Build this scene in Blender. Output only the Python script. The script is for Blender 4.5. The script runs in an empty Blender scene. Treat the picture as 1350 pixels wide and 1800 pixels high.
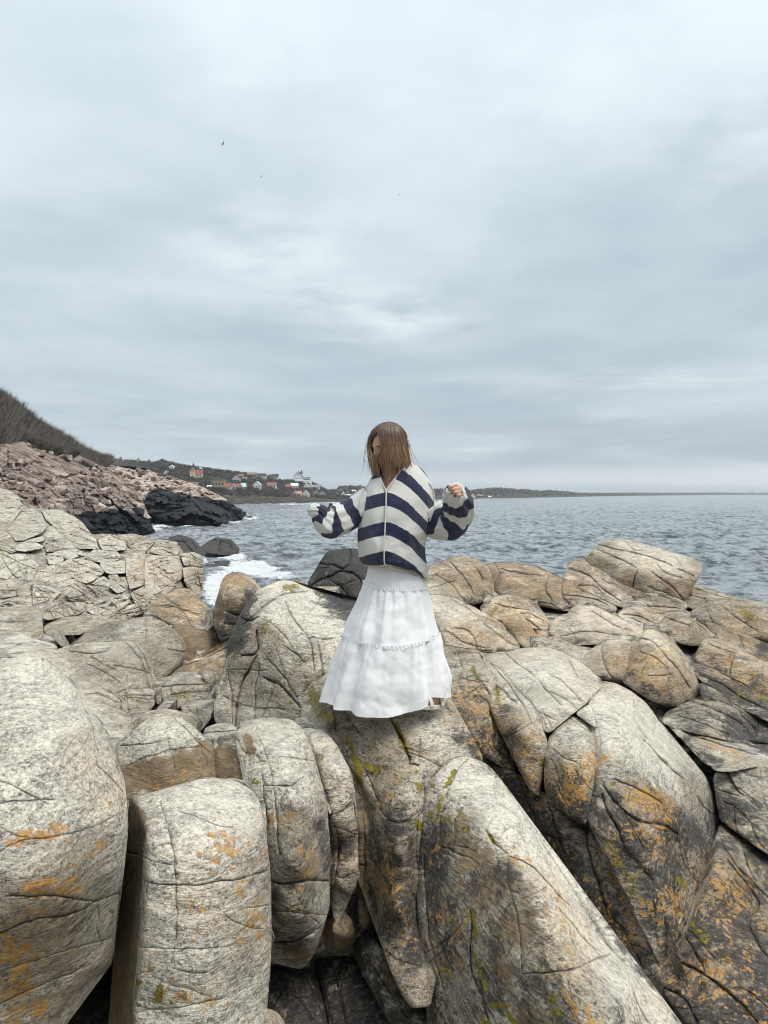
import bpy, bmesh, math, random
import numpy as np
from mathutils import Vector, Matrix, noise as mnoise
from mathutils.geometry import delaunay_2d_cdt

sc = bpy.context.scene
COL = sc.collection
rnd = random.Random(7)
R_ = math.radians

# ------------------------------------------------------------------ camera
CAM_Z = 7.0                       # eye height above the sea
F_PX, CX, CY, HOR = 1352.0, 675.0, 900.0, 868.0
PITCH = math.atan((CY - HOR) / F_PX)
cam_d = bpy.data.cameras.new('camera')
cam = bpy.data.objects.new('camera', cam_d)
COL.objects.link(cam)
cam.location = (0, 0, CAM_Z)
cam.rotation_euler = (math.pi / 2 - PITCH, 0, 0)
cam_d.sensor_fit = 'VERTICAL'
cam_d.sensor_height = 24.0
cam_d.lens = 24.0 * F_PX / 1800.0
cam_d.clip_start = 0.05
cam_d.clip_end = 60000
sc.camera = cam

# ------------------------------------------------------------------ sky, sun, exposure
sc.view_settings.view_transform = 'Standard'
sc.view_settings.look = 'None'
sc.view_settings.exposure = 1.12
sc.view_settings.gamma = 1.0
sc.view_settings.use_curve_mapping = False
SUN_EL, SUN_AZ = R_(64), R_(120)    # azimuth clockwise from +Y (the view direction)

# brighter breaks in the cloud deck: azimuth, elevation, widths, strength
BREAKS = [(-8.2, 17.5, .10, .045, .9), (2.0, 12.6, .085, .030, .8), (-4.0, 14.0, .06, .02, .6), (-9.5, 29, .10, .07, .35), (13, 8.0, .10, .02, .5), (26, 22, .10, .05, .45), (18, 28, .25, .10, .35)]

class NT:
    """small helper round a node tree"""
    def __init__(self, tree):
        self.t = tree
        self.t.nodes.clear()
    def n(self, typ, ins=None, **kw):
        nd = self.t.nodes.new(typ)
        for k, v in kw.items():
            setattr(nd, k, v)
        for k, v in (ins or {}).items():
            s = nd.inputs[k]
            if hasattr(v, 'is_output') or isinstance(v, bpy.types.NodeSocket):
                self.t.links.new(v, s)
            else:
                s.default_value = v
        return nd
    def math(self, op, a, b=0.0, c=None, clamp=False):
        ins = {0: a, 1: b}
        if c is not None:
            ins[2] = c
        return self.n('ShaderNodeMath', ins, operation=op, use_clamp=clamp).outputs[0]
    def vmath(self, op, a, b=None):
        ins = {0: a}
        if b is not None:
            ins[1] = b
        nd = self.n('ShaderNodeVectorMath', ins, operation=op)
        return nd.outputs[0]
    def scale(self, v, s):
        nd = self.n('ShaderNodeVectorMath', {0: v}, operation='SCALE')
        if hasattr(s, 'is_output'):
            self.t.links.new(s, nd.inputs['Scale'])
        else:
            nd.inputs['Scale'].default_value = s
        return nd.outputs[0]
    def noise(self, vec, scale, detail=4.0, rough=0.55, dist=0.0, out=0, **kw):
        nd = self.n('ShaderNodeTexNoise', {'Vector': vec, 'Scale': scale, 'Detail': detail,
                    'Roughness': rough, 'Distortion': dist}, **kw)
        return nd.outputs[out]
    def voro(self, vec, scale, out='Distance', **kw):
        nd = self.n('ShaderNodeTexVoronoi', {'Vector': vec, 'Scale': scale}, **kw)
        return nd.outputs[out]
    def ramp(self, fac, stops, interp='LINEAR'):
        nd = self.n('ShaderNodeValToRGB', {'Fac': fac})
        cr = nd.color_ramp
        cr.interpolation = interp
        while len(cr.elements) < len(stops):
            cr.elements.new(0.5)
        for e, (p, c) in zip(cr.elements, stops):
            e.position = p
            if not hasattr(c, '__len__'):
                c = (c, c, c)
            e.color = (c[0], c[1], c[2], 1)
        return nd.outputs[0]
    def smooth(self, x, lo, hi):
        nd = self.n('ShaderNodeMapRange', {'Value': x, 'From Min': lo, 'From Max': hi},
                    interpolation_type='SMOOTHSTEP')
        return nd.outputs[0]
    def mix(self, fac, a, b, mode='MIX'):
        nd = self.n('ShaderNodeMix', None, data_type='RGBA', blend_type=mode)
        for k, v in ((0, fac), (6, a), (7, b)):
            s = nd.inputs[k]
            if hasattr(v, 'is_output'):
                self.t.links.new(v, s)
            else:
                if k and len(v) == 3:
                    v = (v[0], v[1], v[2], 1)
                s.default_value = v
        return nd.outputs[2]
    def sep(self, v):
        return self.n('ShaderNodeSeparateXYZ', {0: v}).outputs
    def comb(self, x, y, z):
        return self.n('ShaderNodeCombineXYZ', {0: x, 1: y, 2: z}).outputs[0]

world = bpy.data.worlds.new('World')
sc.world = world
world.use_nodes = True
w = NT(world.node_tree)
sky = w.n('ShaderNodeTexSky', None, sky_type='NISHITA')
sky.sun_disc = False
sky.sun_elevation = SUN_EL
sky.sun_rotation = SUN_AZ
sky.air_density = 1.0
sky.dust_density = 2.0
dirv = w.n('ShaderNodeTexCoord').outputs['Generated']
dx, dy, dz = w.sep(dirv)
zc = w.math('MAXIMUM', dz, 0.0)
# the cloud deck: a flat layer seen in perspective
inv = w.math('DIVIDE', 1.0, w.math('ADD', zc, 0.10))
cp = w.comb(w.math('MULTIPLY', dx, inv), w.math('MULTIPLY', dy, inv), 0.0)
n1 = w.noise(cp, 0.72, 6, 0.52, 0.15)
n2 = w.noise(w.vmath('ADD', cp, (13.1, 4.7, 0)), 1.7, 7, 0.55, 0.1)
n3 = w.noise(w.vmath('ADD', cp, (3.1, 14.7, 0)), 0.35, 3, 0.5)
cl = w.math('ADD', w.math('MULTIPLY', n1, 0.5), w.math('MULTIPLY', n2, 0.25))
cl = w.math('ADD', cl, w.math('MULTIPLY', n3, 0.4))       # ~0.575 on average
deck = w.ramp(w.smooth(cl, 0.40, 0.76), [(0.0, (0.315, 0.368, 0.408)), (0.35, (0.372, 0.430, 0.466)),
              (0.62, (0.425, 0.482, 0.512)), (1.0, (0.505, 0.552, 0.574))])
# where the deck thins: a few brighter breaks in front
nrm = w.n('ShaderNodeVectorMath', {0: dirv}, operation='NORMALIZE').outputs[0]
brk = 0.0
for (az_, el_, sx_, sz_, k_) in BREAKS:
    ddx = w.math('DIVIDE', w.math('SUBTRACT', dx, math.sin(R_(az_)) * math.cos(R_(el_))), sx_)
    ddz = w.math('DIVIDE', w.math('SUBTRACT', dz, math.sin(R_(el_))), sz_)
    ddy = w.math('MULTIPLY', w.math('SUBTRACT', dy, math.cos(R_(az_)) * math.cos(R_(el_))), 1.2)
    rr_ = w.math('ADD', w.math('ADD', w.math('MULTIPLY', ddx, ddx), w.math('MULTIPLY', ddz, ddz)), w.math('MULTIPLY', ddy, ddy))
    g_ = w.math('MULTIPLY', w.math('EXPONENT', w.math('MULTIPLY', rr_, -1.0)), k_)
    brk = g_ if brk == 0.0 else w.math('ADD', brk, g_)
brk = w.math('MULTIPLY', brk, w.smooth(n2, 0.34, 0.62))
deck = w.mix(brk, deck, (0.60, 0.645, 0.655))
# an overcast sky is brightest overhead
lum = w.math('ADD', w.math('ADD', 0.700, w.math('MULTIPLY', zc, 0.20)), w.math('MULTIPLY', w.math('POWER', zc, 3.0), 0.72))
deck = w.mix(1.0, deck, w.comb(lum, lum, lum), 'MULTIPLY')
# far banks of cloud, low over the sea, seen edge on
bandv = w.comb(w.math('MULTIPLY', dx, 1.3), w.math('MULTIPLY', dy, 1.3), w.math('MULTIPLY', dz, 11.0))
b1 = w.noise(bandv, 2.1, 6, 0.55, 0.3)
bank = w.ramp(w.smooth(b1, 0.30, 0.72), [(0.0, (0.215, 0.252, 0.295)), (0.5, (0.262, 0.304, 0.342)), (0.8, (0.320, 0.355, 0.378)), (1.0, (0.440, 0.462, 0.472))])
lowm = w.math('SUBTRACT', 1.0, w.smooth(dz, 0.03, 0.24))
colr = w.mix(w.math('MULTIPLY', lowm, 0.90), deck, bank)
strip = w.math('MULTIPLY', w.math('SUBTRACT', 1.0, w.smooth(dz, 0.012, 0.045)), w.smooth(w.noise(bandv, 0.9, 3), 0.40, 0.62))
colr = w.mix(w.math('MULTIPLY', strip, 0.65), colr, (0.50, 0.520, 0.520))
bg1 = w.n('ShaderNodeBackground', {'Color': colr, 'Strength': 1.0})
bg2 = w.n('ShaderNodeBackground', {'Color': sky.outputs[0], 'Strength': 0.05})
mixb = w.n('ShaderNodeMixShader', {0: 0.12, 1: bg1.outputs[0], 2: bg2.outputs[0]})
w.n('ShaderNodeOutputWorld', {'Surface': mixb.outputs[0]})

sun_d = bpy.data.lights.new('sun', 'SUN')
sun_d.energy = 1.5
sun_d.angle = R_(28)
sun_d.color = (1.0, 0.965, 0.91)
sun = bpy.data.objects.new('sun', sun_d)
COL.objects.link(sun)
sv = Vector((math.sin(SUN_AZ) * math.cos(SUN_EL), math.cos(SUN_AZ) * math.cos(SUN_EL), math.sin(SUN_EL)))
sun.rotation_euler = (-sv).to_track_quat('-Z', 'Y').to_euler()
sun.location = (0, 0, 40)

sc.cycles.use_denoising = True
sc.cycles.filter_width = 1.0
sc.cycles.max_bounces = 6
sc.cycles.diffuse_bounces = 3
sc.cycles.transparent_max_bounces = 12

# ------------------------------------------------------------------ helpers
def tag(o, label=None, cat=None, group=None, kind=None):
    if label: o['label'] = label
    if cat: o['category'] = cat
    if group: o['group'] = group
    if kind: o['kind'] = kind
    return o

def empty(name, loc, label=None, cat=None, group=None, kind=None):
    o = bpy.data.objects.new(name, None)
    COL.objects.link(o)
    o.location = loc
    o.empty_display_size = 0.1
    return tag(o, label, cat, group, kind)

def mesh_obj(name, verts, faces, mats, parent=None, smooth=True, recentre=True, mat_idx=None):
    """verts in world space; the origin goes to the lowest middle of the shape (or to the parent)"""
    v = np.asarray(verts, dtype=np.float64)
    if parent is not None:
        org = np.array(parent.matrix_basis.translation if parent.parent is None else PWORLD[parent.name])
    elif recentre:
        org = np.array([(v[:, 0].min() + v[:, 0].max()) / 2, (v[:, 1].min() + v[:, 1].max()) / 2, v[:, 2].min()])
    else:
        org = np.zeros(3)
    me = bpy.data.meshes.new(name)
    me.from_pydata((v - org).tolist(), [], faces)
    if not isinstance(mats, (list, tuple)):
        mats = [mats]
    for m in mats:
        me.materials.append(m)
    if smooth:
        me.polygons.foreach_set('use_smooth', [True] * len(me.polygons))
    if mat_idx is not None:
        me.polygons.foreach_set('material_index', mat_idx)
    me.update()
    o = bpy.data.objects.new(name, me)
    COL.objects.link(o)
    if parent is not None:
        o.parent = parent
        PWORLD[o.name] = tuple(org)
    else:
        o.location = org
    return o
PWORLD = {}

_c, _s = math.cos(PITCH), math.sin(PITCH)
def ray(x, y):
    """world direction through photo pixel (x, y), scaled to one metre of depth along +Y"""
    x = np.asarray(x, float); y = np.asarray(y, float)
    X = (x - CX) / F_PX; Y = (CY - y) / F_PX
    wy = _c + Y * _s
    wz = -_s + Y * _c
    return np.stack([X / wy, np.ones_like(X), wz / wy], -1)
def at(x, y, d):
    """world point seen at photo pixel (x, y), d metres ahead"""
    r = ray(x, y)
    p = r * np.asarray(d, float)[..., None]
    p[..., 2] += CAM_Z
    return p
def px_of(P):
    """photo pixel of a world point"""
    P = np.asarray(P, float)
    x = P[..., 0]; y = P[..., 1]; z = P[..., 2] - CAM_Z
    fw = y * _c - z * _s
    up = y * _s + z * _c
    return CX + F_PX * x / fw, CY - F_PX * up / fw

# gradient noise on arrays
_perm = np.random.RandomState(3).permutation(512)
_perm = np.concatenate([_perm, _perm, _perm])
_grad = np.random.RandomState(5).normal(size=(512, 3)); _grad /= np.linalg.norm(_grad, axis=1)[:, None]
def pnoise(P):
    P = np.asarray(P, float)
    i = np.floor(P).astype(int); f = P - i
    i &= 511
    u = f * f * f * (f * (f * 6 - 15) + 10)
    out = 0
    for a in (0, 1):
        for b in (0, 1):
            for c in (0, 1):
                h = _perm[_perm[_perm[(i[..., 0] + a) & 511] + ((i[..., 1] + b) & 511)] + ((i[..., 2] + c) & 511)]
                g = _grad[h & 511]
                dt = g[..., 0] * (f[..., 0] - a) + g[..., 1] * (f[..., 1] - b) + g[..., 2] * (f[..., 2] - c)
                wt = (u[..., 0] if a else 1 - u[..., 0]) * (u[..., 1] if b else 1 - u[..., 1]) * (u[..., 2] if c else 1 - u[..., 2])
                out = out + wt * dt
    return out * 1.5
def fbm(P, octv=4, lac=2.03, gain=0.5):
    P = np.asarray(P, float); s = 0; a = 1.0
    for k in range(octv):
        s = s + a * pnoise(P + 17.3 * k)
        P = P * lac; a *= gain
    return s
def sstep(x, lo, hi):
    t = np.clip((x - lo) / (hi - lo), 0, 1)
    return t * t * (3 - 2 * t)
# ------------------------------------------------------------------ materials
def new_mat(name):
    m = bpy.data.materials.new(name)
    m.use_nodes = True
    return m, NT(m.node_tree)

def simple(name, col, rough=0.7, spec=0.3, var=0.12, nscale=8.0, bump=0.0, metal=0.0):
    m, t = new_mat(name)
    pos = t.n('ShaderNodeNewGeometry').outputs['Position']
    n = t.noise(pos, nscale, 5, 0.6)
    c = t.mix(n, tuple(max(0, x * (1 - var)) for x in col), tuple(min(1, x * (1 + var)) for x in col))
    ins = {'Base Color': c, 'Roughness': rough, 'Specular IOR Level': spec, 'Metallic': metal}
    if bump:
        b = t.n('ShaderNodeBump', {'Height': t.noise(pos, nscale * 4, 5, 0.6), 'Strength': bump, 'Distance': 0.02})
        ins['Normal'] = b.outputs[0]
    p = t.n('ShaderNodeBsdfPrincipled', ins)
    t.n('ShaderNodeOutputMaterial', {'Surface': p.outputs[0]})
    return m

def rock_material(name, far=False):
    m, t = new_mat(name)
    pos = t.n('ShaderNodeNewGeometry').outputs['Position']
    man = t.n('ShaderNodeAttribute', None, attribute_name='mask_a')
    ma, patina_shade = man.outputs['Color'], man.outputs['Alpha']
    mb = t.n('ShaderNodeAttribute', None, attribute_name='mask_b').outputs['Color']
    dark, orange, moss = t.sep(ma)
    brown, warm, pale = t.sep(mb)
    k = 0.3 if far else 1.0
    # foliation: banding, folded by a slow warp
    warp = t.vmath('SUBTRACT', t.noise(pos, 1.5 * k, 3, 0.55, out=1), (0.5, 0.5, 0.5))
    wp = t.vmath('ADD', pos, t.scale(warp, 0.24 / k))
    mp = t.n('ShaderNodeMapping', {'Vector': wp, 'Rotation': (R_(16), R_(-14), R_(25)), 'Scale': (5.0 * k, 5.0 * k, 26.0 * k)}).outputs[0]
    f1 = t.noise(mp, 1.0, 6, 0.62)
    f2 = t.noise(mp, 3.6, 5, 0.68)
    mq = t.n('ShaderNodeMapping', {'Vector': t.vmath('ADD', pos, t.scale(warp, 0.14 / k)), 'Rotation': (R_(16), R_(-14), R_(25)), 'Scale': (48.0 * k, 48.0 * k, 115.0 * k)}).outputs[0]
    f3 = t.noise(mq, 1.0, 4, 0.7)
    f4 = t.noise(pos, 150 * k, 3, 0.7)
    band = t.math('ADD', t.math('ADD', t.math('MULTIPLY', f1, 0.20), t.math('MULTIPLY', f2, 0.20)), t.math('ADD', t.math('MULTIPLY', f3, 0.34), t.math('MULTIPLY', f4, 0.26)))
    base = t.ramp(t.smooth(band, 0.375, 0.60), [(0.0, (0.022, 0.021, 0.020)), (0.25, (0.125, 0.117, 0.104)), (0.46, (0.335, 0.307, 0.255)),
                  (0.72, (0.530, 0.484, 0.395)), (1.0, (0.740, 0.675, 0.550))])
    big = t.noise(pos, 1.1 * k, 4, 0.6)
    base = t.mix(t.math('MULTIPLY', t.smooth(big, 0.42, 0.66), 0.40), base, t.mix(1.0, base, (0.74, 0.77, 0.80), 'MULTIPLY'))
    pn = t.math('ADD', t.math('MULTIPLY', t.math('SUBTRACT', t.noise(pos, 2.3 * k, 6, 0.62), 0.5), 1.7), t.math('MULTIPLY', t.math('SUBTRACT', t.noise(mp, 1.6, 4, 0.6), 0.5), 1.0))
    pf = t.smooth(t.math('ADD', patina_shade, pn), 0.18, 0.80)  # weathered tone, plus shade painted on rock fronts
    base = t.mix(t.math('MULTIPLY', pf, 0.88), base, t.mix(1.0, base, (0.46, 0.415, 0.350), 'MULTIPLY'))
    # mineral grains
    grain = t.voro(pos, 330 * k, 'Color')
    gv = t.sep(grain)[0]
    base = t.mix(t.math('MULTIPLY', t.smooth(gv, 0.80, 0.92), 0.55), base, (0.07, 0.065, 0.065))
    base = t.mix(t.math('MULTIPLY', t.math('SUBTRACT', 1.0, t.smooth(gv, 0.08, 0.2)), 0.40), base, (0.66, 0.62, 0.55))
    nw = t.noise(pos, 3.2 * k, 5, 0.6)
    wf = t.math('MULTIPLY', warm, t.smooth(nw, 0.28, 0.58))
    base = t.mix(wf, base, t.mix(1.0, base, (1.10, 0.86, 0.65), 'MULTIPLY'))
    base = t.mix(t.math('MULTIPLY', pale, 0.6), base, t.mix(0.5, base, (0.70, 0.650, 0.550)))
    # brown weathered fracture faces
    nb = t.noise(mp, 2.0, 6, 0.7)
    bcol = t.ramp(nb, [(0.25, (0.095, 0.068, 0.043)), (0.5, (0.190, 0.140, 0.086)), (0.62, (0.26, 0.195, 0.12)), (0.8, (0.34, 0.27, 0.19))])
    bf = t.smooth(t.math('ADD', t.math('MULTIPLY', brown, 1.15), t.math('MULTIPLY', t.math('SUBTRACT', t.noise(pos, 7 * k, 6, 0.7), 0.5), 2.2)), 0.36, 0.60)
    base = t.mix(bf, base, bcol)
    # black crust lichen, and painted shade in gaps and at rock feet
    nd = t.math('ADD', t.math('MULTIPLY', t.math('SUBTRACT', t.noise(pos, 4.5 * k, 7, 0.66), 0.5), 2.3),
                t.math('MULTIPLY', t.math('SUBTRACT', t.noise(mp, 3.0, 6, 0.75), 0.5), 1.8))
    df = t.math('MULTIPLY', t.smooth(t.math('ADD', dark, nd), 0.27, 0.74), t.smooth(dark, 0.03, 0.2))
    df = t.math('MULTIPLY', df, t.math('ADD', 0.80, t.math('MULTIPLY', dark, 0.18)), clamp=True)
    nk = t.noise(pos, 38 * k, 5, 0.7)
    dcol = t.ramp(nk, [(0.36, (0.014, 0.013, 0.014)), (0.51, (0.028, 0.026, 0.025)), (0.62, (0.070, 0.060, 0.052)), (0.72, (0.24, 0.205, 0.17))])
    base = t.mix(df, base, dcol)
    spk = t.voro(pos, 95 * k, 'Distance')
    sv_ = t.math('MULTIPLY', t.math('MULTIPLY', t.math('SUBTRACT', 1.0, t.smooth(spk, 0.12, 0.24)), t.smooth(t.noise(pos, 9 * k, 3), 0.46, 0.62)), df)
    base = t.mix(t.math('MULTIPLY', sv_, 0.75), base, (0.42, 0.39, 0.35))
    # orange crust lichen, in round patches
    no = t.noise(pos, 34 * k, 4, 0.58)
    no2 = t.noise(pos, 7 * k, 5, 0.65)
    ov = t.math('ADD', t.math('MULTIPLY', no, 0.66), t.math('MULTIPLY', no2, 0.34))
    thr = t.math('SUBTRACT', 0.640, t.math('MULTIPLY', orange, 0.20))
    of = t.smooth(t.math('SUBTRACT', ov, thr), 0.0, 0.035)
    of = t.math('MULTIPLY', of, t.smooth(orange, 0.03, 0.16))
    ospk = t.math('MULTIPLY', t.math('SUBTRACT', 1.0, t.smooth(t.voro(pos, 26 * k, 'Distance', feature='F1'), 0.16, 0.22)), t.smooth(t.math('ADD', t.math('MULTIPLY', orange, .8), t.math('SUBTRACT', t.noise(pos, 5 * k, 3), .5)), .26, .40))
    of = t.math('MAXIMUM', of, ospk)
    ocol = t.ramp(t.noise(pos, 60 * k, 4, 0.7), [(0.3, (0.17, 0.095, 0.035)), (0.46, (0.38, 0.190, 0.045)), (0.58, (0.45, 0.26, 0.070)), (0.72, (0.54, 0.39, 0.19))])
    base = t.mix(t.math('MULTIPLY', of, 0.82), base, ocol)
    # yellow-green moss lichen
    nm = t.noise(pos, 42 * k, 5, 0.65)
    mf = t.smooth(t.math('ADD', moss, t.math('MULTIPLY', t.math('SUBTRACT', nm, 0.5), 3.2)), 0.42, 0.55)
    mcol = t.ramp(t.noise(pos, 110 * k, 4, 0.7), [(0.3, (0.060, 0.050, 0.012)), (0.5, (0.190, 0.155, 0.014)), (0.72, (0.36, 0.29, 0.03))])
    base = t.mix(t.math('MULTIPLY', mf, t.smooth(moss, 0.02, 0.12)), base, mcol)
    # relief
    fine = t.noise(pos, 120 * k, 6, 0.75)
    h = t.math('ADD', t.math('MULTIPLY', f1, 0.40), t.math('ADD', t.math('MULTIPLY', f2, 0.42), t.math('ADD', t.math('MULTIPLY', f3, 0.30), t.math('MULTIPLY', fine, 0.14))))
    h = t.math('ADD', h, t.math('MULTIPLY', mf, 0.35))
    bump = t.n('ShaderNodeBump', {'Height': h, 'Strength': 1.0, 'Distance': 0.026 / k})
    rough = t.math('SUBTRACT', 0.86, t.math('MULTIPLY', df, 0.12))
    p = t.n('ShaderNodeBsdfPrincipled', {'Base Color': base, 'Roughness': rough, 'Specular IOR Level': 0.28, 'Normal': bump.outputs[0]})
    t.n('ShaderNodeOutputMaterial', {'Surface': p.outputs[0]})
    return m
M_ROCK = rock_material('gneiss')
# ------------------------------------------------------------------ rock building
# A rock is a closed solid: its outline as seen in the photograph stands at its own distance, the visible side is a
# height surface through measured points, rounded over at the rim, with grooved joints; the body runs back behind it.
def warp2(p, amp):
    q = np.stack([p[:, 0] / 34.0, p[:, 1] / 34.0, np.zeros(len(p))], 1)
    r = np.stack([p[:, 0] / 9.0, p[:, 1] / 9.0, np.zeros(len(p)) + 3.3], 1)
    o = np.stack([pnoise(q) * 2.6 + pnoise(r) * 1.1, pnoise(q + 41.7) * 2.6 + pnoise(r + 77.1) * 1.1], 1)
    return p + o * amp
def chaikin(p, it, closed=True):
    p = np.asarray(p, float)
    for _ in range(it):
        if closed:
            q = np.roll(p, -1, 0)
            a, b = p * .75 + q * .25, p * .25 + q * .75
            p = np.stack([a, b], 1).reshape(-1, 2)
        else:
            a, b = p[:-1] * .75 + p[1:] * .25, p[:-1] * .25 + p[1:] * .75
            p = np.concatenate([p[:1], np.stack([a, b], 1).reshape(-1, 2), p[-1:]])
    return p
def subdiv(p, h):
    out = []
    p = np.asarray(p, float)
    for a, b in zip(p, np.roll(p, -1, 0)):
        n = max(1, int(np.linalg.norm(b - a) / h))
        for k in range(n): out.append(a + (b - a) * k / n)
    return np.array(out)
def densify(p, h, closed=True):
    p = np.asarray(p, float)
    q = np.concatenate([p, p[:1]]) if closed else p
    L = np.concatenate([[0], np.cumsum(np.linalg.norm(np.diff(q, axis=0), axis=1))])
    n = max(int(round(L[-1] / h)), 8 if closed else 1)
    s = np.linspace(0, L[-1], n + 1)
    if closed: s = s[:-1]
    return np.stack([np.interp(s, L, q[:, 0]), np.interp(s, L, q[:, 1])], 1)
def seg_dist(P, A, B):
    """least distance of points P to segments A-B, and the index of the nearest"""
    best = np.full(len(P), 1e9); idx = np.zeros(len(P), int); tt = np.zeros(len(P))
    d = B - A; l2 = np.maximum((d ** 2).sum(1), 1e-9)
    for k in range(0, len(P), 4000):
        Q = P[k:k + 4000]
        t = np.clip(((Q[:, None] - A) * d).sum(-1) / l2, 0, 1)
        dd = np.linalg.norm(Q[:, None] - (A + t[..., None] * d), axis=-1)
        j = dd.argmin(1)
        best[k:k + 4000] = dd[np.arange(len(Q)), j]; idx[k:k + 4000] = j
        tt[k:k + 4000] = t[np.arange(len(Q)), j]
    return best, idx, tt
def inside(P, poly):
    x, y = P[:, 0], P[:, 1]
    r = np.zeros(len(P), bool)
    A, B = poly, np.roll(poly, -1, 0)
    for (x0, y0), (x1, y1) in zip(A, B):
        if y0 == y1: continue
        c = ((y0 > y) != (y1 > y)) & (x < (x1 - x0) * (y - y0) / (y1 - y0) + x0)
        r ^= c
    return r
class TPS:
    """smooth surface through measured points: inverse depth as a thin plate, so that planes stay planes"""
    def __init__(self, pts, lam=0.02):
        p = np.asarray(pts, float)
        self.c = p[:, :2] / 100.0
        v = 1.0 / p[:, 2]
        n = len(p)
        if n <= 3:
            Pm = np.concatenate([np.ones((n, 1)), self.c], 1)
            self.a = np.linalg.lstsq(Pm, v, rcond=None)[0]; self.w = None
            return
        r2 = ((self.c[:, None] - self.c) ** 2).sum(-1)
        K = 0.5 * r2 * np.log(r2 + 1e-12) + lam * np.eye(n)
        Pm = np.concatenate([np.ones((n, 1)), self.c], 1)
        A = np.block([[K, Pm], [Pm.T, np.zeros((3, 3))]])
        s = np.linalg.solve(A, np.concatenate([v, np.zeros(3)]))
        self.w, self.a = s[:n], s[n:]
    def __call__(self, P):
        P = np.asarray(P, float) / 100.0
        v = self.a[0] + P @ self.a[1:]
        if self.w is not None:
            r2 = ((P[:, None] - self.c) ** 2).sum(-1)
            v = v + (0.5 * r2 * np.log(r2 + 1e-12)) @ self.w
        return v
def depth_fn(spec, soft=0.006):
    """spec: a list of (x, y, d) or a list of such lists (faces meeting at edges)"""
    if callable(spec): return spec
    if isinstance(spec[0][0], (int, float)):
        return TPS(spec)
    fs = [TPS(s) for s in spec]
    def f(P):
        vs = np.stack([g(P) for g in fs], 0)
        m = vs.min(0)
        return m - soft * np.log(np.exp(-(vs - m) / soft).sum(0))
    return f

PAINT = []        # (channel, polyline, radius, value): stains, lichens, moss, painted light and shade, where the photograph shows them
BLOCKS = []       # (outline, depth function) of every block, for the bedrock behind them
CH = {'D': 0, 'O': 1, 'M': 2, 'B': 3, 'W': 4, 'P': 5, 'G': 6}
def masks_for(P2, base, key=None):
    M = np.zeros((len(P2), 7)); M[:, 6] = .45 + .17 * sstep(P2[:, 0], 700, 800) + .17 * (P2[:, 0].mean() < 430) * (1060 < P2[:, 1].mean() < 1330); M[:, 1] = .10
    for k, v in base.items():
        M[:, CH[k]] = v
    lo, hi = P2.min(0), P2.max(0)
    for ch, pts, rad, val, only in PAINT:
        if only is not None and only != key: continue
        if only is None and key == 'plain': continue
        a = np.asarray(pts, float)
        if (a[:, 0].min() - rad > hi[0] or a[:, 0].max() + rad < lo[0] or a[:, 1].min() - rad > hi[1] or a[:, 1].max() + rad < lo[1]):
            continue
        if len(a) == 1: a = np.concatenate([a, a + 0.01])
        d, _, _ = seg_dist(P2, a[:-1], a[1:])
        v = val * (1 - sstep(d, rad * 0.15, rad * 1.12))
        c = CH[ch]
        M[:, c] = np.maximum(M[:, c], v) if val >= 0 else M[:, c] + v
    return np.clip(M, 0, 1)
def set_masks(me, M):
    for nm, a in (('mask_a', 0), ('mask_b', 3)):
        at_ = me.color_attributes.new(nm, 'FLOAT_COLOR', 'POINT')
        c = np.ones((len(M), 4), np.float32)
        c[:, :3] = M[:, a:a + 3]
        if a == 0: c[:, 3] = M[:, 6] if M.shape[1] > 6 else 0.0
        at_.data.foreach_set('color', c.ravel())

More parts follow.
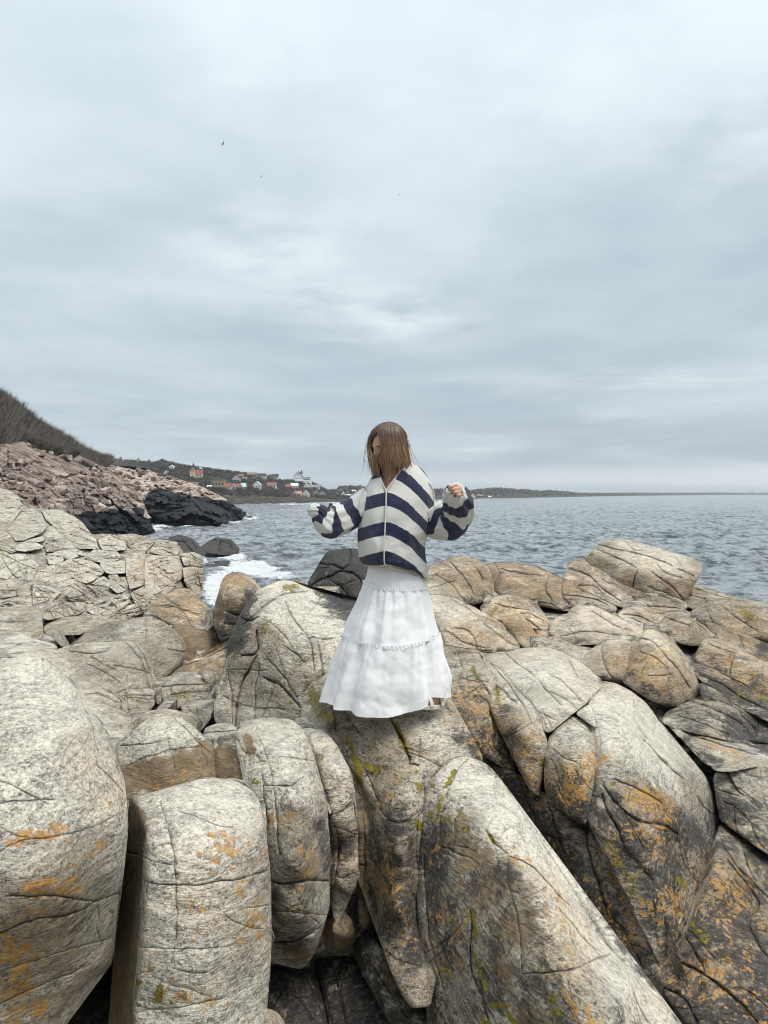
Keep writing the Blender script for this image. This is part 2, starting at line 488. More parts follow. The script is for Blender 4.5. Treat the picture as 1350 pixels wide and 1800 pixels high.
def block(name, poly, depth, R=10, T=None, cracks=(), base=None, step=4.6, rough=1.0, rd=1, parent=None, jit=1.0,
          soft=0.006, label=None, cat=None, group=None, mat=None, shrink=0.14, lump=1.0, key=None, corner=13.0, rp=1.5, auto=1.0, facet=1.0, sharp=False):
    poly = densify(warp2(densify(chaikin(subdiv(poly, corner), rd), step), jit), step)
    if poly[:, 0].mean() > 740 and poly[:, 1].mean() < 1330 and parent is None and not sharp: R, rp = R * 1.2, 1.7
    if poly[:, 0].mean() < 420 and 1060 < poly[:, 1].mean() < 1330 and parent is None and not sharp: R, rp = R * 1.1, 1.6
    f = depth_fn(depth, soft)
    n0 = len(poly)
    nxt = np.roll(poly, -1, 0); prv = np.roll(poly, 1, 0)
    A, B = poly, nxt
    area = 0.5 * (poly[:, 0] * nxt[:, 1] - nxt[:, 0] * poly[:, 1]).sum()
    tan = nxt - prv; tan /= np.maximum(np.linalg.norm(tan, axis=1), 1e-6)[:, None]
    nor = np.stack([-tan[:, 1], tan[:, 0]], 1) * (1 if area > 0 else -1)
    pts = [poly]; edges = [(i, (i + 1) % n0) for i in range(n0)]
    cnt = n0
    # joints cut into the face: the measured ones, and fine ones along the fabric of the rock
    CA, CB, CW = [], [], []
    cracks = list(cracks)
    ra = np.random.RandomState(int(abs(poly[:, 0].sum() * 7 + poly[:, 1].sum())) % 100000)
    lo_, hi_ = poly.min(0), poly.max(0)
    for _ in range(int(auto * min(abs(area) / 4200.0, 10) + ra.rand())):
        c0 = ra.uniform(lo_, hi_)
        if not inside(c0[None], poly)[0]: continue
        east = c0[0] > 760
        an = R_(ra.choice([38, 52, 20, -35, 80] if east else [-12, 6, 18, 84, -60])) + ra.normal() * .16
        ln = ra.uniform(14, 60) * (1 if abs(area) > 9000 else .55)
        bend = ra.normal() * .14
        q = [(c0[0] + math.cos(an + bend * t_) * ln * t_ + ra.normal() * 1.3, c0[1] + math.sin(an + bend * t_) * ln * t_ + ra.normal() * 1.3) for t_ in (-1, -.55, -.1, .35, .8)]
        cracks.append((q, ra.uniform(.30, .62)))
    for c in cracks:
        cp, hw = c
        hw = hw * 1.0
        q = warp2(densify(chaikin(cp, 1, False), step, False), jit)
        if len(q) < 2: continue
        tg = np.gradient(q, axis=0); tg /= np.maximum(np.linalg.norm(tg, axis=1), 1e-6)[:, None]
        no = np.stack([-tg[:, 1], tg[:, 0]], 1)
        s = np.linspace(0, 1, len(q))
        ww = hw * (0.35 + 0.65 * np.sin(np.clip(s * 1.0, 0.06, 0.94) * math.pi) ** 0.4) * (0.8 + 0.5 * pnoise(np.stack([q[:, 0] / 14, q[:, 1] / 14, q[:, 0] * 0 + 9], 1)))
        ww = np.clip(ww, 0.5, None)
        for off in (0, -1, 1):
            ln = q + no * (ww * off)[:, None]
            ok = inside(ln, poly)
            ids = np.full(len(ln), -1)
            dB, _, _ = seg_dist(ln, A, B)
            ok &= dB > 0.8
            ids[ok] = cnt + np.arange(ok.sum())
            pts.append(ln[ok]); cnt += int(ok.sum())
            for i in range(len(ln) - 1):
                if ids[i] >= 0 and ids[i + 1] >= 0: edges.append((int(ids[i]), int(ids[i + 1])))
        CA.append(q[:-1]); CB.append(q[1:]); CW.append(ww[:-1])
    # rings that follow the rim
    for fr in (0.10, 0.28, 0.55):
        s = max(R * fr, 0.7)
        if s > step * 3: continue
        q = poly + nor * s
        q = q[inside(q, poly)]
        if len(q):
            dd, _, _ = seg_dist(q, A, B)
            q = q[dd > s * 0.86]
            pts.append(q); cnt += len(q)
    ring_out = max(R * 0.55 if R * 0.55 <= step * 3 else step * 0.5, step * 0.5)
    x0, y0 = poly.min(0); x1, y1 = poly.max(0)
    gx = np.arange(x0, x1, step); gy = np.arange(y0, y1, step * 0.866)
    G = np.stack(np.meshgrid(gx, gy), -1)
    G[1::2, :, 0] += step / 2
    G = G.reshape(-1, 2)
    G = G + np.random.RandomState(1).uniform(-.16, .16, G.shape) * step
    G = G[inside(G, poly)]
    if len(G):
        dd, _, _ = seg_dist(G, A, B)
        G = G[dd > ring_out + step * 0.4]
    if len(G) and CA:
        dd, jj, _ = seg_dist(G, np.concatenate(CA), np.concatenate(CB))
        G = G[dd > np.concatenate(CW)[jj] + step * 0.35]
    pts.append(G)
    allp = np.concatenate(pts)
    res = delaunay_2d_cdt([Vector((a, b)) for a, b in allp], edges, [], 1, 1e-3, True)
    P2 = np.array([(v.x, v.y) for v in res[0]])
    tris = res[2]
    # which output verts form the rim
    rim = [-1] * n0
    for vi, orig in enumerate(res[3]):
        for o in orig:
            if o < n0: rim[o] = vi
    iv = np.maximum(f(P2), 1e-4)
    d = 1.0 / iv
    s, _, _ = seg_dist(P2, A, B)
    r = ray(P2[:, 0], P2[:, 1]); rl = np.linalg.norm(r, axis=1)
    mpp = d / F_PX                                     # metres per photo pixel there
    q = np.clip(1 - s / R, 0, 1)
    off = R * mpp * (1 - np.clip(1 - q ** rp, 0, 1) ** (1 / rp))
    P = r * d[:, None]
    sc_ = np.clip(d.mean() / 4.0, 0.7, 3.0) if d.mean() < 40 else d.mean() / 9.0
    n1 = fbm(P * (2.0 / sc_), 3) * 0.030 * sc_
    n2 = fbm(P * (9.0 / sc_), 3) * 0.0075 * sc_
    F = P @ np.array([[0.93, .25, -.27], [-.2, .95, .2], [.30, -.12, .94]]).T
    n3 = (1 - np.abs(fbm(F * np.array([2.2, 2.2, 9.0]) / sc_, 3))) * 0.014 * sc_
    # fracture faces: flat facets that meet in creases
    Pf = P / sc_
    fa = np.stack([pnoise(Pf * (1.5, 1.5, 1.9) + 3.1), pnoise(Pf * (1.7, 1.3, 1.5) + 23.7), pnoise(Pf * (1.2, 2.0, 1.7) + 51.9)], 0)
    fb = np.stack([pnoise(Pf * 4.6 + 9.0), pnoise(Pf * (3.8, 5.5, 4.2) + 37.0)], 0)
    n1 = n1 * .6 + (fa.max(0) - .28) * .105 * sc_ * facet + (np.abs(fb).min(0)) * .060 * sc_ * facet
    off = off + rough * lump * (n1 + n2) - rough * lump * n3 * 0.8
    if CA:
        dc, jj, _ = seg_dist(P2, np.concatenate(CA), np.concatenate(CB))
        ww = np.concatenate(CW)[jj]
        g = np.clip(1 - dc / ww, 0, 1)
        off = off + np.where(dc < ww * 0.999, g ** 0.6 * ww * mpp * 7.5, 0) + ww * mpp * 0.7 * (1 - np.clip(dc / (ww * 4.0), 0, 1)) ** 2
    P = P + r / rl[:, None] * off[:, None]
    P[:, 2] += CAM_Z
    # body behind the visible side
    if T is None:
        T = float(np.clip(0.55 * math.sqrt(abs(area)) * mpp.mean(), 0.12, 1.2))
    rim = [v for v in rim if v >= 0]
    RP = P[rim]
    cen = RP.mean(0)
    rr = RP - np.array([0, 0, CAM_Z]); rr /= np.linalg.norm(rr, axis=1)[:, None]
    mid = RP + rr * (T * 0.45); mid = mid + (cen + rr.mean(0) * T * 0.45 - mid) * (shrink * 0.35)
    mid = mid + (fbm(mid * 4.0, 3) * .10 * T)[:, None] * (mid - cen - rr * (T * .45)) / np.maximum(np.linalg.norm(mid - cen - rr * (T * .45), axis=1), 1e-3)[:, None]
    back = RP + rr * T; back = back + (cen + rr.mean(0) * T - back) * shrink
    nv = len(P); nr = len(rim)
    V = np.concatenate([P, mid, back])
    faces = [tuple(t) if True else None for t in tris]
    # orientation: the visible side faces the camera
    if faces:
        a, b, c = (P[faces[len(faces) // 2][k]] for k in (0, 1, 2))
        if np.dot(np.cross(b - a, c - a), (a - np.array([0, 0, CAM_Z]))) > 0:
            faces = [fc[::-1] for fc in faces]
    a3 = 1 if area > 0 else -1
    for i in range(nr):
        j = (i + 1) % nr
        for (l0, l1) in ((rim, None), (None, None)):
            pass
        q1 = (rim[i], rim[j], nv + j, nv + i)
        q2 = (nv + i, nv + j, nv + nr + j, nv + nr + i)
        faces.append(q1 if a3 < 0 else q1[::-1]); faces.append(q2 if a3 < 0 else q2[::-1])
    bf = [nv + nr + i for i in range(nr)]
    faces.append(tuple(bf) if a3 < 0 else tuple(bf[::-1]))
    M = masks_for(P2, base or {}, key)
    o = mesh_obj(name, V, faces, mat or M_ROCK, parent)
    MM = np.concatenate([M, M[rim], M[rim]])
    set_masks(o.data, MM)
    tag(o, label, cat, group)
    BLOCKS.append((poly, f, T))
    return o
# ------------------------------------------------------------------ stains, lichens, painted light and shade (photo positions)
def paint(ch, pts, r, v, only=None):
    PAINT.append((ch, pts if isinstance(pts[0], (tuple, list)) else [pts], r, v, only))
# black crusts, and painted shade in gaps and along rock feet
for pts, r, v, *only in [
    ([(800, 1500), (850, 1600), (830, 1720), (800, 1800)], 120, 0.43, 'ridge'), ([(760, 1460), (770, 1560), (790, 1680)], 52, 0.62, 'ridge'),
    ([(850, 1570), (900, 1700), (930, 1800)], 74, 0.36, 'ridge'), ([(700, 1480), (700, 1540)], 36, .6), ([(690, 1560), (710, 1680)], 50, .42),
    ([(690, 1415), (725, 1430)], 26, .5), ([(590, 1275), (620, 1330)], 24, .5), ([(560, 1240), (590, 1255)], 30, .4),
    ([(850, 1540), (895, 1640), (930, 1720), (950, 1800)], 66, 0.43, 'ridge'), ([(860, 1660), (880, 1780)], 100, 0.43, 'ridge'), ([(690, 1500), (715, 1560), (720, 1640)], 40, .55, 'rib'), ([(660, 1560), (672, 1640)], 16, .6, 'rib'), ([(705, 1420), (690, 1450)], 34, .5, 'rib'), ([(880, 1400), (960, 1500), (1050, 1640), (1120, 1740)], 90, .90, 'cleft'),
    ([(1000, 1430), (1010, 1380), (1040, 1350)], 40, .58, 't3'), ([(1060, 1440), (1110, 1470)], 60, .62), ([(1200, 1480), (1150, 1560), (1180, 1640)], 95, .68),
    ([(1280, 1420), (1330, 1470)], 60, .60), ([(1230, 1700), (1330, 1740)], 110, .62), ([(1310, 1620)], 70, .5), ([(1250, 1460)], 60, .55),
    ([(930, 1345), (945, 1390)], 34, .55, 'strip'), ([(890, 1250), (905, 1300)], 34, .42), ([(820, 1220), (850, 1290), (880, 1340)], 52, .56),
    ([(420, 1090), (410, 1130), (395, 1120)], 40, .9), ([(440, 1050), (425, 1085)], 20, .75), ([(395, 1065)], 14, .3),
    ([(1270, 1190), (1340, 1240)], 60, .62), ([(1250, 1165)], 26, .42), ([(1340, 1145)], 30, .8), ([(1180, 1245), (1290, 1250)], 40, .42),
    ([(1230, 1330), (1200, 1300)], 22, .45), ([(520, 1500), (520, 1620)], 60, .34), ([(480, 1590)], 50, .45), ([(90, 1660), (150, 1640)], 80, .30),
    ([(60, 1480)], 40, .12), ([(560, 1430), (570, 1480)], 24, .22), ([(430, 1200), (470, 1240)], 60, .12), ([(505, 1120), (520, 1160)], 36, .22), ([(1170, 1415), (1120, 1380)], 40, .34),
    ([(1130, 1500), (1180, 1600)], 70, .75), ([(1040, 1460), (1080, 1500)], 40, .6), ([(1230, 1580), (1300, 1620), (1340, 1700)], 90, .62), ([(1200, 1760), (1300, 1800)], 90, .7), ([(1290, 1440), (1340, 1500)], 70, .6), ([(985, 1400), (1030, 1420)], 40, .55), ([(1130, 1440), (1080, 1420)], 50, .45),
    ([(800, 1250), (840, 1300)], 40, .5), ([(940, 1380), (920, 1350)], 30, .55), ([(1180, 1215), (1150, 1230)], 26, .3), ([(540, 1570), (500, 1640)], 50, .35), ([(110, 1690)], 60, .35), ([(20, 1700)], 70, .3), ([(640, 1330), (590, 1240)], 30, .35),
    ([(1280, 1150), (1330, 1195)], 40, .45), ([(1240, 1330)], 26, .4), ([(1290, 1330)], 40, .2), ([(700, 1440), (690, 1640)], 50, .45, 'rib'), ([(730, 1700)], 30, .5, 'rib'),
    ([(800, 1290), (850, 1320)], 30, .6), ([(860, 1330), (900, 1350)], 24, .6), ([(1215, 1150), (1225, 1165)], 16, .6), ([(1260, 1200), (1330, 1230)], 40, .72), ([(1290, 1275), (1340, 1300)], 40, .85), ([(1225, 1090), (1300, 1120)], 20, .35), ([(1130, 1215), (1190, 1236)], 18, .45), ([(1060, 1195), (1100, 1195)], 14, .4), ([(820, 1058), (855, 1056)], 16, .5), ([(1080, 1400), (1050, 1440)], 26, .55), ([(1090, 1470), (1130, 1510)], 40, .6), ([(740, 1470), (770, 1560), (800, 1700)], 60, 0.56, 'ridge'), ([(840, 1500), (880, 1560)], 60, 0.42, 'ridge'),
    ([(1010, 1290), (1040, 1310)], 16, .3), ([(990, 1440), (1020, 1450)], 22, .7), ([(955, 1385), (940, 1400)], 18, .7),
    ([(690, 1470), (700, 1560), (715, 1660)], 60, .66, 'rib'), ([(670, 1420), (720, 1440)], 30, .55, 'rib'), ([(660, 1340)], 40, .34, 'rib'), ([(520, 1500), (525, 1560), (515, 1650)], 55, .52), ([(560, 1450), (574, 1520)], 26, .5), ([(60, 1640), (130, 1620)], 70, .42), ([(600, 1500), (615, 1470)], 24, .5), ([(600, 990), (620, 1030)], 90, 1.3),
    ([(880, 1530), (920, 1620), (950, 1700), (985, 1780), (1010, 1830)], 44, 0.49, 'ridge'), ([(770, 1420), (800, 1470)], 40, 0.32, 'ridge'), ([(1060, 1400), (1100, 1460), (1150, 1500)], 50, .55), ([(1200, 1440), (1235, 1500), (1200, 1560)], 50, .60), ([(1270, 1480), (1330, 1520), (1340, 1600)], 70, .60), ([(1230, 1640), (1280, 1680), (1340, 1760)], 80, .66), ([(1300, 1390), (1340, 1420)], 40, .5), ([(970, 1390), (1000, 1420)], 30, .6), ([(890, 1320), (920, 1360)], 30, .5), ([(1230, 1330), (1260, 1345)], 24, .6), ([(1180, 1275), (1230, 1290)], 24, .4),
    ([(940, 1055), (1000, 1062), (1060, 1060)], 18, .5), ([(850, 1050), (868, 1040)], 14, .5), ([(1100, 1045), (1190, 1058)], 16, .4), ([(1110, 1185), (1180, 1238)], 14, .5), ([(1150, 1105), (1230, 1135)], 12, .4), ([(800, 1145), (900, 1145)], 10, .4), ([(985, 1125), (1050, 1130)], 12, .5),  # dark strokes under the right-hand rocks, painted as the shade of the gaps
]: paint('D', pts, r, v, *only)
# brown faces
for pts, r, v, *only in [
    ([(236, 1440), (230, 1500), (222, 1600), (214, 1760), (212, 1830)], 33, 1.1, 'tall'), ([(230, 1372), (300, 1352), (360, 1335)], 44, .85, 'bf'), ([(280, 1395), (360, 1385)], 40, .85, 'bf'), ([(395, 1330), (410, 1370)], 40, .95, 'db'),
    ([(435, 1298), (440, 1318)], 13, .9), ([(555, 1230), (590, 1270), (620, 1310)], 26, .55), ([(635, 1400), (645, 1600)], 20, .8, 'none'), ([(345, 1130), (380, 1130)], 34, .75),
    ([(860, 1580), (920, 1640), (900, 1540)], 60, .34), ([(600, 1640)], 26, .8), ([(530, 1680)], 34, .5), ([(390, 1085), (385, 1050)], 22, .6), ([(425, 1020)], 22, .4),
    ([(800, 1470), (860, 1580), (900, 1680), (940, 1790)], 80, .44, 'ridge'), ([(780, 1560), (800, 1700)], 70, .36, 'ridge'), ([(690, 1500), (710, 1640)], 50, .34, 'rib'),
]: paint('B', pts, r, v, *only)
# orange crust lichen
for pts, r, v, *only in [
    ([(1000, 1400), (1040, 1340), (1010, 1360)], 48, .78), ([(1110, 1400), (1160, 1410), (1165, 1440)], 38, .85), ([(1110, 1460), (1150, 1500)], 42, .6),
    ([(1250, 1540), (1300, 1580)], 60, .68), ([(1130, 1540)], 40, .45), ([(1050, 1540), (1100, 1600), (1120, 1670)], 55, .5, 'cleft'), ([(940, 1300), (900, 1340)], 40, .55), ([(830, 1210), (850, 1250)], 38, .62),
    ([(1150, 1165), (1170, 1150), (1130, 1190)], 44, .66), ([(1160, 1205)], 30, .6), ([(1085, 1160)], 24, .4), ([(1240, 1300), (1290, 1330)], 28, .65),
    ([(1250, 1145), (1320, 1185)], 40, .55), ([(1300, 1230)], 40, .45), ([(700, 1340), (670, 1400)], 46, .40), ([(670, 1490), (665, 1560)], 34, .52), ([(700, 1700)], 40, .42),
    ([(620, 1440), (600, 1500)], 30, .50), ([(535, 1500), (560, 1520)], 40, .40), ([(520, 1570)], 30, .45), ([(490, 1440), (500, 1400)], 26, .34),
    ([(385, 1510), (450, 1480)], 46, .42), ([(400, 1600), (450, 1640)], 60, .40), ([(300, 1600), (330, 1660)], 46, .34), ([(260, 1700)], 30, .3), ([(350, 1760)], 60, .3),
    ([(80, 1460), (110, 1465)], 26, .62), ([(60, 1560), (110, 1560)], 32, .58), ([(170, 1500), (140, 1520)], 40, .38), ([(180, 1410), (200, 1420)], 22, .42), ([(40, 1680), (60, 1760)], 60, .50), ([(0, 1640), (60, 1620)], 24, .5),
    ([(170, 1320)], 40, .22), ([(310, 1370), (270, 1385), (340, 1350)], 26, .55), ([(410, 1360)], 26, .4), ([(860, 1190)], 24, .3),
    ([(980, 1620), (1020, 1660), (960, 1580)], 42, .44), ([(900, 1500), (930, 1520)], 24, .6), ([(1000, 1760), (1040, 1800)], 34, .7), ([(800, 1560), (790, 1640), (820, 1700)], 60, .40),
    ([(780, 1460), (770, 1500)], 40, .36), ([(860, 1450), (940, 1500)], 46, .24), ([(620, 1120)], 18, .5), ([(585, 1123)], 14, .5), ([(880, 1110), (830, 1120)], 34, .42), ([(925, 1105), (950, 1115)], 28, .6), ([(890, 1110)], 22, .5), ([(860, 1060)], 22, .4),
    ([(1110, 1010), (1190, 1020)], 40, .32), ([(1060, 1000)], 20, .3), ([(1320, 1075)], 26, .3), ([(1000, 1040), (1060, 1056)], 30, .3), ([(400, 1020), (440, 1015)], 22, .6), ([(320, 1060)], 40, .35),
    ([(340, 990), (350, 1020)], 20, .45), ([(250, 985), (270, 1005)], 20, .4), ([(245, 1045)], 12, .6), ([(1320, 1350)], 20, .3), ([(1240, 1620), (1310, 1680)], 60, .45), ([(570, 990)], 12, .4),
    ([(1060, 1560), (1110, 1650)], 70, .62, 'cleft'), ([(940, 1420), (1000, 1500)], 60, .42, 'cleft'), ([(1180, 1580), (1170, 1650)], 60, .60), ([(1230, 1700), (1330, 1790)], 110, .50), ([(1250, 1560), (1310, 1560)], 70, .60), ([(1130, 1470)], 60, .5), ([(1060, 1470), (1090, 1530)], 40, .5),
    ([(870, 1290), (890, 1340)], 50, .5), ([(810, 1230), (850, 1310)], 60, .55), ([(930, 1320), (950, 1390)], 46, .55), ([(1330, 1480), (1300, 1440)], 50, .35), ([(1190, 1500), (1230, 1500)], 50, .3),
    ([(700, 1300), (640, 1300), (700, 1400)], 80, .30), ([(680, 1550), (700, 1650)], 70, .42, 'rib'), ([(860, 1650), (960, 1740)], 120, .26, 'ridge'), ([(610, 1530)], 50, .45), ([(540, 1450), (530, 1600)], 70, .28), ([(100, 1700), (30, 1740)], 90, .42), ([(60, 1600)], 60, .4), ([(340, 1640), (420, 1560)], 110, .32),
    ([(830, 1090), (870, 1120)], 60, .35), ([(1040, 1090)], 60, .25), ([(1150, 1170)], 70, .45), ([(1080, 1170)], 50, .35), ([(1280, 1160), (1340, 1200)], 70, .5), ([(1300, 1100), (1250, 1080)], 60, .3), ([(1120, 1020)], 70, .22), ([(960, 1030)], 90, .22),
    ([(20, 1475), (60, 1466), (110, 1462)], 24, .95), ([(40, 1565), (80, 1558), (130, 1560)], 30, .9), ([(10, 1650), (40, 1690), (30, 1740)], 56, .8), ([(0, 1790), (60, 1770)], 40, .8), ([(150, 1500), (180, 1490)], 30, .6), ([(380, 1480), (450, 1500)], 40, .66), ([(330, 1590), (360, 1640)], 34, .62), ([(430, 1560), (450, 1640)], 34, .66), ([(300, 1740), (360, 1760)], 40, .62), ([(480, 1440), (500, 1450), (510, 1435)], 24, .66), ([(540, 1540), (555, 1520)], 26, .6),
]: paint('O', pts, r, v, *only)
# yellow-green moss
for pts, r, v, *only in [
    ([(622, 1330), (632, 1352), (628, 1372)], 10, .85), ([(640, 1345), (655, 1352), (664, 1362)], 8, .9), ([(612, 1300), (630, 1340)], 6, .6), ([(697, 1278), (708, 1300), (716, 1320)], 7, .95), ([(706, 1300)], 9, .8),
    ([(732, 1357)], 6, .9), ([(732, 1375), (742, 1392)], 5, .9), ([(760, 1380)], 6, .8), ([(800, 1354), (790, 1372), (784, 1384)], 6, .9), ([(778, 1405), (770, 1425)], 9, .6), ([(815, 1402)], 6, .9), ([(820, 1460)], 7, .8),
    ([(755, 1430), (765, 1440)], 9, .7), ([(733, 1446), (738, 1456)], 9, .8), ([(730, 1475)], 8, .7), ([(860, 1470), (867, 1482)], 5, .95), ([(810, 1430)], 16, .38), ([(785, 1445)], 18, .45),
    ([(818, 1600), (830, 1612), (836, 1630), (838, 1648)], 4.5, 1), ([(836, 1680), (843, 1700), (847, 1718), (854, 1738)], 4.5, 1), ([(860, 1768), (875, 1764), (892, 1780), (903, 1800)], 5.5, 1),
    ([(774, 1706), (780, 1702)], 4.5, .95), ([(783, 1708), (792, 1720)], 5, .9), ([(786, 1622), (794, 1610)], 4, .9), ([(845, 1790), (860, 1800)], 6, .8),
    ([(565, 1252), (585, 1265)], 13, .60), ([(545, 1215), (560, 1240)], 16, .50), ([(612, 1298)], 9, .6), ([(561, 1328), (566, 1335)], 5, .8), ([(460, 1333)], 5, .8), ([(448, 1374)], 9, .8), ([(580, 1380)], 5, .8),
    ([(245, 1725)], 9, .8), ([(282, 1735), (276, 1760)], 11, .75), ([(195, 1602)], 8, .8), ([(247, 1484)], 5, .7), ([(300, 1760), (330, 1752)], 9, .5),
    ([(830, 1175), (838, 1190)], 6, .7), ([(872, 1210), (880, 1240)], 9, .55), ([(955, 1340)], 10, .7), ([(972, 1290)], 6, .8), ([(990, 1350)], 6, .6), ([(1075, 1378)], 7, .6), ([(1060, 1478), (1075, 1495)], 9, .8),
    ([(1190, 1545), (1205, 1555)], 9, .8), ([(1215, 1620), (1240, 1650)], 14, .5), ([(1270, 1680)], 16, .4), ([(1075, 1540)], 18, .42), ([(862, 1080), (870, 1072)], 9, .55), ([(905, 1105)], 8, .5),
    ([(1308, 1075), (1320, 1085)], 12, .6), ([(1040, 975)], 6, .7), ([(1125, 1162)], 7, .6), ([(1118, 1178)], 7, .5), ([(1345, 1225)], 14, .6), ([(1300, 1225)], 10, .5),
    ([(500, 1034), (520, 1031)], 7, .75), ([(512, 1040)], 5, .6), ([(470, 1090), (465, 1110)], 10, .5), ([(530, 1166)], 10, .5), ([(512, 1235)], 8, .5), ([(425, 1268)], 6, .5), ([(115, 1116)], 6, .7), ([(160, 1226)], 5, .6),
    ([(310, 1222), (325, 1225)], 12, .45), ([(225, 1228), (250, 1232)], 9, .4), ([(57, 1120), (72, 1112)], 7, .5), ([(5, 974)], 6, .7), ([(640, 1590)], 6, .6), ([(628, 1628)], 5, .7), ([(610, 1420)], 6, .6), ([(970, 1760), (985, 1790)], 16, .5), ([(1330, 1600)], 10, .5),
]: paint('M', pts, r, v, *only)
# warm and pale tints
for pts, r, v, *only in [
    ([(1050, 1160), (1160, 1150)], 90, .45), ([(830, 1090)], 90, .4), ([(330, 1060)], 70, .9), ([(650, 1400), (700, 1360)], 60, .35), ([(330, 1000), (345, 1010)], 40, .5), ([(950, 1100)], 60, .5), ([(960, 1620), (1010, 1690)], 60, .5), ([(600, 1450)], 50, .4), ([(800, 1010)], 70, .45),
    ([(950, 1020)], 110, .40), ([(1130, 1010)], 120, .25),
    ([(800, 1020), (860, 1030)], 70, .8), ([(900, 1020), (1000, 1040)], 70, .75), ([(880, 1070), (940, 1110)], 60, .85), ([(820, 1110), (880, 1130)], 60, .65), ([(1050, 1090), (1100, 1110)], 60, .55), ([(1080, 1160), (1150, 1180), (1180, 1200)], 60, .75), ([(1140, 1010), (1200, 1030)], 50, .6), ([(1280, 1160), (1330, 1190)], 60, .8), ([(1290, 1090), (1330, 1110)], 60, .6), ([(1130, 1085), (1200, 1110)], 50, .55), ([(1100, 1020)], 50, .5),
    ([(840, 1230), (870, 1300)], 60, .7), ([(915, 1290), (940, 1370)], 50, .75), ([(1000, 1370)], 55, .8), ([(1120, 1420), (1160, 1480)], 70, .65), ([(1250, 1560), (1300, 1640), (1200, 1740)], 100, .65), ([(640, 1320), (690, 1300)], 70, .35), ([(600, 1480)], 60, .5), ([(540, 1520)], 50, .4), ([(60, 1600), (100, 1700)], 100, .55), ([(340, 1560), (400, 1650)], 110, .30), ([(140, 1330), (190, 1400)], 60, .35), ([(1000, 1640), (960, 1560)], 60, .6), ([(250, 1010), (340, 1010)], 40, .5),
]: paint('W', pts, r, v, *only)
for pts, r, v, *only in [  # pale tints; those on rock tops are skylight put into the colour
    ([(860, 1400), (930, 1480)], 70, .9), ([(1010, 1650), (1070, 1690)], 50, .6), ([(1080, 1740)], 34, 1), ([(980, 1160), (1100, 1290)], 90, .7), ([(600, 1080)], 80, .5), ([(350, 1450)], 90, .8), ([(100, 1260)], 130, .8), ([(500, 1310)], 60, .8), ([(960, 1220)], 70, .6), ([(780, 1280)], 60, .5),
    ([(770, 1055), (820, 1075)], 40, .7), ([(1030, 1075), (1080, 1090)], 40, .7), ([(1150, 1115), (1180, 1150)], 24, .6), ([(1080, 1130)], 26, .5), ([(1250, 1128), (1300, 1145)], 22, .6), ([(1120, 960), (1180, 985)], 40, .5), ([(870, 1055)], 24, .5), ([(1130, 1270), (1170, 1330), (1090, 1240)], 70, 1.0), ([(900, 1160), (1000, 1180), (960, 1230)], 70, .95), ([(850, 1390), (900, 1440)], 60, 1.0), ([(1260, 1310), (1330, 1320)], 30, .5),
    ([(800, 1350), (850, 1385)], 50, .9, 'ridge'), ([(870, 1385), (930, 1470), (985, 1575), (1040, 1655), (1100, 1720), (1160, 1785)], 44, 1.0, 'ridge'), ([(280, 1300), (300, 1270)], 40, .5), ([(440, 1275), (500, 1300), (510, 1350)], 50, .9), ([(300, 1390), (400, 1390), (420, 1450)], 60, .9), ([(40, 1180), (110, 1230), (150, 1300)], 90, .9), ([(560, 1290), (590, 1340)], 30, .6), ([(500, 1040), (560, 1060), (620, 1100)], 60, .8), ([(170, 1140), (240, 1140)], 30, .5), ([(740, 1280), (700, 1290)], 40, .5),
]: paint('P', pts, r, v, *only)

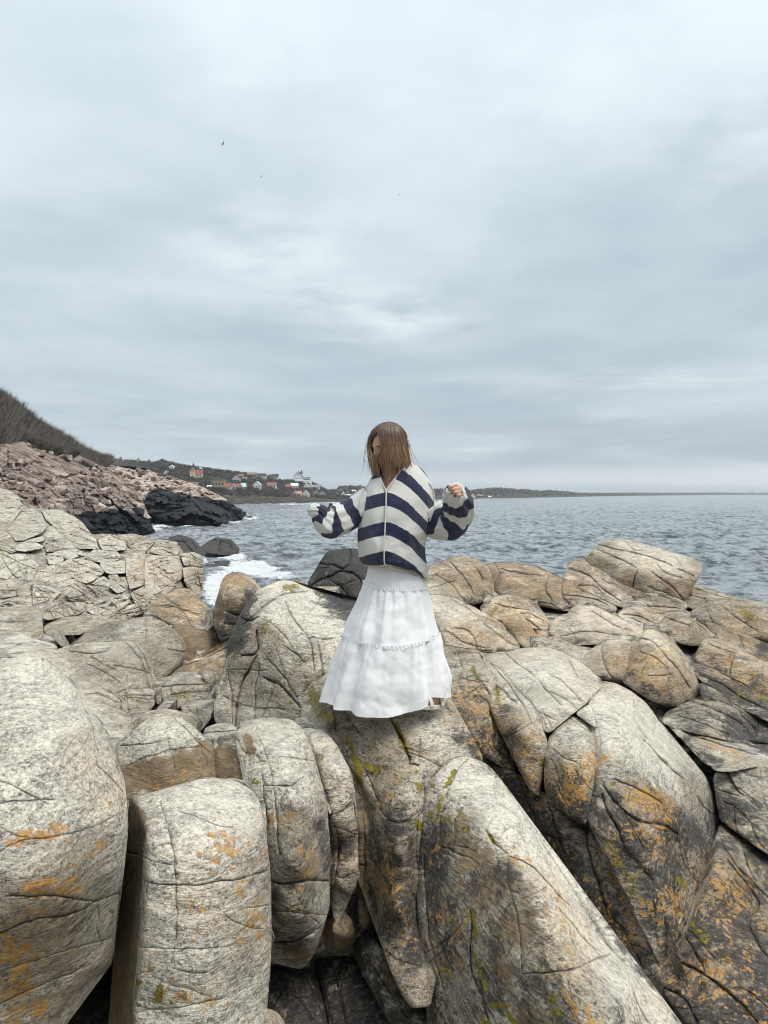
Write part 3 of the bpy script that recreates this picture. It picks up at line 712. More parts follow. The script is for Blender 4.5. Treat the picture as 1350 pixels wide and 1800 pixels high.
# grey brown patina of weathered rock, places worn clean, painted skylight on tops and shade on fronts
for pts, r, v, *only in [
    ([(430, 1140), (470, 1230), (440, 1260)], 110, .72), ([(560, 1160)], 60, .5), ([(520, 1620), (520, 1500)], 70, .75), ([(600, 1480), (610, 1560)], 60, .65), ([(100, 1680), (20, 1720)], 110, .70), ([(60, 1520)], 60, .5),
    ([(690, 1480), (700, 1600), (720, 1720)], 80, .85), ([(640, 1330), (600, 1280)], 60, .62), ([(840, 1560), (880, 1720), (820, 1760)], 105, .85, 'ridge'), ([(830, 1440)], 50, .6, 'ridge'), ([(820, 1230), (870, 1310)], 70, .75), ([(920, 1300), (945, 1370)], 50, .7),
    ([(1000, 1380)], 70, .7), ([(1080, 1430), (1160, 1480), (1160, 1600)], 120, .80), ([(1280, 1420), (1340, 1470)], 90, .7), ([(1260, 1560), (1240, 1700), (1330, 1780)], 160, .8), ([(1240, 1260), (1300, 1220)], 90, .7), ([(1300, 1120), (1260, 1080)], 100, .6),
    ([(1100, 1030), (1200, 1035)], 60, .7), ([(930, 1030), (880, 1010)], 80, .7), ([(1040, 1050)], 60, .7), ([(830, 1020)], 50, .5), ([(1160, 1210), (1120, 1190)], 50, .6), ([(1060, 1170)], 60, .6), ([(900, 1110), (880, 1080)], 50, .55), ([(1200, 1110)], 50, .55),
    ([(200, 1160), (280, 1150)], 90, .8), ([(200, 1200)], 60, .5), ([(240, 1235), (320, 1230)], 50, .6), ([(300, 1370)], 60, .7),
    ([(100, 1270), (60, 1200), (120, 1400)], 130, -.30), ([(350, 1440), (340, 1560)], 110, -.28), ([(500, 1320), (500, 1420)], 60, -.25), ([(940, 1180), (1000, 1200)], 80, -.25), ([(1120, 1290), (1170, 1340), (1090, 1250)], 75, -.30), ([(780, 1290), (810, 1310)], 50, -.2), ([(600, 1080), (560, 1060)], 70, -.2), ([(350, 1700)], 90, -.2),
    ([(680, 1300), (660, 1400), (690, 1560), (720, 1740)], 95, .95, 'rib'), ([(520, 1440), (525, 1560), (510, 1670)], 60, .85), ([(120, 1560), (60, 1640), (90, 1760)], 130, .85), ([(170, 1480)], 60, .6), ([(220, 1150), (300, 1150)], 80, 1.0), ([(150, 1160), (190, 1200)], 60, .75), ([(240, 1235)], 40, .75), ([(330, 1220)], 40, .8), ([(345, 1260)], 40, .85), ([(460, 1120), (430, 1200), (480, 1250)], 80, .85), ([(530, 1190), (560, 1200)], 50, .75), ([(600, 1560), (600, 1480)], 40, .8),
    ([(830, 1440), (860, 1520)], 60, .75, 'ridge'), ([(420, 1700), (330, 1760)], 70, .5), ([(40, 1090), (30, 1130)], 60, .3), ([(620, 1220), (580, 1260)], 60, .8), ([(760, 1290)], 40, .5),
    ([(800, 1350), (850, 1385)], 50, -.4, 'ridge'), ([(870, 1385), (930, 1470), (985, 1575), (1040, 1655), (1100, 1720), (1160, 1785)], 52, -.5, 'ridge'), ([(500, 1040), (560, 1060), (620, 1100)], 70, -.3), ([(770, 1055), (830, 1080), (1030, 1075), (1100, 1095)], 40, -.3), ([(1140, 1115), (1170, 1150)], 30, -.3), ([(560, 1290), (590, 1340)], 30, -.3), ([(1110, 960), (1190, 990)], 40, -.3), ([(200, 1140), (240, 1150)], 30, -.3), ([(750, 1270)], 50, -.3),
    ([(880, 1540), (920, 1640), (960, 1740), (1000, 1820)], 60, .9, 'ridge'), ([(800, 1470), (860, 1520)], 60, .75, 'ridge'), ([(1100, 1400), (1160, 1440), (1220, 1420)], 80, .75), ([(1290, 1500), (1320, 1620)], 110, .85), ([(800, 1030), (880, 1020), (1000, 1045)], 60, .8), ([(1060, 1160), (1130, 1180), (1190, 1215)], 60, .7), ([(880, 1090), (930, 1110), (850, 1130)], 50, .65), ([(1240, 1100), (1330, 1110)], 60, .8), ([(1260, 1160), (1330, 1200)], 50, .65), ([(1220, 1260), (1290, 1280)], 60, .7), ([(1040, 1110)], 40, .5),
]: paint('G', pts, r, v, *only)

# ------------------------------------------------------------------ front rocks, left to right
def boulder(label, poly, depth, cat='boulder', name='boulder', **kw):
    return block(name, poly, depth, label=label, cat=cat, **kw)

boulder('huge pale rounded boulder with flowing banding at the lower left edge',
    [(-60, 1162), (10, 1156), (55, 1153), (82, 1160), (100, 1175), (120, 1195), (135, 1210), (150, 1235), (170, 1262), (190, 1290), (207, 1330), (216, 1360), (222, 1385),
     (225, 1420), (223, 1470), (219, 1520), (213, 1560), (207, 1577), (209, 1592), (204, 1640), (196, 1700), (165, 1716), (135, 1740), (112, 1770), (100, 1800), (92, 1840), (-60, 1840)],
    [(60, 1155, 3.35), (-40, 1160, 3.35), (100, 1300, 2.74), (0, 1300, 2.7), (100, 1450, 2.44), (100, 1560, 2.34), (90, 1600, 2.36), (60, 1750, 2.46), (222, 1450, 2.72), (205, 1600, 2.74),
     (190, 1690, 2.72), (212, 1345, 2.98), (150, 1236, 3.16), (-40, 1450, 2.35), (-40, 1700, 2.36)],
    R=26, T=.8, rp=1.9, facet=.45, cracks=[([(-10, 1412), (25, 1409), (70, 1405), (100, 1403)], 1.5), ([(15, 1574), (100, 1574), (150, 1583), (180, 1582), (214, 1568)], 2.2),
    ([(-20, 1650), (30, 1626), (75, 1612), (112, 1609), (150, 1597), (168, 1582)], 3.4), ([(0, 1372), (50, 1394), (85, 1413)], 1.4), ([(-10, 1505), (30, 1476), (90, 1472), (135, 1463), (180, 1448), (205, 1434)], 1.2),
    ([(-10, 1770), (60, 1735), (150, 1700)], 1.6), ([(190, 1650), (110, 1672), (20, 1700)], 1.1), ([(170, 1345), (200, 1375), (218, 1392)], 1.0), ([(130, 1195), (160, 1275), (175, 1330)], .8)], base={'P': .3, 'O': .06})

boulder('tall upright grey block with brown left flank beside the huge boulder at the front',
    [(228, 1403), (240, 1400), (290, 1388), (345, 1371), (380, 1367), (412, 1370), (440, 1385), (456, 1408), (463, 1440), (470, 1480), (475, 1530), (477, 1600), (476, 1700), (472, 1740),
     (466, 1780), (462, 1840), (188, 1840), (195, 1760), (200, 1690), (208, 1610), (218, 1540), (226, 1460)],
    [[(350, 1372, 3.28), (240, 1402, 3.2), (452, 1405, 3.16), (350, 1440, 2.88), (262, 1450, 2.88), (440, 1450, 2.95), (350, 1560, 2.66), (350, 1700, 2.56), (350, 1830, 2.5), (473, 1560, 2.84), (473, 1750, 2.74), (256, 1560, 2.68), (243, 1760, 2.58)],
     [(250, 1450, 2.92), (238, 1760, 2.58), (196, 1740, 3.1)]],
    R=9, T=.7, rp=1.7, facet=.4, soft=.003, key='tall', cracks=[([(281, 1411), (288, 1430), (299, 1470), (307, 1500), (309, 1560), (312, 1600), (310, 1650), (302, 1695)], 1.5), ([(253, 1548), (265, 1554), (300, 1556), (340, 1557), (390, 1550), (440, 1540), (480, 1527)], 1.9),
    ([(245, 1664), (330, 1670), (405, 1665)], .8), ([(240, 1770), (290, 1776), (340, 1765), (400, 1752)], 1.0), ([(420, 1600), (470, 1590)], .7)], base={'P': .3, 'O': .16})

boulder('grey topped boulder with a brown broken front between the front blocks',
    [(200, 1308), (225, 1295), (245, 1278), (262, 1260), (275, 1257), (300, 1258), (320, 1265), (340, 1277), (360, 1292), (374, 1303), (378, 1325), (376, 1365), (384, 1400), (380, 1430), (205, 1430), (205, 1380), (200, 1340)],
    [(290, 1259, 4.45), (290, 1300, 4.08), (290, 1345, 3.9), (290, 1420, 3.78), (205, 1312, 4.25), (372, 1312, 4.22), (375, 1390, 3.92), (215, 1400, 3.86), (240, 1285, 4.3)],
    R=9, key='bf', cracks=[([(300, 1258), (330, 1285), (370, 1325)], .9), ([(225, 1345), (260, 1330)], 1.0)])
boulder('low pale rounded ledge showing just behind the brown fronted boulder',
    [(205, 1315), (225, 1295), (236, 1275), (246, 1258), (262, 1248), (290, 1246), (318, 1249), (332, 1260), (345, 1278), (352, 1300), (300, 1310)],
    [(290, 1247, 4.95), (290, 1275, 4.6), (215, 1300, 4.75), (345, 1285, 4.7), (300, 1310, 4.5)], R=10, base={'W': .2})

# the pale column and the pieces wedged beside it
boulder('pale round shouldered column of rock right of the tall upright block',
    [(410, 1290), (418, 1281), (430, 1275), (470, 1267), (505, 1262), (516, 1264), (530, 1280), (545, 1305), (552, 1330), (560, 1355), (568, 1390), (575, 1420), (579, 1470), (581, 1530), (578, 1548),
     (580, 1575), (577, 1605), (572, 1620), (560, 1636), (561, 1660), (550, 1682), (536, 1702), (524, 1706), (508, 1694), (480, 1686), (462, 1690), (462, 1600), (462, 1500), (452, 1440), (442, 1400), (440, 1370), (440, 1330), (425, 1318)],
    [(505, 1264, 4.3), (430, 1277, 4.2), (500, 1325, 3.78), (455, 1330, 3.85), (525, 1420, 3.44), (480, 1430, 3.5), (525, 1530, 3.3), (520, 1560, 3.33), (520, 1600, 3.28), (520, 1645, 3.36), (520, 1695, 3.52), (578, 1450, 3.66), (578, 1560, 3.58), (466, 1600, 3.4), (552, 1325, 4.02), (470, 1500, 3.4)],
    R=11, rp=1.7, facet=.6, cracks=[([(452, 1330), (461, 1360), (465, 1400), (468, 1440), (469, 1490), (474, 1540)], 2.0), ([(480, 1383), (486, 1420), (488, 1470), (490, 1500)], 1.4), ([(464, 1381), (480, 1382), (510, 1382), (528, 1370)], 1.8), ([(456, 1295), (464, 1320), (476, 1350), (479, 1372)], .9),
    ([(470, 1545), (490, 1553), (515, 1552), (545, 1547), (580, 1547)], 3.0), ([(470, 1655), (500, 1656), (525, 1652), (545, 1642), (560, 1632)], 2.6), ([(478, 1602), (510, 1600), (540, 1606)], .9), ([(520, 1575), (545, 1610), (560, 1625)], .8)], base={'P': .2, 'O': .12})
boulder('dark brown broken block left of the pale column',
    [(376, 1322), (384, 1311), (400, 1311), (414, 1318), (430, 1330), (436, 1345), (442, 1372), (446, 1400), (420, 1410), (376, 1396)],
    [(380, 1320, 4.2), (412, 1320, 4.1), (440, 1390, 3.82), (380, 1390, 3.98), (415, 1360, 3.92)], R=7, key='db', base={'B': .7}, cracks=[([(418, 1335), (428, 1365), (432, 1390)], 1.2)])
boulder('small pale pinkish chunk wedged at the left shoulder of the column',
    [(411, 1307), (420, 1303), (433, 1299), (437, 1310), (443, 1327), (428, 1330), (416, 1322)], [(420, 1303, 4.15), (440, 1310, 4.05), (425, 1330, 3.95), (412, 1318, 4.05)], R=5, step=3.4, base={'P': .7, 'W': .3})
boulder('narrow dark chip standing above the small pinkish chunk',
    [(420, 1292), (432, 1288), (445, 1286), (453, 1300), (456, 1325), (446, 1330), (438, 1306), (434, 1298)], [(430, 1288, 4.25), (450, 1290, 4.15), (450, 1325, 3.98)], R=5, step=3.4, base={'B': .9})
boulder('narrow pale slab with orange edge along the left side of the column',
    [(436, 1334), (448, 1330), (458, 1340), (463, 1370), (466, 1420), (469, 1470), (466, 1500), (456, 1440), (446, 1400), (440, 1370)], [(440, 1335, 3.85), (460, 1345, 3.74), (466, 1480, 3.36), (445, 1390, 3.68)], R=7, step=3.4, base={'P': .4, 'O': .4})

boulder('slanting narrow pillar with a grey top right of the pale column',
    [(526, 1284), (540, 1279), (565, 1280), (577, 1291), (592, 1306), (604, 1330), (616, 1355), (622, 1380), (625, 1402), (620, 1422), (628, 1448), (631, 1500), (629, 1545), (622, 1565), (606, 1600), (592, 1628), (584, 1600), (582, 1540), (584, 1480), (580, 1430), (572, 1400), (565, 1365), (556, 1330), (540, 1300)],
    [(540, 1281, 4.45), (570, 1282, 4.4), (566, 1330, 4.05), (605, 1345, 4.0), (595, 1415, 3.74), (620, 1420, 3.8), (600, 1432, 3.72), (606, 1520, 3.62), (590, 1620, 3.66), (628, 1500, 3.75), (584, 1500, 3.75)],
    R=10, cracks=[([(586, 1432), (600, 1427), (612, 1418), (624, 1410)], 1.8), ([(588, 1452), (596, 1480), (593, 1520), (588, 1560)], 2.6), ([(590, 1540), (605, 1545), (622, 1535)], 1.1)], base={'W': .2, 'O': .12})
boulder('thin pink sliver trapped in the cleft beside the pale column',
    [(551, 1325), (559, 1330), (566, 1350), (573, 1380), (578, 1400), (584, 1428), (580, 1434), (574, 1420), (566, 1380), (559, 1350)], [(555, 1328, 4.1), (565, 1380, 3.88), (582, 1430, 3.7), (575, 1385, 3.86)], R=4, step=3.2, base={'W': .7, 'P': .3})
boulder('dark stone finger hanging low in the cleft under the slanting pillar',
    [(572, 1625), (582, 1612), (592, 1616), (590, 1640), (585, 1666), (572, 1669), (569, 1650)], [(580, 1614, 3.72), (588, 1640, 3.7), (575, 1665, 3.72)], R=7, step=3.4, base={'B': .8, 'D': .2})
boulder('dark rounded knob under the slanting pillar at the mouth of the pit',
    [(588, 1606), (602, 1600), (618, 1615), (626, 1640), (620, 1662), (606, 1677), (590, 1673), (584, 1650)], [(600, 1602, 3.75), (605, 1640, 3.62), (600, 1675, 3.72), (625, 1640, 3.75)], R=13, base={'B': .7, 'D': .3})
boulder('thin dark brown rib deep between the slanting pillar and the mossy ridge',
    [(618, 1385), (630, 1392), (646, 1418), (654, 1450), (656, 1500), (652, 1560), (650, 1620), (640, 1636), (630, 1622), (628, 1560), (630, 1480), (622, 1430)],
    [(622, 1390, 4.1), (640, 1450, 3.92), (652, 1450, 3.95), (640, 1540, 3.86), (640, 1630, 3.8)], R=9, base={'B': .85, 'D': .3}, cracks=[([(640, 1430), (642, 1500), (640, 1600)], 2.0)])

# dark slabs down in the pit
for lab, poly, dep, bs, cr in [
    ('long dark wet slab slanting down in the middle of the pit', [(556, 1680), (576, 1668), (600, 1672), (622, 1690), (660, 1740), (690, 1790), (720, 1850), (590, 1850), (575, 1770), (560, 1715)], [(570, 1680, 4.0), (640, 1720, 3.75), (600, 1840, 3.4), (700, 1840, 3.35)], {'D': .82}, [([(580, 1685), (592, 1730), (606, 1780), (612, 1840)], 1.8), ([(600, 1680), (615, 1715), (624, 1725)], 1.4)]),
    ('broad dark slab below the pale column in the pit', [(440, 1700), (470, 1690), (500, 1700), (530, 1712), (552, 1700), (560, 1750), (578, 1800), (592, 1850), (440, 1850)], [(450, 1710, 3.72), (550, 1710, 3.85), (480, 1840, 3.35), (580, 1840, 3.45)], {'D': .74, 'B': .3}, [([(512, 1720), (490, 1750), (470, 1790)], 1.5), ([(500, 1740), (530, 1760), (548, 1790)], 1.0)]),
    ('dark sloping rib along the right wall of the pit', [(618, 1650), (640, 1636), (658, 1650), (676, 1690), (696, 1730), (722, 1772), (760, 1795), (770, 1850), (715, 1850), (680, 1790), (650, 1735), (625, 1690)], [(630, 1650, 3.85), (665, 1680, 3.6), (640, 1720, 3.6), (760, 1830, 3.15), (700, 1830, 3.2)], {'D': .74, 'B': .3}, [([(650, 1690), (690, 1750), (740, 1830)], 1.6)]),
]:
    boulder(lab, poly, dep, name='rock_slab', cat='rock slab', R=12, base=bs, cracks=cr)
boulder('small pale pink lump at the bottom edge under the tall upright block',
    [(456, 1790), (464, 1772), (480, 1775), (498, 1790), (508, 1815), (510, 1850), (450, 1850)], [(470, 1775, 3.15), (505, 1815, 3.1), (470, 1830, 2.95), (500, 1840, 2.95)], R=13, base={'W': .5, 'P': .3})

# ------------------------------------------------------------------ the ridge she stands on
ridge = empty('rock_ridge', tuple(at(760, 1500, 3.7) - np.array([0, 0, .5])), 'long mossy grey ridge of rock the woman stands on, running to the lower right', 'rock ridge')
PWORLD[ridge.name] = tuple(ridge.location)
def part(poly, depth, par, **kw):
    return block(kw.pop('name', 'block'), poly, depth, parent=par, **kw)
part([(532, 1222), (548, 1197), (575, 1184), (640, 1178), (770, 1186), (792, 1236), (812, 1272), (836, 1305), (852, 1335), (800, 1338), (770, 1360), (748, 1390), (758, 1402), (746, 1440), (739, 1480), (738, 1540),
      (738, 1600), (744, 1660), (754, 1720), (758, 1768), (722, 1774), (702, 1742), (682, 1692), (668, 1652), (656, 1622), (658, 1580), (660, 1520), (656, 1470), (652, 1422), (640, 1397), (622, 1362), (604, 1334), (588, 1306), (568, 1288), (540, 1276), (528, 1260)],
     [(545, 1203, 5.05), (640, 1184, 5.05), (770, 1192, 5.05), (690, 1245, 4.5), (750, 1246, 4.5), (800, 1270, 4.42), (620, 1300, 4.35), (545, 1265, 4.75), (700, 1320, 4.12), (780, 1330, 4.12), (645, 1405, 4.0), (700, 1415, 3.78), (735, 1400, 3.85), (660, 1500, 3.86), (700, 1500, 3.58),
      (734, 1500, 3.74), (662, 1600, 3.72), (700, 1600, 3.36), (735, 1600, 3.6), (690, 1690, 3.3), (715, 1710, 3.2), (750, 1760, 3.06)],
     ridge, R=9, T=.8, key='rib', cracks=[([(684, 1262), (700, 1285), (712, 1310), (722, 1340)], 4.2), ([(722, 1342), (736, 1345)], 2.2), ([(737, 1345), (738, 1300)], .9), ([(745, 1378), (748, 1400), (742, 1428), (734, 1445), (732, 1480), (733, 1540)], 2.4), ([(664, 1420), (680, 1438), (700, 1447), (720, 1440), (738, 1425)], 1.6),
     ([(640, 1350), (655, 1385), (666, 1412)], 1.2), ([(590, 1200), (600, 1235), (620, 1275), (640, 1300)], 1.1), ([(578, 1225), (590, 1260), (592, 1290)], .9), ([(718, 1560), (730, 1580), (738, 1600)], 1.2), ([(664, 1660), (700, 1690), (750, 1700)], .8)], base={'W': .18, 'O': .12, 'D': .12})
part([(742, 1392), (750, 1378), (770, 1356), (786, 1340), (803, 1331), (822, 1328), (842, 1334), (868, 1352), (890, 1385), (920, 1425), (936, 1455), (960, 1510), (985, 1555), (1005, 1590), (1030, 1620), (1065, 1660), (1077, 1673), (1092, 1690), (1130, 1730), (1166, 1765), (1200, 1800), (1235, 1850),
      (755, 1850), (760, 1800), (752, 1768), (742, 1680), (734, 1600), (733, 1540), (734, 1480), (740, 1430)],
     [[(803, 1333, 4.12), (868, 1355, 4.05), (936, 1456, 3.6), (1066, 1662, 3.02), (1205, 1806, 2.72), (800, 1375, 3.9), (870, 1450, 3.46), (930, 1550, 3.06), (985, 1660, 2.75), (1050, 1760, 2.52), (1080, 1840, 2.42), (990, 1580, 3.1), (1100, 1740, 2.72)],
      [(800, 1412, 3.68), (870, 1500, 3.3), (925, 1565, 3.02), (985, 1690, 2.64), (1035, 1830, 2.42), (745, 1480, 3.72), (740, 1600, 3.5), (760, 1768, 3.16), (775, 1840, 3.05), (830, 1640, 3.1)]],
     ridge, R=12, T=.9, rp=1.8, facet=.5, soft=.008, key='ridge', cracks=[([(900, 1508), (925, 1515), (950, 1540), (975, 1565), (1000, 1590)], 2.0), ([(893, 1500), (893, 1560), (905, 1590), (915, 1650), (917, 1700), (916, 1712)], .9), ([(916, 1712), (960, 1710), (1000, 1706), (1040, 1692), (1078, 1675)], 2.0),
     ([(822, 1335), (806, 1352), (795, 1375), (783, 1400), (775, 1440), (772, 1470)], 1.8), ([(855, 1460), (868, 1482), (882, 1492), (892, 1500)], 1.6), ([(828, 1600), (830, 1640), (826, 1680), (830, 1710), (845, 1745), (858, 1790)], 2.8), ([(745, 1500), (752, 1640), (768, 1700), (780, 1740)], 1.6), ([(798, 1440), (800, 1470), (796, 1500)], .8),
     ([(985, 1600), (1005, 1625), (1040, 1665), (1055, 1672)], 1.2), ([(1112, 1745), (1125, 1775), (1150, 1810)], 1.2), ([(760, 1790), (772, 1770)], 1.4)], base={'O': .10})

# ------------------------------------------------------------------ the rock dome left of the skirt
boulder('big grey fissured dome of rock behind the left side of the skirt',
    [(482, 1022), (500, 1019), (530, 1025), (555, 1032), (580, 1040), (600, 1055), (622, 1058), (680, 1062), (700, 1190), (570, 1192), (550, 1200), (536, 1216), (530, 1266), (520, 1274), (500, 1275), (430, 1285), (400, 1285), (376, 1270), (376, 1245), (384, 1222), (395, 1196), (399, 1150), (406, 1120), (415, 1100), (425, 1086), (428, 1068), (440, 1050), (460, 1035)],
    [(500, 1022, 7.4), (600, 1054, 7.2), (680, 1062, 7.1), (440, 1066, 6.6), (480, 1078, 6.25), (555, 1140, 5.75), (540, 1080, 6.7), (620, 1120, 6.2), (690, 1185, 5.4), (580, 1180, 5.5), (410, 1120, 6.25), (440, 1170, 5.85), (500, 1170, 5.6), (390, 1250, 5.75), (470, 1275, 5.45), (525, 1255, 5.3), (545, 1205, 5.4)],
    R=15, T=1.2, cracks=[([(502, 1062), (512, 1085), (528, 1105), (545, 1125), (550, 1150), (554, 1176)], 2.43), ([(558, 1128), (566, 1158), (568, 1188)], 2.16), ([(565, 1050), (556, 1070), (543, 1082)], 1.22), ([(430, 1098), (450, 1080), (470, 1060), (500, 1046), (540, 1038)], 2.56), ([(428, 1152), (448, 1152), (453, 1140), (452, 1110)], 2.97),
     ([(463, 1190), (480, 1198), (495, 1205), (510, 1222), (526, 1242)], 3.24), ([(452, 1152), (436, 1180), (420, 1215), (413, 1275)], 2.97), ([(456, 1170), (450, 1200), (449, 1240), (448, 1280)], 1.62), ([(570, 1188), (552, 1196), (536, 1230), (530, 1262)], 2.97), ([(500, 1135), (520, 1150), (534, 1165)], 1.62), ([(548, 1121), (580, 1125), (600, 1120)], 2.16), ([(426, 1088), (440, 1094), (452, 1086)], 2.70),
     ([(470, 1160), (500, 1190), (520, 1225)], 1.22), ([(480, 1210), (470, 1245), (455, 1275)], 1.08), ([(475, 1095), (500, 1115), (520, 1150)], 0.94), ([(400, 1180), (410, 1230), (408, 1270)], 1.62), ([(520, 1120), (530, 1112), (545, 1124)], 1.35)], base={'D': .10})

# black wet rocks beyond it
boulder('black wave worn rock mass behind the hem of the cardigan',
    [(538, 1027), (550, 1012), (560, 998), (563, 985), (575, 970), (590, 966), (615, 965), (640, 966), (680, 975), (690, 1070), (620, 1064), (600, 1060), (580, 1046), (555, 1038)],
    [(590, 967, 11.2), (680, 976, 11.2), (570, 985, 11), (600, 1000, 10.4), (600, 1055, 10.1), (545, 1025, 10.8), (660, 1050, 10.2), (650, 1000, 10.5)], R=13, base={'D': .86},
    cracks=[([(563, 990), (590, 993), (602, 1002), (613, 993), (618, 975), (614, 966)], 2.4), ([(545, 1030), (575, 1014), (602, 1001), (630, 1012), (640, 1030)], 2.0), ([(575, 1014), (600, 1035), (615, 1055)], 1.0), ([(600, 1030), (625, 1020)], .8)])
boulder('small brown stone at the waterline left of the black rock', [(512, 1022), (520, 1015), (530, 1018), (538, 1026), (540, 1036), (515, 1034)], [(520, 1016, 12), (535, 1028, 11.6), (515, 1034, 11.6)], R=6, step=3, base={'B': .5, 'D': .3})
boulder('upright boulder with ochre top and black flank standing before the surf',
    [(373, 1078), (380, 1060), (384, 1040), (390, 1020), (400, 1008), (420, 1004), (432, 1008), (445, 1018), (456, 1030), (464, 1039), (470, 1060), (440, 1100), (428, 1135), (400, 1150), (385, 1125), (377, 1100)],
    [(420, 1006, 9.9), (395, 1020, 9.6), (460, 1040, 9.7), (415, 1050, 9.15), (410, 1115, 9.0), (378, 1080, 9.4), (445, 1080, 9.4)], R=16, base={'W': .5, 'B': .34}, cracks=[([(417, 1004), (414, 1020), (408, 1035)], 1.1), ([(398, 1075), (420, 1085), (440, 1075)], 1.2), ([(390, 1095), (415, 1100), (430, 1090)], 1.0)])
boulder('tawny cracked boulder at the seaward end of the left terrace',
    [(262, 1062), (285, 1046), (310, 1033), (330, 1033), (345, 1040), (358, 1060), (372, 1072), (378, 1088), (366, 1108), (330, 1104), (300, 1100), (285, 1090), (268, 1074)],
    [(320, 1035, 11.8), (345, 1042, 11.6), (320, 1070, 10.7), (320, 1100, 10.2), (268, 1064, 11.1), (375, 1086, 10.7)], R=14, base={'W': .9}, cracks=[([(272, 1068), (300, 1062), (330, 1075), (350, 1080)], .9), ([(290, 1050), (320, 1070), (335, 1098)], .8), ([(358, 1072), (352, 1090), (360, 1100)], 1.2)])
boulder('dark broken boulder under the tawny boulder',
    [(298, 1099), (315, 1097), (345, 1107), (380, 1110), (390, 1112), (394, 1130), (388, 1142), (360, 1154), (335, 1164), (322, 1168), (322, 1140), (308, 1115)], [(310, 1099, 9.8), (385, 1113, 9.6), (345, 1125, 9.3), (330, 1160, 9.1), (385, 1140, 9.4)], R=8, base={'B': .75})
boulder('long smooth grey slab leaning across the gully',
    [(122, 1134), (150, 1112), (175, 1098), (215, 1090), (270, 1083), (290, 1094), (315, 1115), (328, 1133), (331, 1153), (316, 1171), (298, 1179), (278, 1200), (240, 1208), (150, 1205), (122, 1155)],
    [[(270, 1085, 9.3), (150, 1114, 9.1), (322, 1128, 8.8), (230, 1140, 8.55), (290, 1175, 8.2), (200, 1195, 8.0), (130, 1140, 8.9)], [(324, 1128, 8.8), (296, 1170, 8.2), (330, 1160, 8.7)]], R=8, soft=.002, base={'D': .22, 'B': .12})
boulder('pale rounded slab with cracked right edge before the long grey slab',
    [(80, 1152), (95, 1143), (118, 1142), (122, 1133), (150, 1130), (200, 1127), (222, 1127), (240, 1130), (255, 1142), (265, 1160), (272, 1185), (277, 1207), (262, 1213), (215, 1214), (190, 1226), (160, 1212), (132, 1205), (115, 1190), (100, 1172)],
    [(200, 1129, 8.2), (125, 1136, 8.1), (255, 1146, 8.0), (200, 1165, 7.5), (205, 1210, 7.15), (272, 1200, 7.4), (120, 1185, 7.5), (90, 1155, 7.9)], R=10, cracks=[([(222, 1130), (240, 1150), (255, 1180), (264, 1210)], 1.2), ([(240, 1133), (256, 1160), (268, 1195)], 1.3), ([(200, 1168), (235, 1175), (265, 1185)], .8), ([(122, 1145), (160, 1150), (185, 1146)], 1.1), ([(150, 1165), (180, 1180), (210, 1198)], .7)], base={'D': .10, 'P': .1})
boulder('cracked square block below the pale rounded slab', [(206, 1218), (225, 1211), (255, 1209), (272, 1211), (276, 1226), (273, 1240), (255, 1256), (240, 1262), (224, 1254), (209, 1240)], [(240, 1211, 7.1), (240, 1225, 6.9), (240, 1258, 6.7), (210, 1230, 6.95), (274, 1230, 6.95)], R=6, cracks=[([(222, 1214), (223, 1240), (225, 1252)], 1.4), ([(210, 1224), (240, 1222), (272, 1224)], .8)])
boulder('narrow upright chip in the joint beside the square block', [(273, 1213), (282, 1211), (283, 1238), (275, 1239)], [(275, 1213, 6.95), (282, 1213, 6.95), (278, 1238, 6.85)], R=3, step=3, base={'D': .3})
boulder('blocky rock with flat layers in front of the brown gully slab',
    [(280, 1208), (290, 1195), (302, 1183), (312, 1180), (340, 1182), (355, 1188), (362, 1201), (375, 1204), (379, 1228), (360, 1233), (330, 1241), (308, 1247), (290, 1246), (283, 1230)], [(320, 1182, 7.8), (285, 1205, 7.4), (320, 1204, 7.25), (370, 1206, 7.3), (320, 1244, 7.0), (375, 1226, 7.1), (285, 1235, 7.1)], R=6, cracks=[([(284, 1207), (320, 1205), (365, 1204)], 1.6), ([(300, 1222), (340, 1218), (375, 1214)], .8)])
boulder('small leaning chip beside the layered rock', [(354, 1186), (362, 1178), (370, 1175), (377, 1182), (379, 1202), (366, 1206), (360, 1198)], [(365, 1177, 7.5), (378, 1195, 7.35), (362, 1203, 7.3)], R=5, step=3)
boulder('small pale stone against the foot of the grey dome', [(377, 1203), (390, 1196), (400, 1205), (392, 1226), (384, 1234), (377, 1226)], [(385, 1199, 7.0), (398, 1210, 6.9), (382, 1230, 6.7)], R=6, step=3)
boulder('ribbed grey rock at the foot of the grey dome', [(316, 1242), (340, 1231), (374, 1227), (388, 1235), (372, 1262), (360, 1275), (352, 1288), (338, 1275), (325, 1258)], [(340, 1233, 6.7), (375, 1230, 6.6), (345, 1280, 6.1), (370, 1262, 6.25), (322, 1250, 6.45)], R=6, cracks=[([(345, 1240), (350, 1262), (345, 1278)], 1.2), ([(330, 1245), (340, 1265)], 1.0)])
boulder('long brown slab dipping into the dark gully beside the grey dome', [(298, 1184), (330, 1164), (365, 1150), (392, 1138), (408, 1116), (424, 1112), (432, 1130), (412, 1160), (405, 1200), (380, 1200), (370, 1180), (355, 1186), (330, 1186)], [(310, 1180, 8.3), (390, 1140, 8.8), (420, 1115, 8.9), (380, 1185, 7.8), (405, 1190, 7.6), (350, 1170, 8.2)], name='rock_slab', cat='rock slab', R=6, base={'W': .7, 'B': .36}, cracks=[([(320, 1172), (360, 1158), (400, 1138)], 1.4), ([(340, 1180), (380, 1160), (415, 1145)], 1.2)])
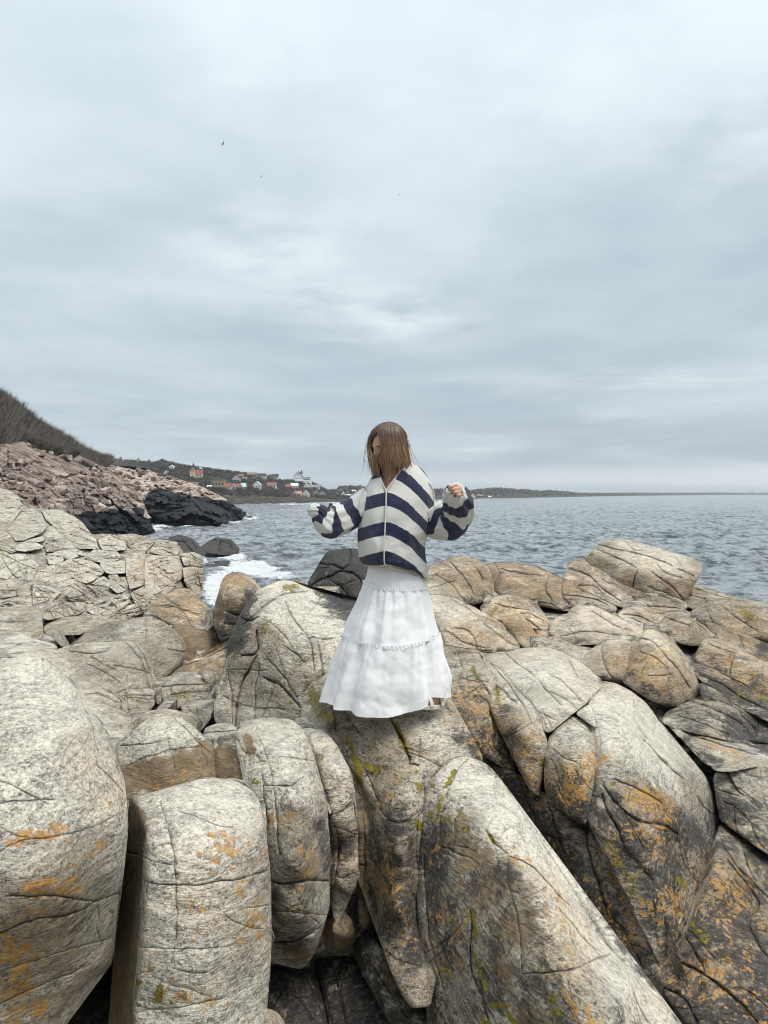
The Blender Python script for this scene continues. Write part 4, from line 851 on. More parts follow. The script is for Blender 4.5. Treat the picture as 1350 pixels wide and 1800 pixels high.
boulder('layered pale rocks right behind the huge boulder shoulder', [(118, 1206), (135, 1198), (155, 1197), (172, 1202), (182, 1214), (190, 1222), (207, 1222), (213, 1244), (198, 1246), (185, 1236), (160, 1240), (140, 1232)], [(150, 1199, 6.7), (185, 1216, 6.5), (160, 1235, 6.2), (210, 1240, 6.25), (125, 1210, 6.5)], R=6, cracks=[([(150, 1222), (170, 1218), (190, 1228)], 1.6), ([(185, 1222), (200, 1232), (212, 1236)], 1.2)])
boulder('pale flat stone under the layered pale rocks', [(135, 1240), (158, 1238), (185, 1234), (200, 1244), (213, 1246), (226, 1256), (238, 1263), (228, 1276), (205, 1274), (180, 1272), (160, 1272)], [(170, 1238, 6.1), (220, 1255, 6.0), (180, 1270, 5.7), (230, 1270, 5.75)], R=7, cracks=[([(205, 1246), (207, 1262), (206, 1272)], 1.0)])
boulder('low flat pale stone touching the edge of the huge boulder', [(165, 1276), (185, 1272), (232, 1271), (240, 1282), (222, 1296), (205, 1308), (190, 1305)], [(190, 1274, 5.5), (232, 1274, 5.5), (203, 1303, 5.2)], R=6)
boulder('small pale cracked stone left of the pale column', [(358, 1282), (372, 1272), (395, 1269), (416, 1275), (418, 1292), (402, 1304), (390, 1314), (378, 1322), (366, 1312), (361, 1296)], [(390, 1271, 5.2), (412, 1280, 5.1), (385, 1295, 4.9), (375, 1318, 4.7), (363, 1290, 5.0)], R=8, cracks=[([(362, 1288), (390, 1286), (414, 1284)], 1.2)])
boulder('flat grey stone at the foot of the grey dome above the pale column', [(418, 1272), (432, 1266), (455, 1264), (480, 1262), (500, 1266), (480, 1285), (430, 1290)], [(450, 1266, 5.3), (425, 1275, 5.2), (460, 1285, 5.0)], R=6, base={'D': .2})
boulder('low dark stone below the mossy edge of the ridge', [(516, 1266), (528, 1258), (545, 1260), (560, 1272), (570, 1284), (545, 1288), (528, 1284)], [(530, 1260, 4.8), (565, 1280, 4.6), (530, 1284, 4.5)], R=5, step=3.4, base={'D': .25, 'B': .2})
boulder('broad flat cracked slab at the left edge below the terrace', [(-40, 1068), (0, 1068), (40, 1066), (68, 1067), (75, 1078), (75, 1114), (68, 1126), (45, 1118), (20, 1112), (-40, 1112)], [(20, 1068, 9.9), (-30, 1070, 9.9), (20, 1095, 9.2), (30, 1115, 8.8), (74, 1095, 9.2), (-30, 1110, 8.9)], R=8, cracks=[([(-10, 1090), (20, 1096), (60, 1090)], .8)], base={'P': .1})
boulder('pale sloping slab at the left edge behind the huge boulder', [(-40, 1110), (0, 1108), (25, 1109), (50, 1118), (70, 1124), (96, 1133), (104, 1142), (70, 1146), (40, 1150), (20, 1158), (-40, 1160)], [(10, 1111, 8.6), (70, 1127, 8.3), (20, 1135, 7.9), (20, 1155, 7.4), (95, 1140, 8.0), (-30, 1150, 7.5)], R=7, cracks=[([(30, 1132), (60, 1128), (90, 1137)], 1.2)])
boulder('low pale hump just above the shoulder of the huge boulder', [(0, 1170), (20, 1158), (50, 1144), (85, 1138), (110, 1150), (118, 1170), (125, 1200), (60, 1190)], [(60, 1143, 7.2), (100, 1150, 7.1), (30, 1165, 6.8), (80, 1185, 6.3)], R=8, base={'W': .3, 'P': .3})
boulder('small grey stone with a yellow lichen patch at the end of the long slab', [(92, 1112), (105, 1107), (128, 1111), (131, 1125), (125, 1137), (110, 1139), (100, 1130)], [(110, 1109, 9.1), (110, 1125, 8.7), (115, 1138, 8.6)], R=7, step=3.4, base={'D': .12})
boulder('flat pale shelf above the small lichen stone', [(74, 1104), (85, 1094), (110, 1085), (150, 1082), (178, 1094), (155, 1110), (135, 1120), (110, 1108), (95, 1118), (80, 1115)], [(120, 1086, 10), (160, 1092, 9.8), (120, 1105, 9.3), (85, 1110, 9.3)], R=5)

# ------------------------------------------------------------------ rocks on the right, far to near
boulder('rounded brown boulder at the water just right of the cardigan hem',
    [(720, 1006), (750, 1000), (762, 992), (785, 985), (800, 978), (815, 976), (840, 981), (853, 990), (862, 1003), (868, 1020), (869, 1042), (850, 1058), (830, 1062), (810, 1064), (795, 1055), (750, 1052), (720, 1048)],
    [(810, 978, 10.1), (740, 1003, 9.9), (800, 1015, 9.4), (862, 1030, 9.7), (800, 1055, 9.0), (740, 1045, 9.2)], R=14, base={'W': .4, 'D': .08}, cracks=[([(785, 984), (805, 1002), (822, 1022), (832, 1042)], 1.8), ([(838, 1000), (850, 1020), (848, 1040)], 1.0), ([(765, 1010), (800, 1030), (812, 1050)], .7)])
boulder('long low brown rock behind the boulders on the right side of the woman',
    [(850, 992), (870, 986), (895, 988), (920, 993), (940, 993), (948, 1000), (965, 1010), (990, 1017), (1010, 1030), (1030, 1045), (1060, 1055), (1088, 1066), (1080, 1078), (1040, 1074), (1000, 1070), (985, 1076), (970, 1062), (940, 1058), (915, 1056), (890, 1052), (866, 1044), (862, 1016)],
    [(870, 988, 10.7), (940, 995, 10.7), (1000, 1025, 10.1), (900, 1020, 10.1), (950, 1048, 9.7), (1080, 1067, 9.5), (880, 1045, 9.9)], R=11, base={'W': .4, 'D': .12, 'B': .12}, cracks=[([(965, 1012), (958, 1035), (970, 1055)], 1.5), ([(990, 1020), (985, 1045), (1000, 1062)], 1.6), ([(990, 1046), (1030, 1050), (1070, 1064)], 1.4), ([(868, 990), (880, 1010), (868, 1030)], 1.2), ([(880, 1000), (920, 1010), (955, 1012)], .8)])
boulder('pale tan boulder with a dark crack right beside the skirt',
    [(740, 1046), (775, 1045), (790, 1048), (810, 1055), (835, 1066), (860, 1082), (885, 1095), (900, 1108), (913, 1125), (917, 1140), (880, 1146), (860, 1150), (840, 1147), (800, 1150), (784, 1156), (740, 1180), (690, 1195), (660, 1190), (650, 1120), (660, 1075), (700, 1060)],
    [(770, 1047, 8.8), (840, 1070, 8.5), (912, 1130, 7.9), (830, 1100, 7.8), (800, 1142, 7.35), (870, 1144, 7.4), (750, 1090, 8.0), (680, 1080, 8.2), (690, 1180, 6.9)], R=12, base={'W': .25, 'P': .2}, cracks=[([(760, 1082), (772, 1105), (780, 1125), (782, 1145)], 1.8), ([(876, 1088), (893, 1103), (892, 1120), (886, 1140)], 1.6), ([(797, 1104), (820, 1106), (834, 1120), (840, 1146)], 1.4), ([(790, 1050), (830, 1075), (870, 1095)], .8)])
boulder('ochre topped rock behind the tan boulder', [(843, 1067), (855, 1055), (870, 1047), (895, 1043), (920, 1050), (942, 1058), (946, 1066), (932, 1076), (960, 1080), (968, 1098), (960, 1112), (945, 1104), (930, 1090), (900, 1086), (875, 1094), (850, 1078)], [(890, 1045, 9.1), (940, 1060, 9.0), (850, 1068, 8.8), (900, 1075, 8.5), (955, 1100, 8.4)], R=9, base={'W': .3}, cracks=[([(870, 1062), (900, 1068), (930, 1074)], 1.5), ([(915, 1080), (935, 1078), (955, 1092)], 1.0)])
boulder('grey egg shaped stone with orange lichen leaning on the tan boulder', [(874, 1083), (890, 1073), (905, 1071), (920, 1084), (935, 1100), (946, 1120), (947, 1138), (925, 1143), (910, 1128), (898, 1110)], [(895, 1074, 8.5), (880, 1085, 8.4), (915, 1100, 8.1), (930, 1138, 7.8), (945, 1122, 8.1)], R=13, base={'D': .12})
boulder('small tawny block between the egg stone and the long pale hump', [(928, 1093), (950, 1094), (966, 1113), (968, 1126), (948, 1134), (944, 1114)], [(940, 1095, 8.5), (965, 1115, 8.3), (948, 1130, 8.1)], R=6, step=3.6, base={'W': .9})
boulder('long low cream hump sloping to the right in the rock field', [(968, 1128), (982, 1108), (998, 1092), (995, 1077), (1010, 1065), (1030, 1062), (1060, 1072), (1095, 1090), (1130, 1105), (1142, 1113), (1128, 1130), (1110, 1130), (1070, 1124), (1050, 1132), (1020, 1132), (990, 1132)], [(1030, 1064, 9.3), (1135, 1110, 8.5), (1050, 1090, 8.6), (1000, 1085, 8.8), (1000, 1125, 7.9), (1080, 1120, 8.0)], R=8, base={'W': .4, 'P': .4}, cracks=[([(985, 1118), (1030, 1108), (1080, 1115), (1120, 1122)], 1.8), ([(1040, 1075), (1070, 1095), (1110, 1110)], .8)])
boulder('smooth grey stone tucked under the cream hump', [(964, 1101), (975, 1085), (992, 1080), (1010, 1083), (1017, 1090), (998, 1106), (985, 1120), (966, 1118)], [(990, 1082, 8.7), (1012, 1088, 8.6), (975, 1112, 8.2)], R=7, step=3.6, base={'D': .15})
boulder('thin dark ledge below the cream hump', [(946, 1136), (960, 1124), (985, 1125), (1010, 1128), (1035, 1133), (1057, 1143), (1042, 1160), (1030, 1172), (1012, 1165), (995, 1150), (970, 1145)], [(970, 1127, 7.9), (1050, 1142, 7.7), (1025, 1165, 7.2), (960, 1138, 7.7)], R=5, base={'D': .3})
boulder('bulging grey boulder with mossy face left of the orange boulder', [(1015, 1170), (1026, 1152), (1042, 1137), (1058, 1126), (1075, 1122), (1100, 1125), (1120, 1130), (1126, 1142), (1118, 1168), (1108, 1185), (1096, 1200), (1072, 1198), (1055, 1188), (1035, 1188)], [(1080, 1124, 7.5), (1025, 1160, 7.2), (1080, 1155, 6.9), (1120, 1145, 7.2), (1080, 1195, 6.6), (1030, 1180, 6.9)], R=14, base={'W': .3, 'D': .12}, cracks=[([(1058, 1126), (1057, 1150), (1066, 1178), (1078, 1196)], 1.9)])
boulder('big rounded boulder with a broad orange lichen face in the right rock field', [(1106, 1150), (1118, 1138), (1124, 1122), (1130, 1108), (1147, 1104), (1166, 1110), (1181, 1122), (1196, 1140), (1209, 1160), (1219, 1180), (1229, 1200), (1237, 1219), (1229, 1228), (1206, 1236), (1180, 1242), (1158, 1238), (1130, 1224), (1108, 1210), (1092, 1195), (1098, 1175)],
    [(1150, 1106, 7.7), (1205, 1155, 7.3), (1234, 1218, 7.0), (1125, 1140, 7.0), (1165, 1150, 6.75), (1160, 1185, 6.4), (1175, 1232, 6.3), (1100, 1190, 6.6), (1200, 1205, 6.6)], R=15, base={'W': .3, 'O': .18}, cracks=[([(1126, 1122), (1150, 1128), (1172, 1152), (1196, 1182), (1212, 1208)], 1.7), ([(1128, 1146), (1150, 1155), (1172, 1172), (1176, 1186)], 1.2), ([(1140, 1188), (1160, 1190), (1185, 1184)], 1.0), ([(1135, 1165), (1128, 1185)], .9)])
boulder('angular flat topped boulder high on the right against the sea', [(1027, 986), (1033, 975), (1045, 965), (1050, 957), (1075, 947), (1095, 947), (1120, 953), (1150, 962), (1180, 970), (1210, 978), (1233, 990), (1236, 998), (1226, 1015), (1216, 1035), (1209, 1057), (1190, 1058), (1160, 1052), (1130, 1050), (1110, 1048), (1085, 1040), (1060, 1025), (1035, 1005)],
    [[(1075, 948, 12.8), (1210, 978, 12.5), (1055, 975, 11.6), (1125, 998, 11.0), (1165, 1003, 10.9), (1222, 1010, 11.2)], [(1055, 975, 11.6), (1125, 998, 11.0), (1215, 1012, 11.1), (1195, 1056, 11.0), (1100, 1043, 11.1), (1035, 1000, 11.7)]], R=6, soft=.0012, jit=.7, sharp=True, facet=.5, base={'W': .12}, cracks=[([(1048, 957), (1080, 966), (1120, 974), (1160, 984), (1190, 1000), (1218, 1012)], 1.6), ([(1050, 968), (1085, 981), (1118, 998)], 1.2), ([(1122, 1000), (1115, 1018), (1110, 1045)], 1.5), ([(1180, 970), (1190, 984), (1200, 998)], 1.3), ([(1140, 1030), (1170, 1045), (1190, 1055)], 1.0)])
boulder('stepped dark ledges under the angular flat topped boulder', [(990, 1018), (997, 995), (1010, 983), (1027, 979), (1034, 990), (1060, 1018), (1085, 1034), (1110, 1044), (1160, 1049), (1190, 1056), (1214, 1060), (1204, 1078), (1150, 1075), (1100, 1068), (1060, 1058), (1020, 1042), (995, 1028)], [(1010, 985, 11.8), (1000, 1015, 11.2), (1060, 1040, 10.8), (1110, 1052, 10.7), (1200, 1068, 10.4), (1030, 1040, 10.6)], R=7, base={'W': .3, 'B': .2, 'D': .15}, cracks=[([(1000, 1000), (1030, 1010), (1060, 1035), (1090, 1055)], 1.8), ([(1020, 1030), (1045, 1028), (1060, 1045)], 1.2), ([(1110, 1050), (1125, 1062), (1150, 1066), (1195, 1070)], 1.4), ([(1060, 1038), (1055, 1052)], 1.0)])
boulder('smooth grey sheet of rock running into the sea behind the angular boulder', [(1200, 1062), (1210, 1040), (1222, 1024), (1245, 1036), (1280, 1046), (1312, 1056), (1290, 1068), (1250, 1070), (1225, 1075)], [(1225, 1028, 12.8), (1305, 1056, 12.4), (1250, 1060, 11.4), (1210, 1062, 11.4)], R=4, name='rock_slab', cat='rock slab', base={'D': .15}, cracks=[([(1212, 1046), (1240, 1054), (1275, 1060)], 1.2), ([(1222, 1034), (1260, 1046), (1290, 1054)], .8)])
boulder('large lichen spotted boulder at the right edge by the sea', [(1212, 1078), (1226, 1068), (1245, 1057), (1270, 1050), (1300, 1052), (1330, 1057), (1395, 1068), (1395, 1125), (1345, 1128), (1312, 1122), (1282, 1108), (1260, 1098), (1240, 1092), (1220, 1092)], [[(1280, 1052, 10.2), (1390, 1068, 9.8), (1300, 1062, 9.4), (1390, 1088, 9.0), (1240, 1065, 9.8)], [(1300, 1062, 9.4), (1340, 1074, 9.1), (1330, 1122, 8.7), (1225, 1080, 9.5), (1270, 1098, 9.0)]], R=9, soft=.002, sharp=True, base={'D': .18, 'B': .16}, cracks=[([(1240, 1064), (1246, 1085), (1255, 1098)], 1.3), ([(1262, 1060), (1285, 1080), (1330, 1110)], .7)])
boulder('brown sloping block under the large boulder at the right edge', [(1236, 1092), (1260, 1096), (1290, 1110), (1320, 1122), (1346, 1126), (1400, 1140), (1400, 1190), (1325, 1160), (1300, 1150), (1275, 1136), (1258, 1124), (1246, 1108)], [(1250, 1096, 9.0), (1330, 1126, 8.7), (1290, 1130, 8.5), (1330, 1155, 8.3)], R=8, base={'B': .45, 'D': .2}, cracks=[([(1300, 1120), (1305, 1140), (1310, 1155)], 1.2)])
boulder('low tan wedge with dark layers left of the smooth round boulder', [(1085, 1077), (1100, 1068), (1130, 1064), (1155, 1070), (1172, 1078), (1164, 1095), (1160, 1110), (1130, 1106), (1105, 1095)], [(1130, 1066, 9.5), (1165, 1080, 9.3), (1120, 1085, 9.0), (1140, 1104, 8.7)], R=7, base={'W': .35}, cracks=[([(1095, 1078), (1125, 1084), (1155, 1098)], 1.6), ([(1110, 1088), (1135, 1098)], 1.2)])
boulder('smooth round topped boulder with a flat grey facet in the right rock field', [(1157, 1097), (1168, 1081), (1180, 1073), (1200, 1078), (1225, 1090), (1245, 1105), (1260, 1118), (1237, 1128), (1230, 1136), (1210, 1137), (1188, 1128), (1168, 1118), (1158, 1108)], [(1185, 1075, 8.9), (1250, 1112, 8.6), (1200, 1098, 8.3), (1165, 1095, 8.6), (1205, 1132, 8.0), (1230, 1125, 8.3)], R=10, base={'W': .2}, cracks=[([(1168, 1084), (1195, 1096), (1215, 1100)], 1.0), ([(1212, 1100), (1210, 1135)], .7)])
boulder('row of ochre crusted blocks stepping down at the right edge', [(1220, 1152), (1232, 1130), (1240, 1121), (1262, 1121), (1290, 1134), (1310, 1147), (1330, 1153), (1395, 1180), (1395, 1235), (1345, 1220), (1310, 1206), (1280, 1196), (1250, 1176), (1222, 1164)], [[(1250, 1123, 8.3), (1390, 1180, 7.7), (1270, 1140, 7.8), (1350, 1172, 7.5)], [(1270, 1140, 7.8), (1350, 1172, 7.5), (1330, 1208, 7.1), (1235, 1160, 7.6), (1390, 1230, 7.0)]], R=8, soft=.002, sharp=True, base={'D': .25, 'W': .3}, cracks=[([(1298, 1140), (1288, 1160), (1280, 1190)], 1.8), ([(1245, 1130), (1280, 1148), (1300, 1150)], 1.4)])
boulder('dark sloping ledge below the ochre crusted blocks', [(1212, 1164), (1235, 1166), (1260, 1178), (1290, 1196), (1320, 1214), (1395, 1242), (1395, 1285), (1330, 1260), (1285, 1235), (1258, 1216), (1238, 1202), (1218, 1186)], [(1230, 1168, 7.4), (1320, 1215, 6.9), (1390, 1245, 6.6), (1290, 1225, 6.7), (1370, 1270, 6.2), (1235, 1195, 7.1)], R=8, base={'D': .45, 'B': .3}, cracks=[([(1230, 1185), (1270, 1205), (1320, 1235), (1360, 1255)], 1.6)])
boulder('black crusted broken ledge low at the right edge', [(1228, 1198), (1260, 1214), (1300, 1238), (1330, 1254), (1395, 1280), (1395, 1330), (1322, 1306), (1285, 1285), (1252, 1256), (1234, 1228)], [(1240, 1205, 6.9), (1330, 1256, 6.5), (1390, 1285, 6.3), (1300, 1280, 6.2), (1390, 1325, 5.9)], R=8, base={'D': .7, 'B': .3}, cracks=[([(1250, 1230), (1290, 1255), (1330, 1285)], 2.0), ([(1300, 1245), (1290, 1275)], 1.4), ([(1335, 1265), (1330, 1295)], 1.4)])
boulder('smooth dark grey whaleback below the orange boulder', [(1160, 1268), (1175, 1248), (1200, 1238), (1235, 1222), (1262, 1228), (1290, 1235), (1306, 1245), (1320, 1270), (1329, 1300), (1324, 1312), (1290, 1306), (1250, 1292), (1210, 1288), (1180, 1278)], [(1240, 1224, 6.8), (1300, 1245, 6.6), (1325, 1300, 6.0), (1180, 1250, 6.4), (1250, 1255, 6.1), (1210, 1282, 5.7), (1290, 1300, 5.75)], R=12, base={'D': .32}, cracks=[([(1215, 1232), (1250, 1245), (1290, 1262), (1315, 1285)], 1.1), ([(1190, 1258), (1230, 1270), (1280, 1290)], .9)])
boulder('pale ribbed ledge with orange lichen under the dark whaleback', [(1172, 1272), (1210, 1282), (1250, 1287), (1290, 1300), (1325, 1308), (1395, 1312), (1395, 1360), (1340, 1344), (1300, 1340), (1280, 1346), (1258, 1350), (1240, 1345), (1222, 1322), (1195, 1298)], [(1200, 1280, 5.9), (1330, 1310, 5.9), (1390, 1315, 5.9), (1250, 1310, 5.6), (1330, 1330, 5.5), (1260, 1345, 5.3), (1390, 1355, 5.3)], R=9, base={'P': .3}, cracks=[([(1230, 1298), (1270, 1310), (1330, 1328)], 1.2)])

# ------------------------------------------------------------------ the big jointed dome on the right
dome = empty('rock_dome', tuple(at(1080, 1450, 4.6) - np.array([0, 0, .6])), 'broad jointed dome of rock with pale top and dark orange lichened flank at lower right', 'rock outcrop')
PWORLD[dome.name] = tuple(dome.location)
part([(845, 1157), (870, 1147), (900, 1140), (930, 1139), (970, 1140), (990, 1147), (1020, 1162), (1060, 1195), (1060, 1205), (1042, 1221), (1027, 1239), (1010, 1253), (990, 1263), (976, 1276), (970, 1286), (958, 1288), (950, 1262), (935, 1240), (915, 1217), (900, 1197), (885, 1180), (865, 1167)],
     [(900, 1141, 6.8), (980, 1143, 6.8), (1058, 1200, 6.0), (950, 1190, 5.85), (1000, 1250, 5.2), (968, 1282, 5.0), (860, 1160, 6.35)], dome, R=8, T=.8, base={'P': .3}, cracks=[([(885, 1145), (900, 1160), (912, 1170), (940, 1190), (965, 1215), (985, 1240)], 0.99), ([(965, 1183), (985, 1195), (1008, 1218), (1020, 1235)], 0.99), ([(945, 1183), (935, 1205), (925, 1220)], 0.66), ([(1000, 1160), (1008, 1175), (1015, 1190)], 0.99), ([(950, 1253), (975, 1265)], 1.10)])
part([(1058, 1196), (1085, 1202), (1110, 1215), (1135, 1235), (1155, 1260), (1162, 1275), (1168, 1292), (1184, 1312), (1215, 1340), (1242, 1365), (1254, 1400), (1259, 1430), (1263, 1460), (1260, 1495), (1246, 1535), (1226, 1580), (1200, 1636), (1182, 1680), (1168, 1700), (1156, 1690), (1151, 1600), (1147, 1548), (1100, 1492), (1064, 1476), (1042, 1457), (1030, 1442),
      (1040, 1400), (1050, 1345), (1055, 1300), (1048, 1275), (1038, 1250), (1030, 1240), (1042, 1222)],
     [(1062, 1198, 6.1), (1110, 1216, 6.05), (1160, 1272, 5.7), (1250, 1380, 5.15), (1260, 1480, 4.75), (1055, 1300, 4.75), (1105, 1300, 4.78), (1150, 1350, 4.6), (1042, 1425, 4.28), (1100, 1440, 4.12), (1180, 1450, 4.22), (1150, 1560, 3.84), (1215, 1580, 3.98), (1168, 1690, 3.62)], dome, R=12, T=.9, base={'P': .2},
     cracks=[([(1132, 1302), (1150, 1320), (1172, 1348), (1200, 1368)], 1.96), ([(1062, 1382), (1075, 1402), (1100, 1430), (1125, 1445), (1165, 1447), (1190, 1467)], 3.08), ([(1082, 1370), (1110, 1385), (1140, 1395), (1162, 1412)], 1.68), ([(1058, 1398), (1068, 1430), (1088, 1460), (1098, 1488)], 2.80), ([(1190, 1467), (1188, 1485), (1176, 1500), (1172, 1532)], 2.10),
     ([(1190, 1467), (1205, 1440), (1225, 1420)], 0.99), ([(1192, 1482), (1200, 1510), (1205, 1530)], 0.99), ([(1106, 1390), (1104, 1410)], 0.88), ([(1170, 1268), (1190, 1300), (1215, 1322), (1240, 1352)], 2.10), ([(1180, 1300), (1200, 1330), (1222, 1345)], 1.10), ([(1085, 1255), (1105, 1268), (1118, 1272)], 0.77), ([(1186, 1540), (1186, 1590), (1188, 1620)], 0.88), ([(1225, 1400), (1240, 1425), (1262, 1436)], 1.10)])
part([(964, 1296), (974, 1280), (990, 1266), (1005, 1258), (1020, 1263), (1036, 1276), (1048, 1288), (1053, 1312), (1048, 1350), (1040, 1392), (1036, 1432), (1028, 1454), (1010, 1443), (985, 1423), (966, 1408), (958, 1392), (957, 1340), (959, 1312)],
     [(1010, 1260, 5.25), (968, 1296, 4.95), (1050, 1306, 4.85), (1005, 1325, 4.5), (1000, 1400, 4.3), (1030, 1446, 4.2), (962, 1390, 4.5)], dome, R=13, T=.7, key='t3', cracks=[([(975, 1370), (985, 1395), (995, 1412)], 0.88)])
part([(1010, 1255), (1028, 1241), (1036, 1236), (1045, 1256), (1051, 1284), (1036, 1272), (1020, 1260)], [(1025, 1243, 5.25), (1036, 1240, 5.25), (1048, 1278, 4.95), (1015, 1256, 5.2)], dome, R=5, step=3.6, base={'P': .4})
part([(846, 1158), (862, 1165), (885, 1181), (912, 1215), (935, 1241), (950, 1264), (958, 1288), (962, 1304), (957, 1332), (955, 1372), (948, 1402), (938, 1397), (924, 1376), (911, 1350), (899, 1326), (888, 1302), (878, 1276), (864, 1252), (860, 1228), (867, 1212), (873, 1196), (859, 1182)],
     [(850, 1161, 6.3), (900, 1203, 5.75), (950, 1268, 5.1), (872, 1240, 5.25), (920, 1290, 4.8), (955, 1360, 4.72), (932, 1385, 4.66), (888, 1300, 5.0)], dome, R=9, T=.7, key='strip', cracks=[([(862, 1168), (885, 1190), (902, 1215), (920, 1240), (935, 1270)], 1.54), ([(872, 1208), (885, 1215), (895, 1228), (905, 1232)], 1.82), ([(868, 1195), (872, 1210), (876, 1222)], 1.68)], base={'O': .2})
part([(760, 1128), (785, 1142), (805, 1145), (818, 1139), (838, 1141), (852, 1150), (846, 1158), (858, 1181), (868, 1196), (860, 1216), (863, 1240), (874, 1272), (887, 1302), (898, 1332), (906, 1358), (885, 1350), (862, 1336), (848, 1330), (833, 1302), (816, 1277), (798, 1252), (780, 1238), (770, 1180)],
     [(800, 1145, 6.7), (848, 1158, 6.3), (800, 1195, 5.75), (862, 1235, 5.35), (830, 1255, 5.15), (895, 1340, 4.98), (785, 1232, 5.3), (852, 1325, 4.96)], dome, R=9, T=.7, cracks=[([(805, 1146), (809, 1165), (816, 1180), (800, 1195), (812, 1215)], 1.68), ([(843, 1150), (848, 1160)], 2.52), ([(832, 1170), (835, 1190), (850, 1205), (862, 1222)], 1.68), ([(862, 1252), (872, 1280), (866, 1312)], 2.52), ([(866, 1312), (885, 1328), (900, 1340)], 2.24), ([(820, 1280), (830, 1300), (845, 1320)], 1.68), ([(875, 1285), (890, 1310), (898, 1335)], 1.96), ([(800, 1190), (830, 1198), (855, 1200)], 0.99)], base={'O': .2, 'D': .1})
part([(820, 1300), (862, 1332), (900, 1354), (925, 1380), (945, 1402), (958, 1404), (985, 1425), (1010, 1445), (1028, 1456), (1045, 1463), (1065, 1480), (1100, 1496), (1146, 1550), (1151, 1605), (1154, 1690), (1168, 1715), (1200, 1770), (1260, 1860), (1200, 1860), (1100, 1740), (990, 1620), (900, 1480), (840, 1370)],
     [(845, 1330, 5.1), (930, 1400, 4.72), (1030, 1462, 4.3), (1145, 1560, 3.88), (930, 1470, 4.6), (1040, 1620, 4.0), (1150, 1700, 3.66), (1240, 1850, 3.15)], dome, R=9, T=.8, key='cleft', cracks=[([(962, 1408), (980, 1462), (992, 1500)], 2.24), ([(1030, 1458), (1038, 1510), (1058, 1570), (1067, 1605)], 3.08), ([(1070, 1480), (1105, 1540), (1130, 1600), (1146, 1680)], 0.88), ([(1075, 1610), (1100, 1640), (1130, 1700)], 1.54), ([(905, 1362), (925, 1400), (940, 1440)], 1.68), ([(880, 1345), (930, 1350), (945, 1352)], 0.88)], base={'D': .45, 'O': .12})
part([(1246, 1348), (1275, 1339), (1300, 1333), (1332, 1336), (1350, 1345), (1310, 1350), (1280, 1358), (1262, 1358)], [(1290, 1335, 5.5), (1340, 1342, 5.5), (1255, 1352, 5.2), (1300, 1352, 5.1)], dome, R=5, step=3.8)
part([(1254, 1362), (1262, 1357), (1277, 1356), (1287, 1372), (1301, 1396), (1312, 1411), (1332, 1431), (1395, 1475), (1395, 1525), (1335, 1492), (1302, 1468), (1282, 1452), (1264, 1442), (1258, 1400)], [(1265, 1360, 5.15), (1300, 1400, 4.9), (1390, 1480, 4.6), (1262, 1435, 4.85), (1320, 1470, 4.55), (1390, 1520, 4.4)], dome, R=7, T=.7, cracks=[([(1262, 1390), (1280, 1395), (1300, 1400)], 1.10), ([(1290, 1420), (1292, 1445), (1296, 1462)], 1.54), ([(1275, 1410), (1300, 1425), (1320, 1445)], 0.99), ([(1322, 1450), (1328, 1475), (1345, 1492)], 1.68)], base={'D': .2})
part([(1279, 1356), (1300, 1349), (1335, 1343), (1395, 1348), (1395, 1472), (1335, 1431), (1314, 1413), (1300, 1392)], [(1330, 1346, 5.35), (1390, 1352, 5.3), (1300, 1380, 5.0), (1390, 1460, 4.65), (1320, 1415, 4.85)], dome, R=8, T=.7, base={'D': .3}, cracks=[([(1340, 1400), (1350, 1425)], 0.88)])
part([(1263, 1447), (1285, 1456), (1305, 1471), (1332, 1491), (1395, 1526), (1395, 1860), (1262, 1860), (1195, 1790), (1168, 1745), (1165, 1712), (1185, 1682), (1202, 1642), (1224, 1600), (1248, 1544), (1260, 1500)],
     [(1265, 1452, 4.75), (1390, 1530, 4.5), (1258, 1540, 4.05), (1320, 1600, 3.98), (1185, 1700, 3.6), (1260, 1700, 3.45), (1340, 1700, 3.5), (1220, 1800, 3.2), (1380, 1840, 3.05)], dome, R=10, T=.9, cracks=[([(1280, 1512), (1305, 1548), (1328, 1575), (1340, 1592), (1312, 1622), (1335, 1662), (1352, 1690)], 2.52), ([(1186, 1690), (1238, 1712), (1280, 1742), (1332, 1795)], 3.36),
     ([(1168, 1738), (1200, 1750), (1222, 1790), (1240, 1830)], 2.52), ([(1270, 1478), (1290, 1520), (1330, 1560), (1360, 1585)], 1.96), ([(1305, 1475), (1308, 1510), (1330, 1560)], 1.54), ([(1205, 1650), (1232, 1690), (1240, 1712)], 1.82), ([(1280, 1742), (1300, 1730), (1350, 1770)], 1.68)], base={'D': .40, 'O': .25})

boulder('black shadowed rock at the bottom of the gap under the huge boulder', [(60, 1640), (150, 1660), (215, 1640), (260, 1640), (270, 1860), (60, 1860)], [(70, 1650, 4.2), (250, 1650, 4.2), (160, 1740, 3.7), (160, 1840, 3.4), (60, 1800, 3.6)], R=14, base={'D': .95})  # slab added to fill the gap; its black stands for shade
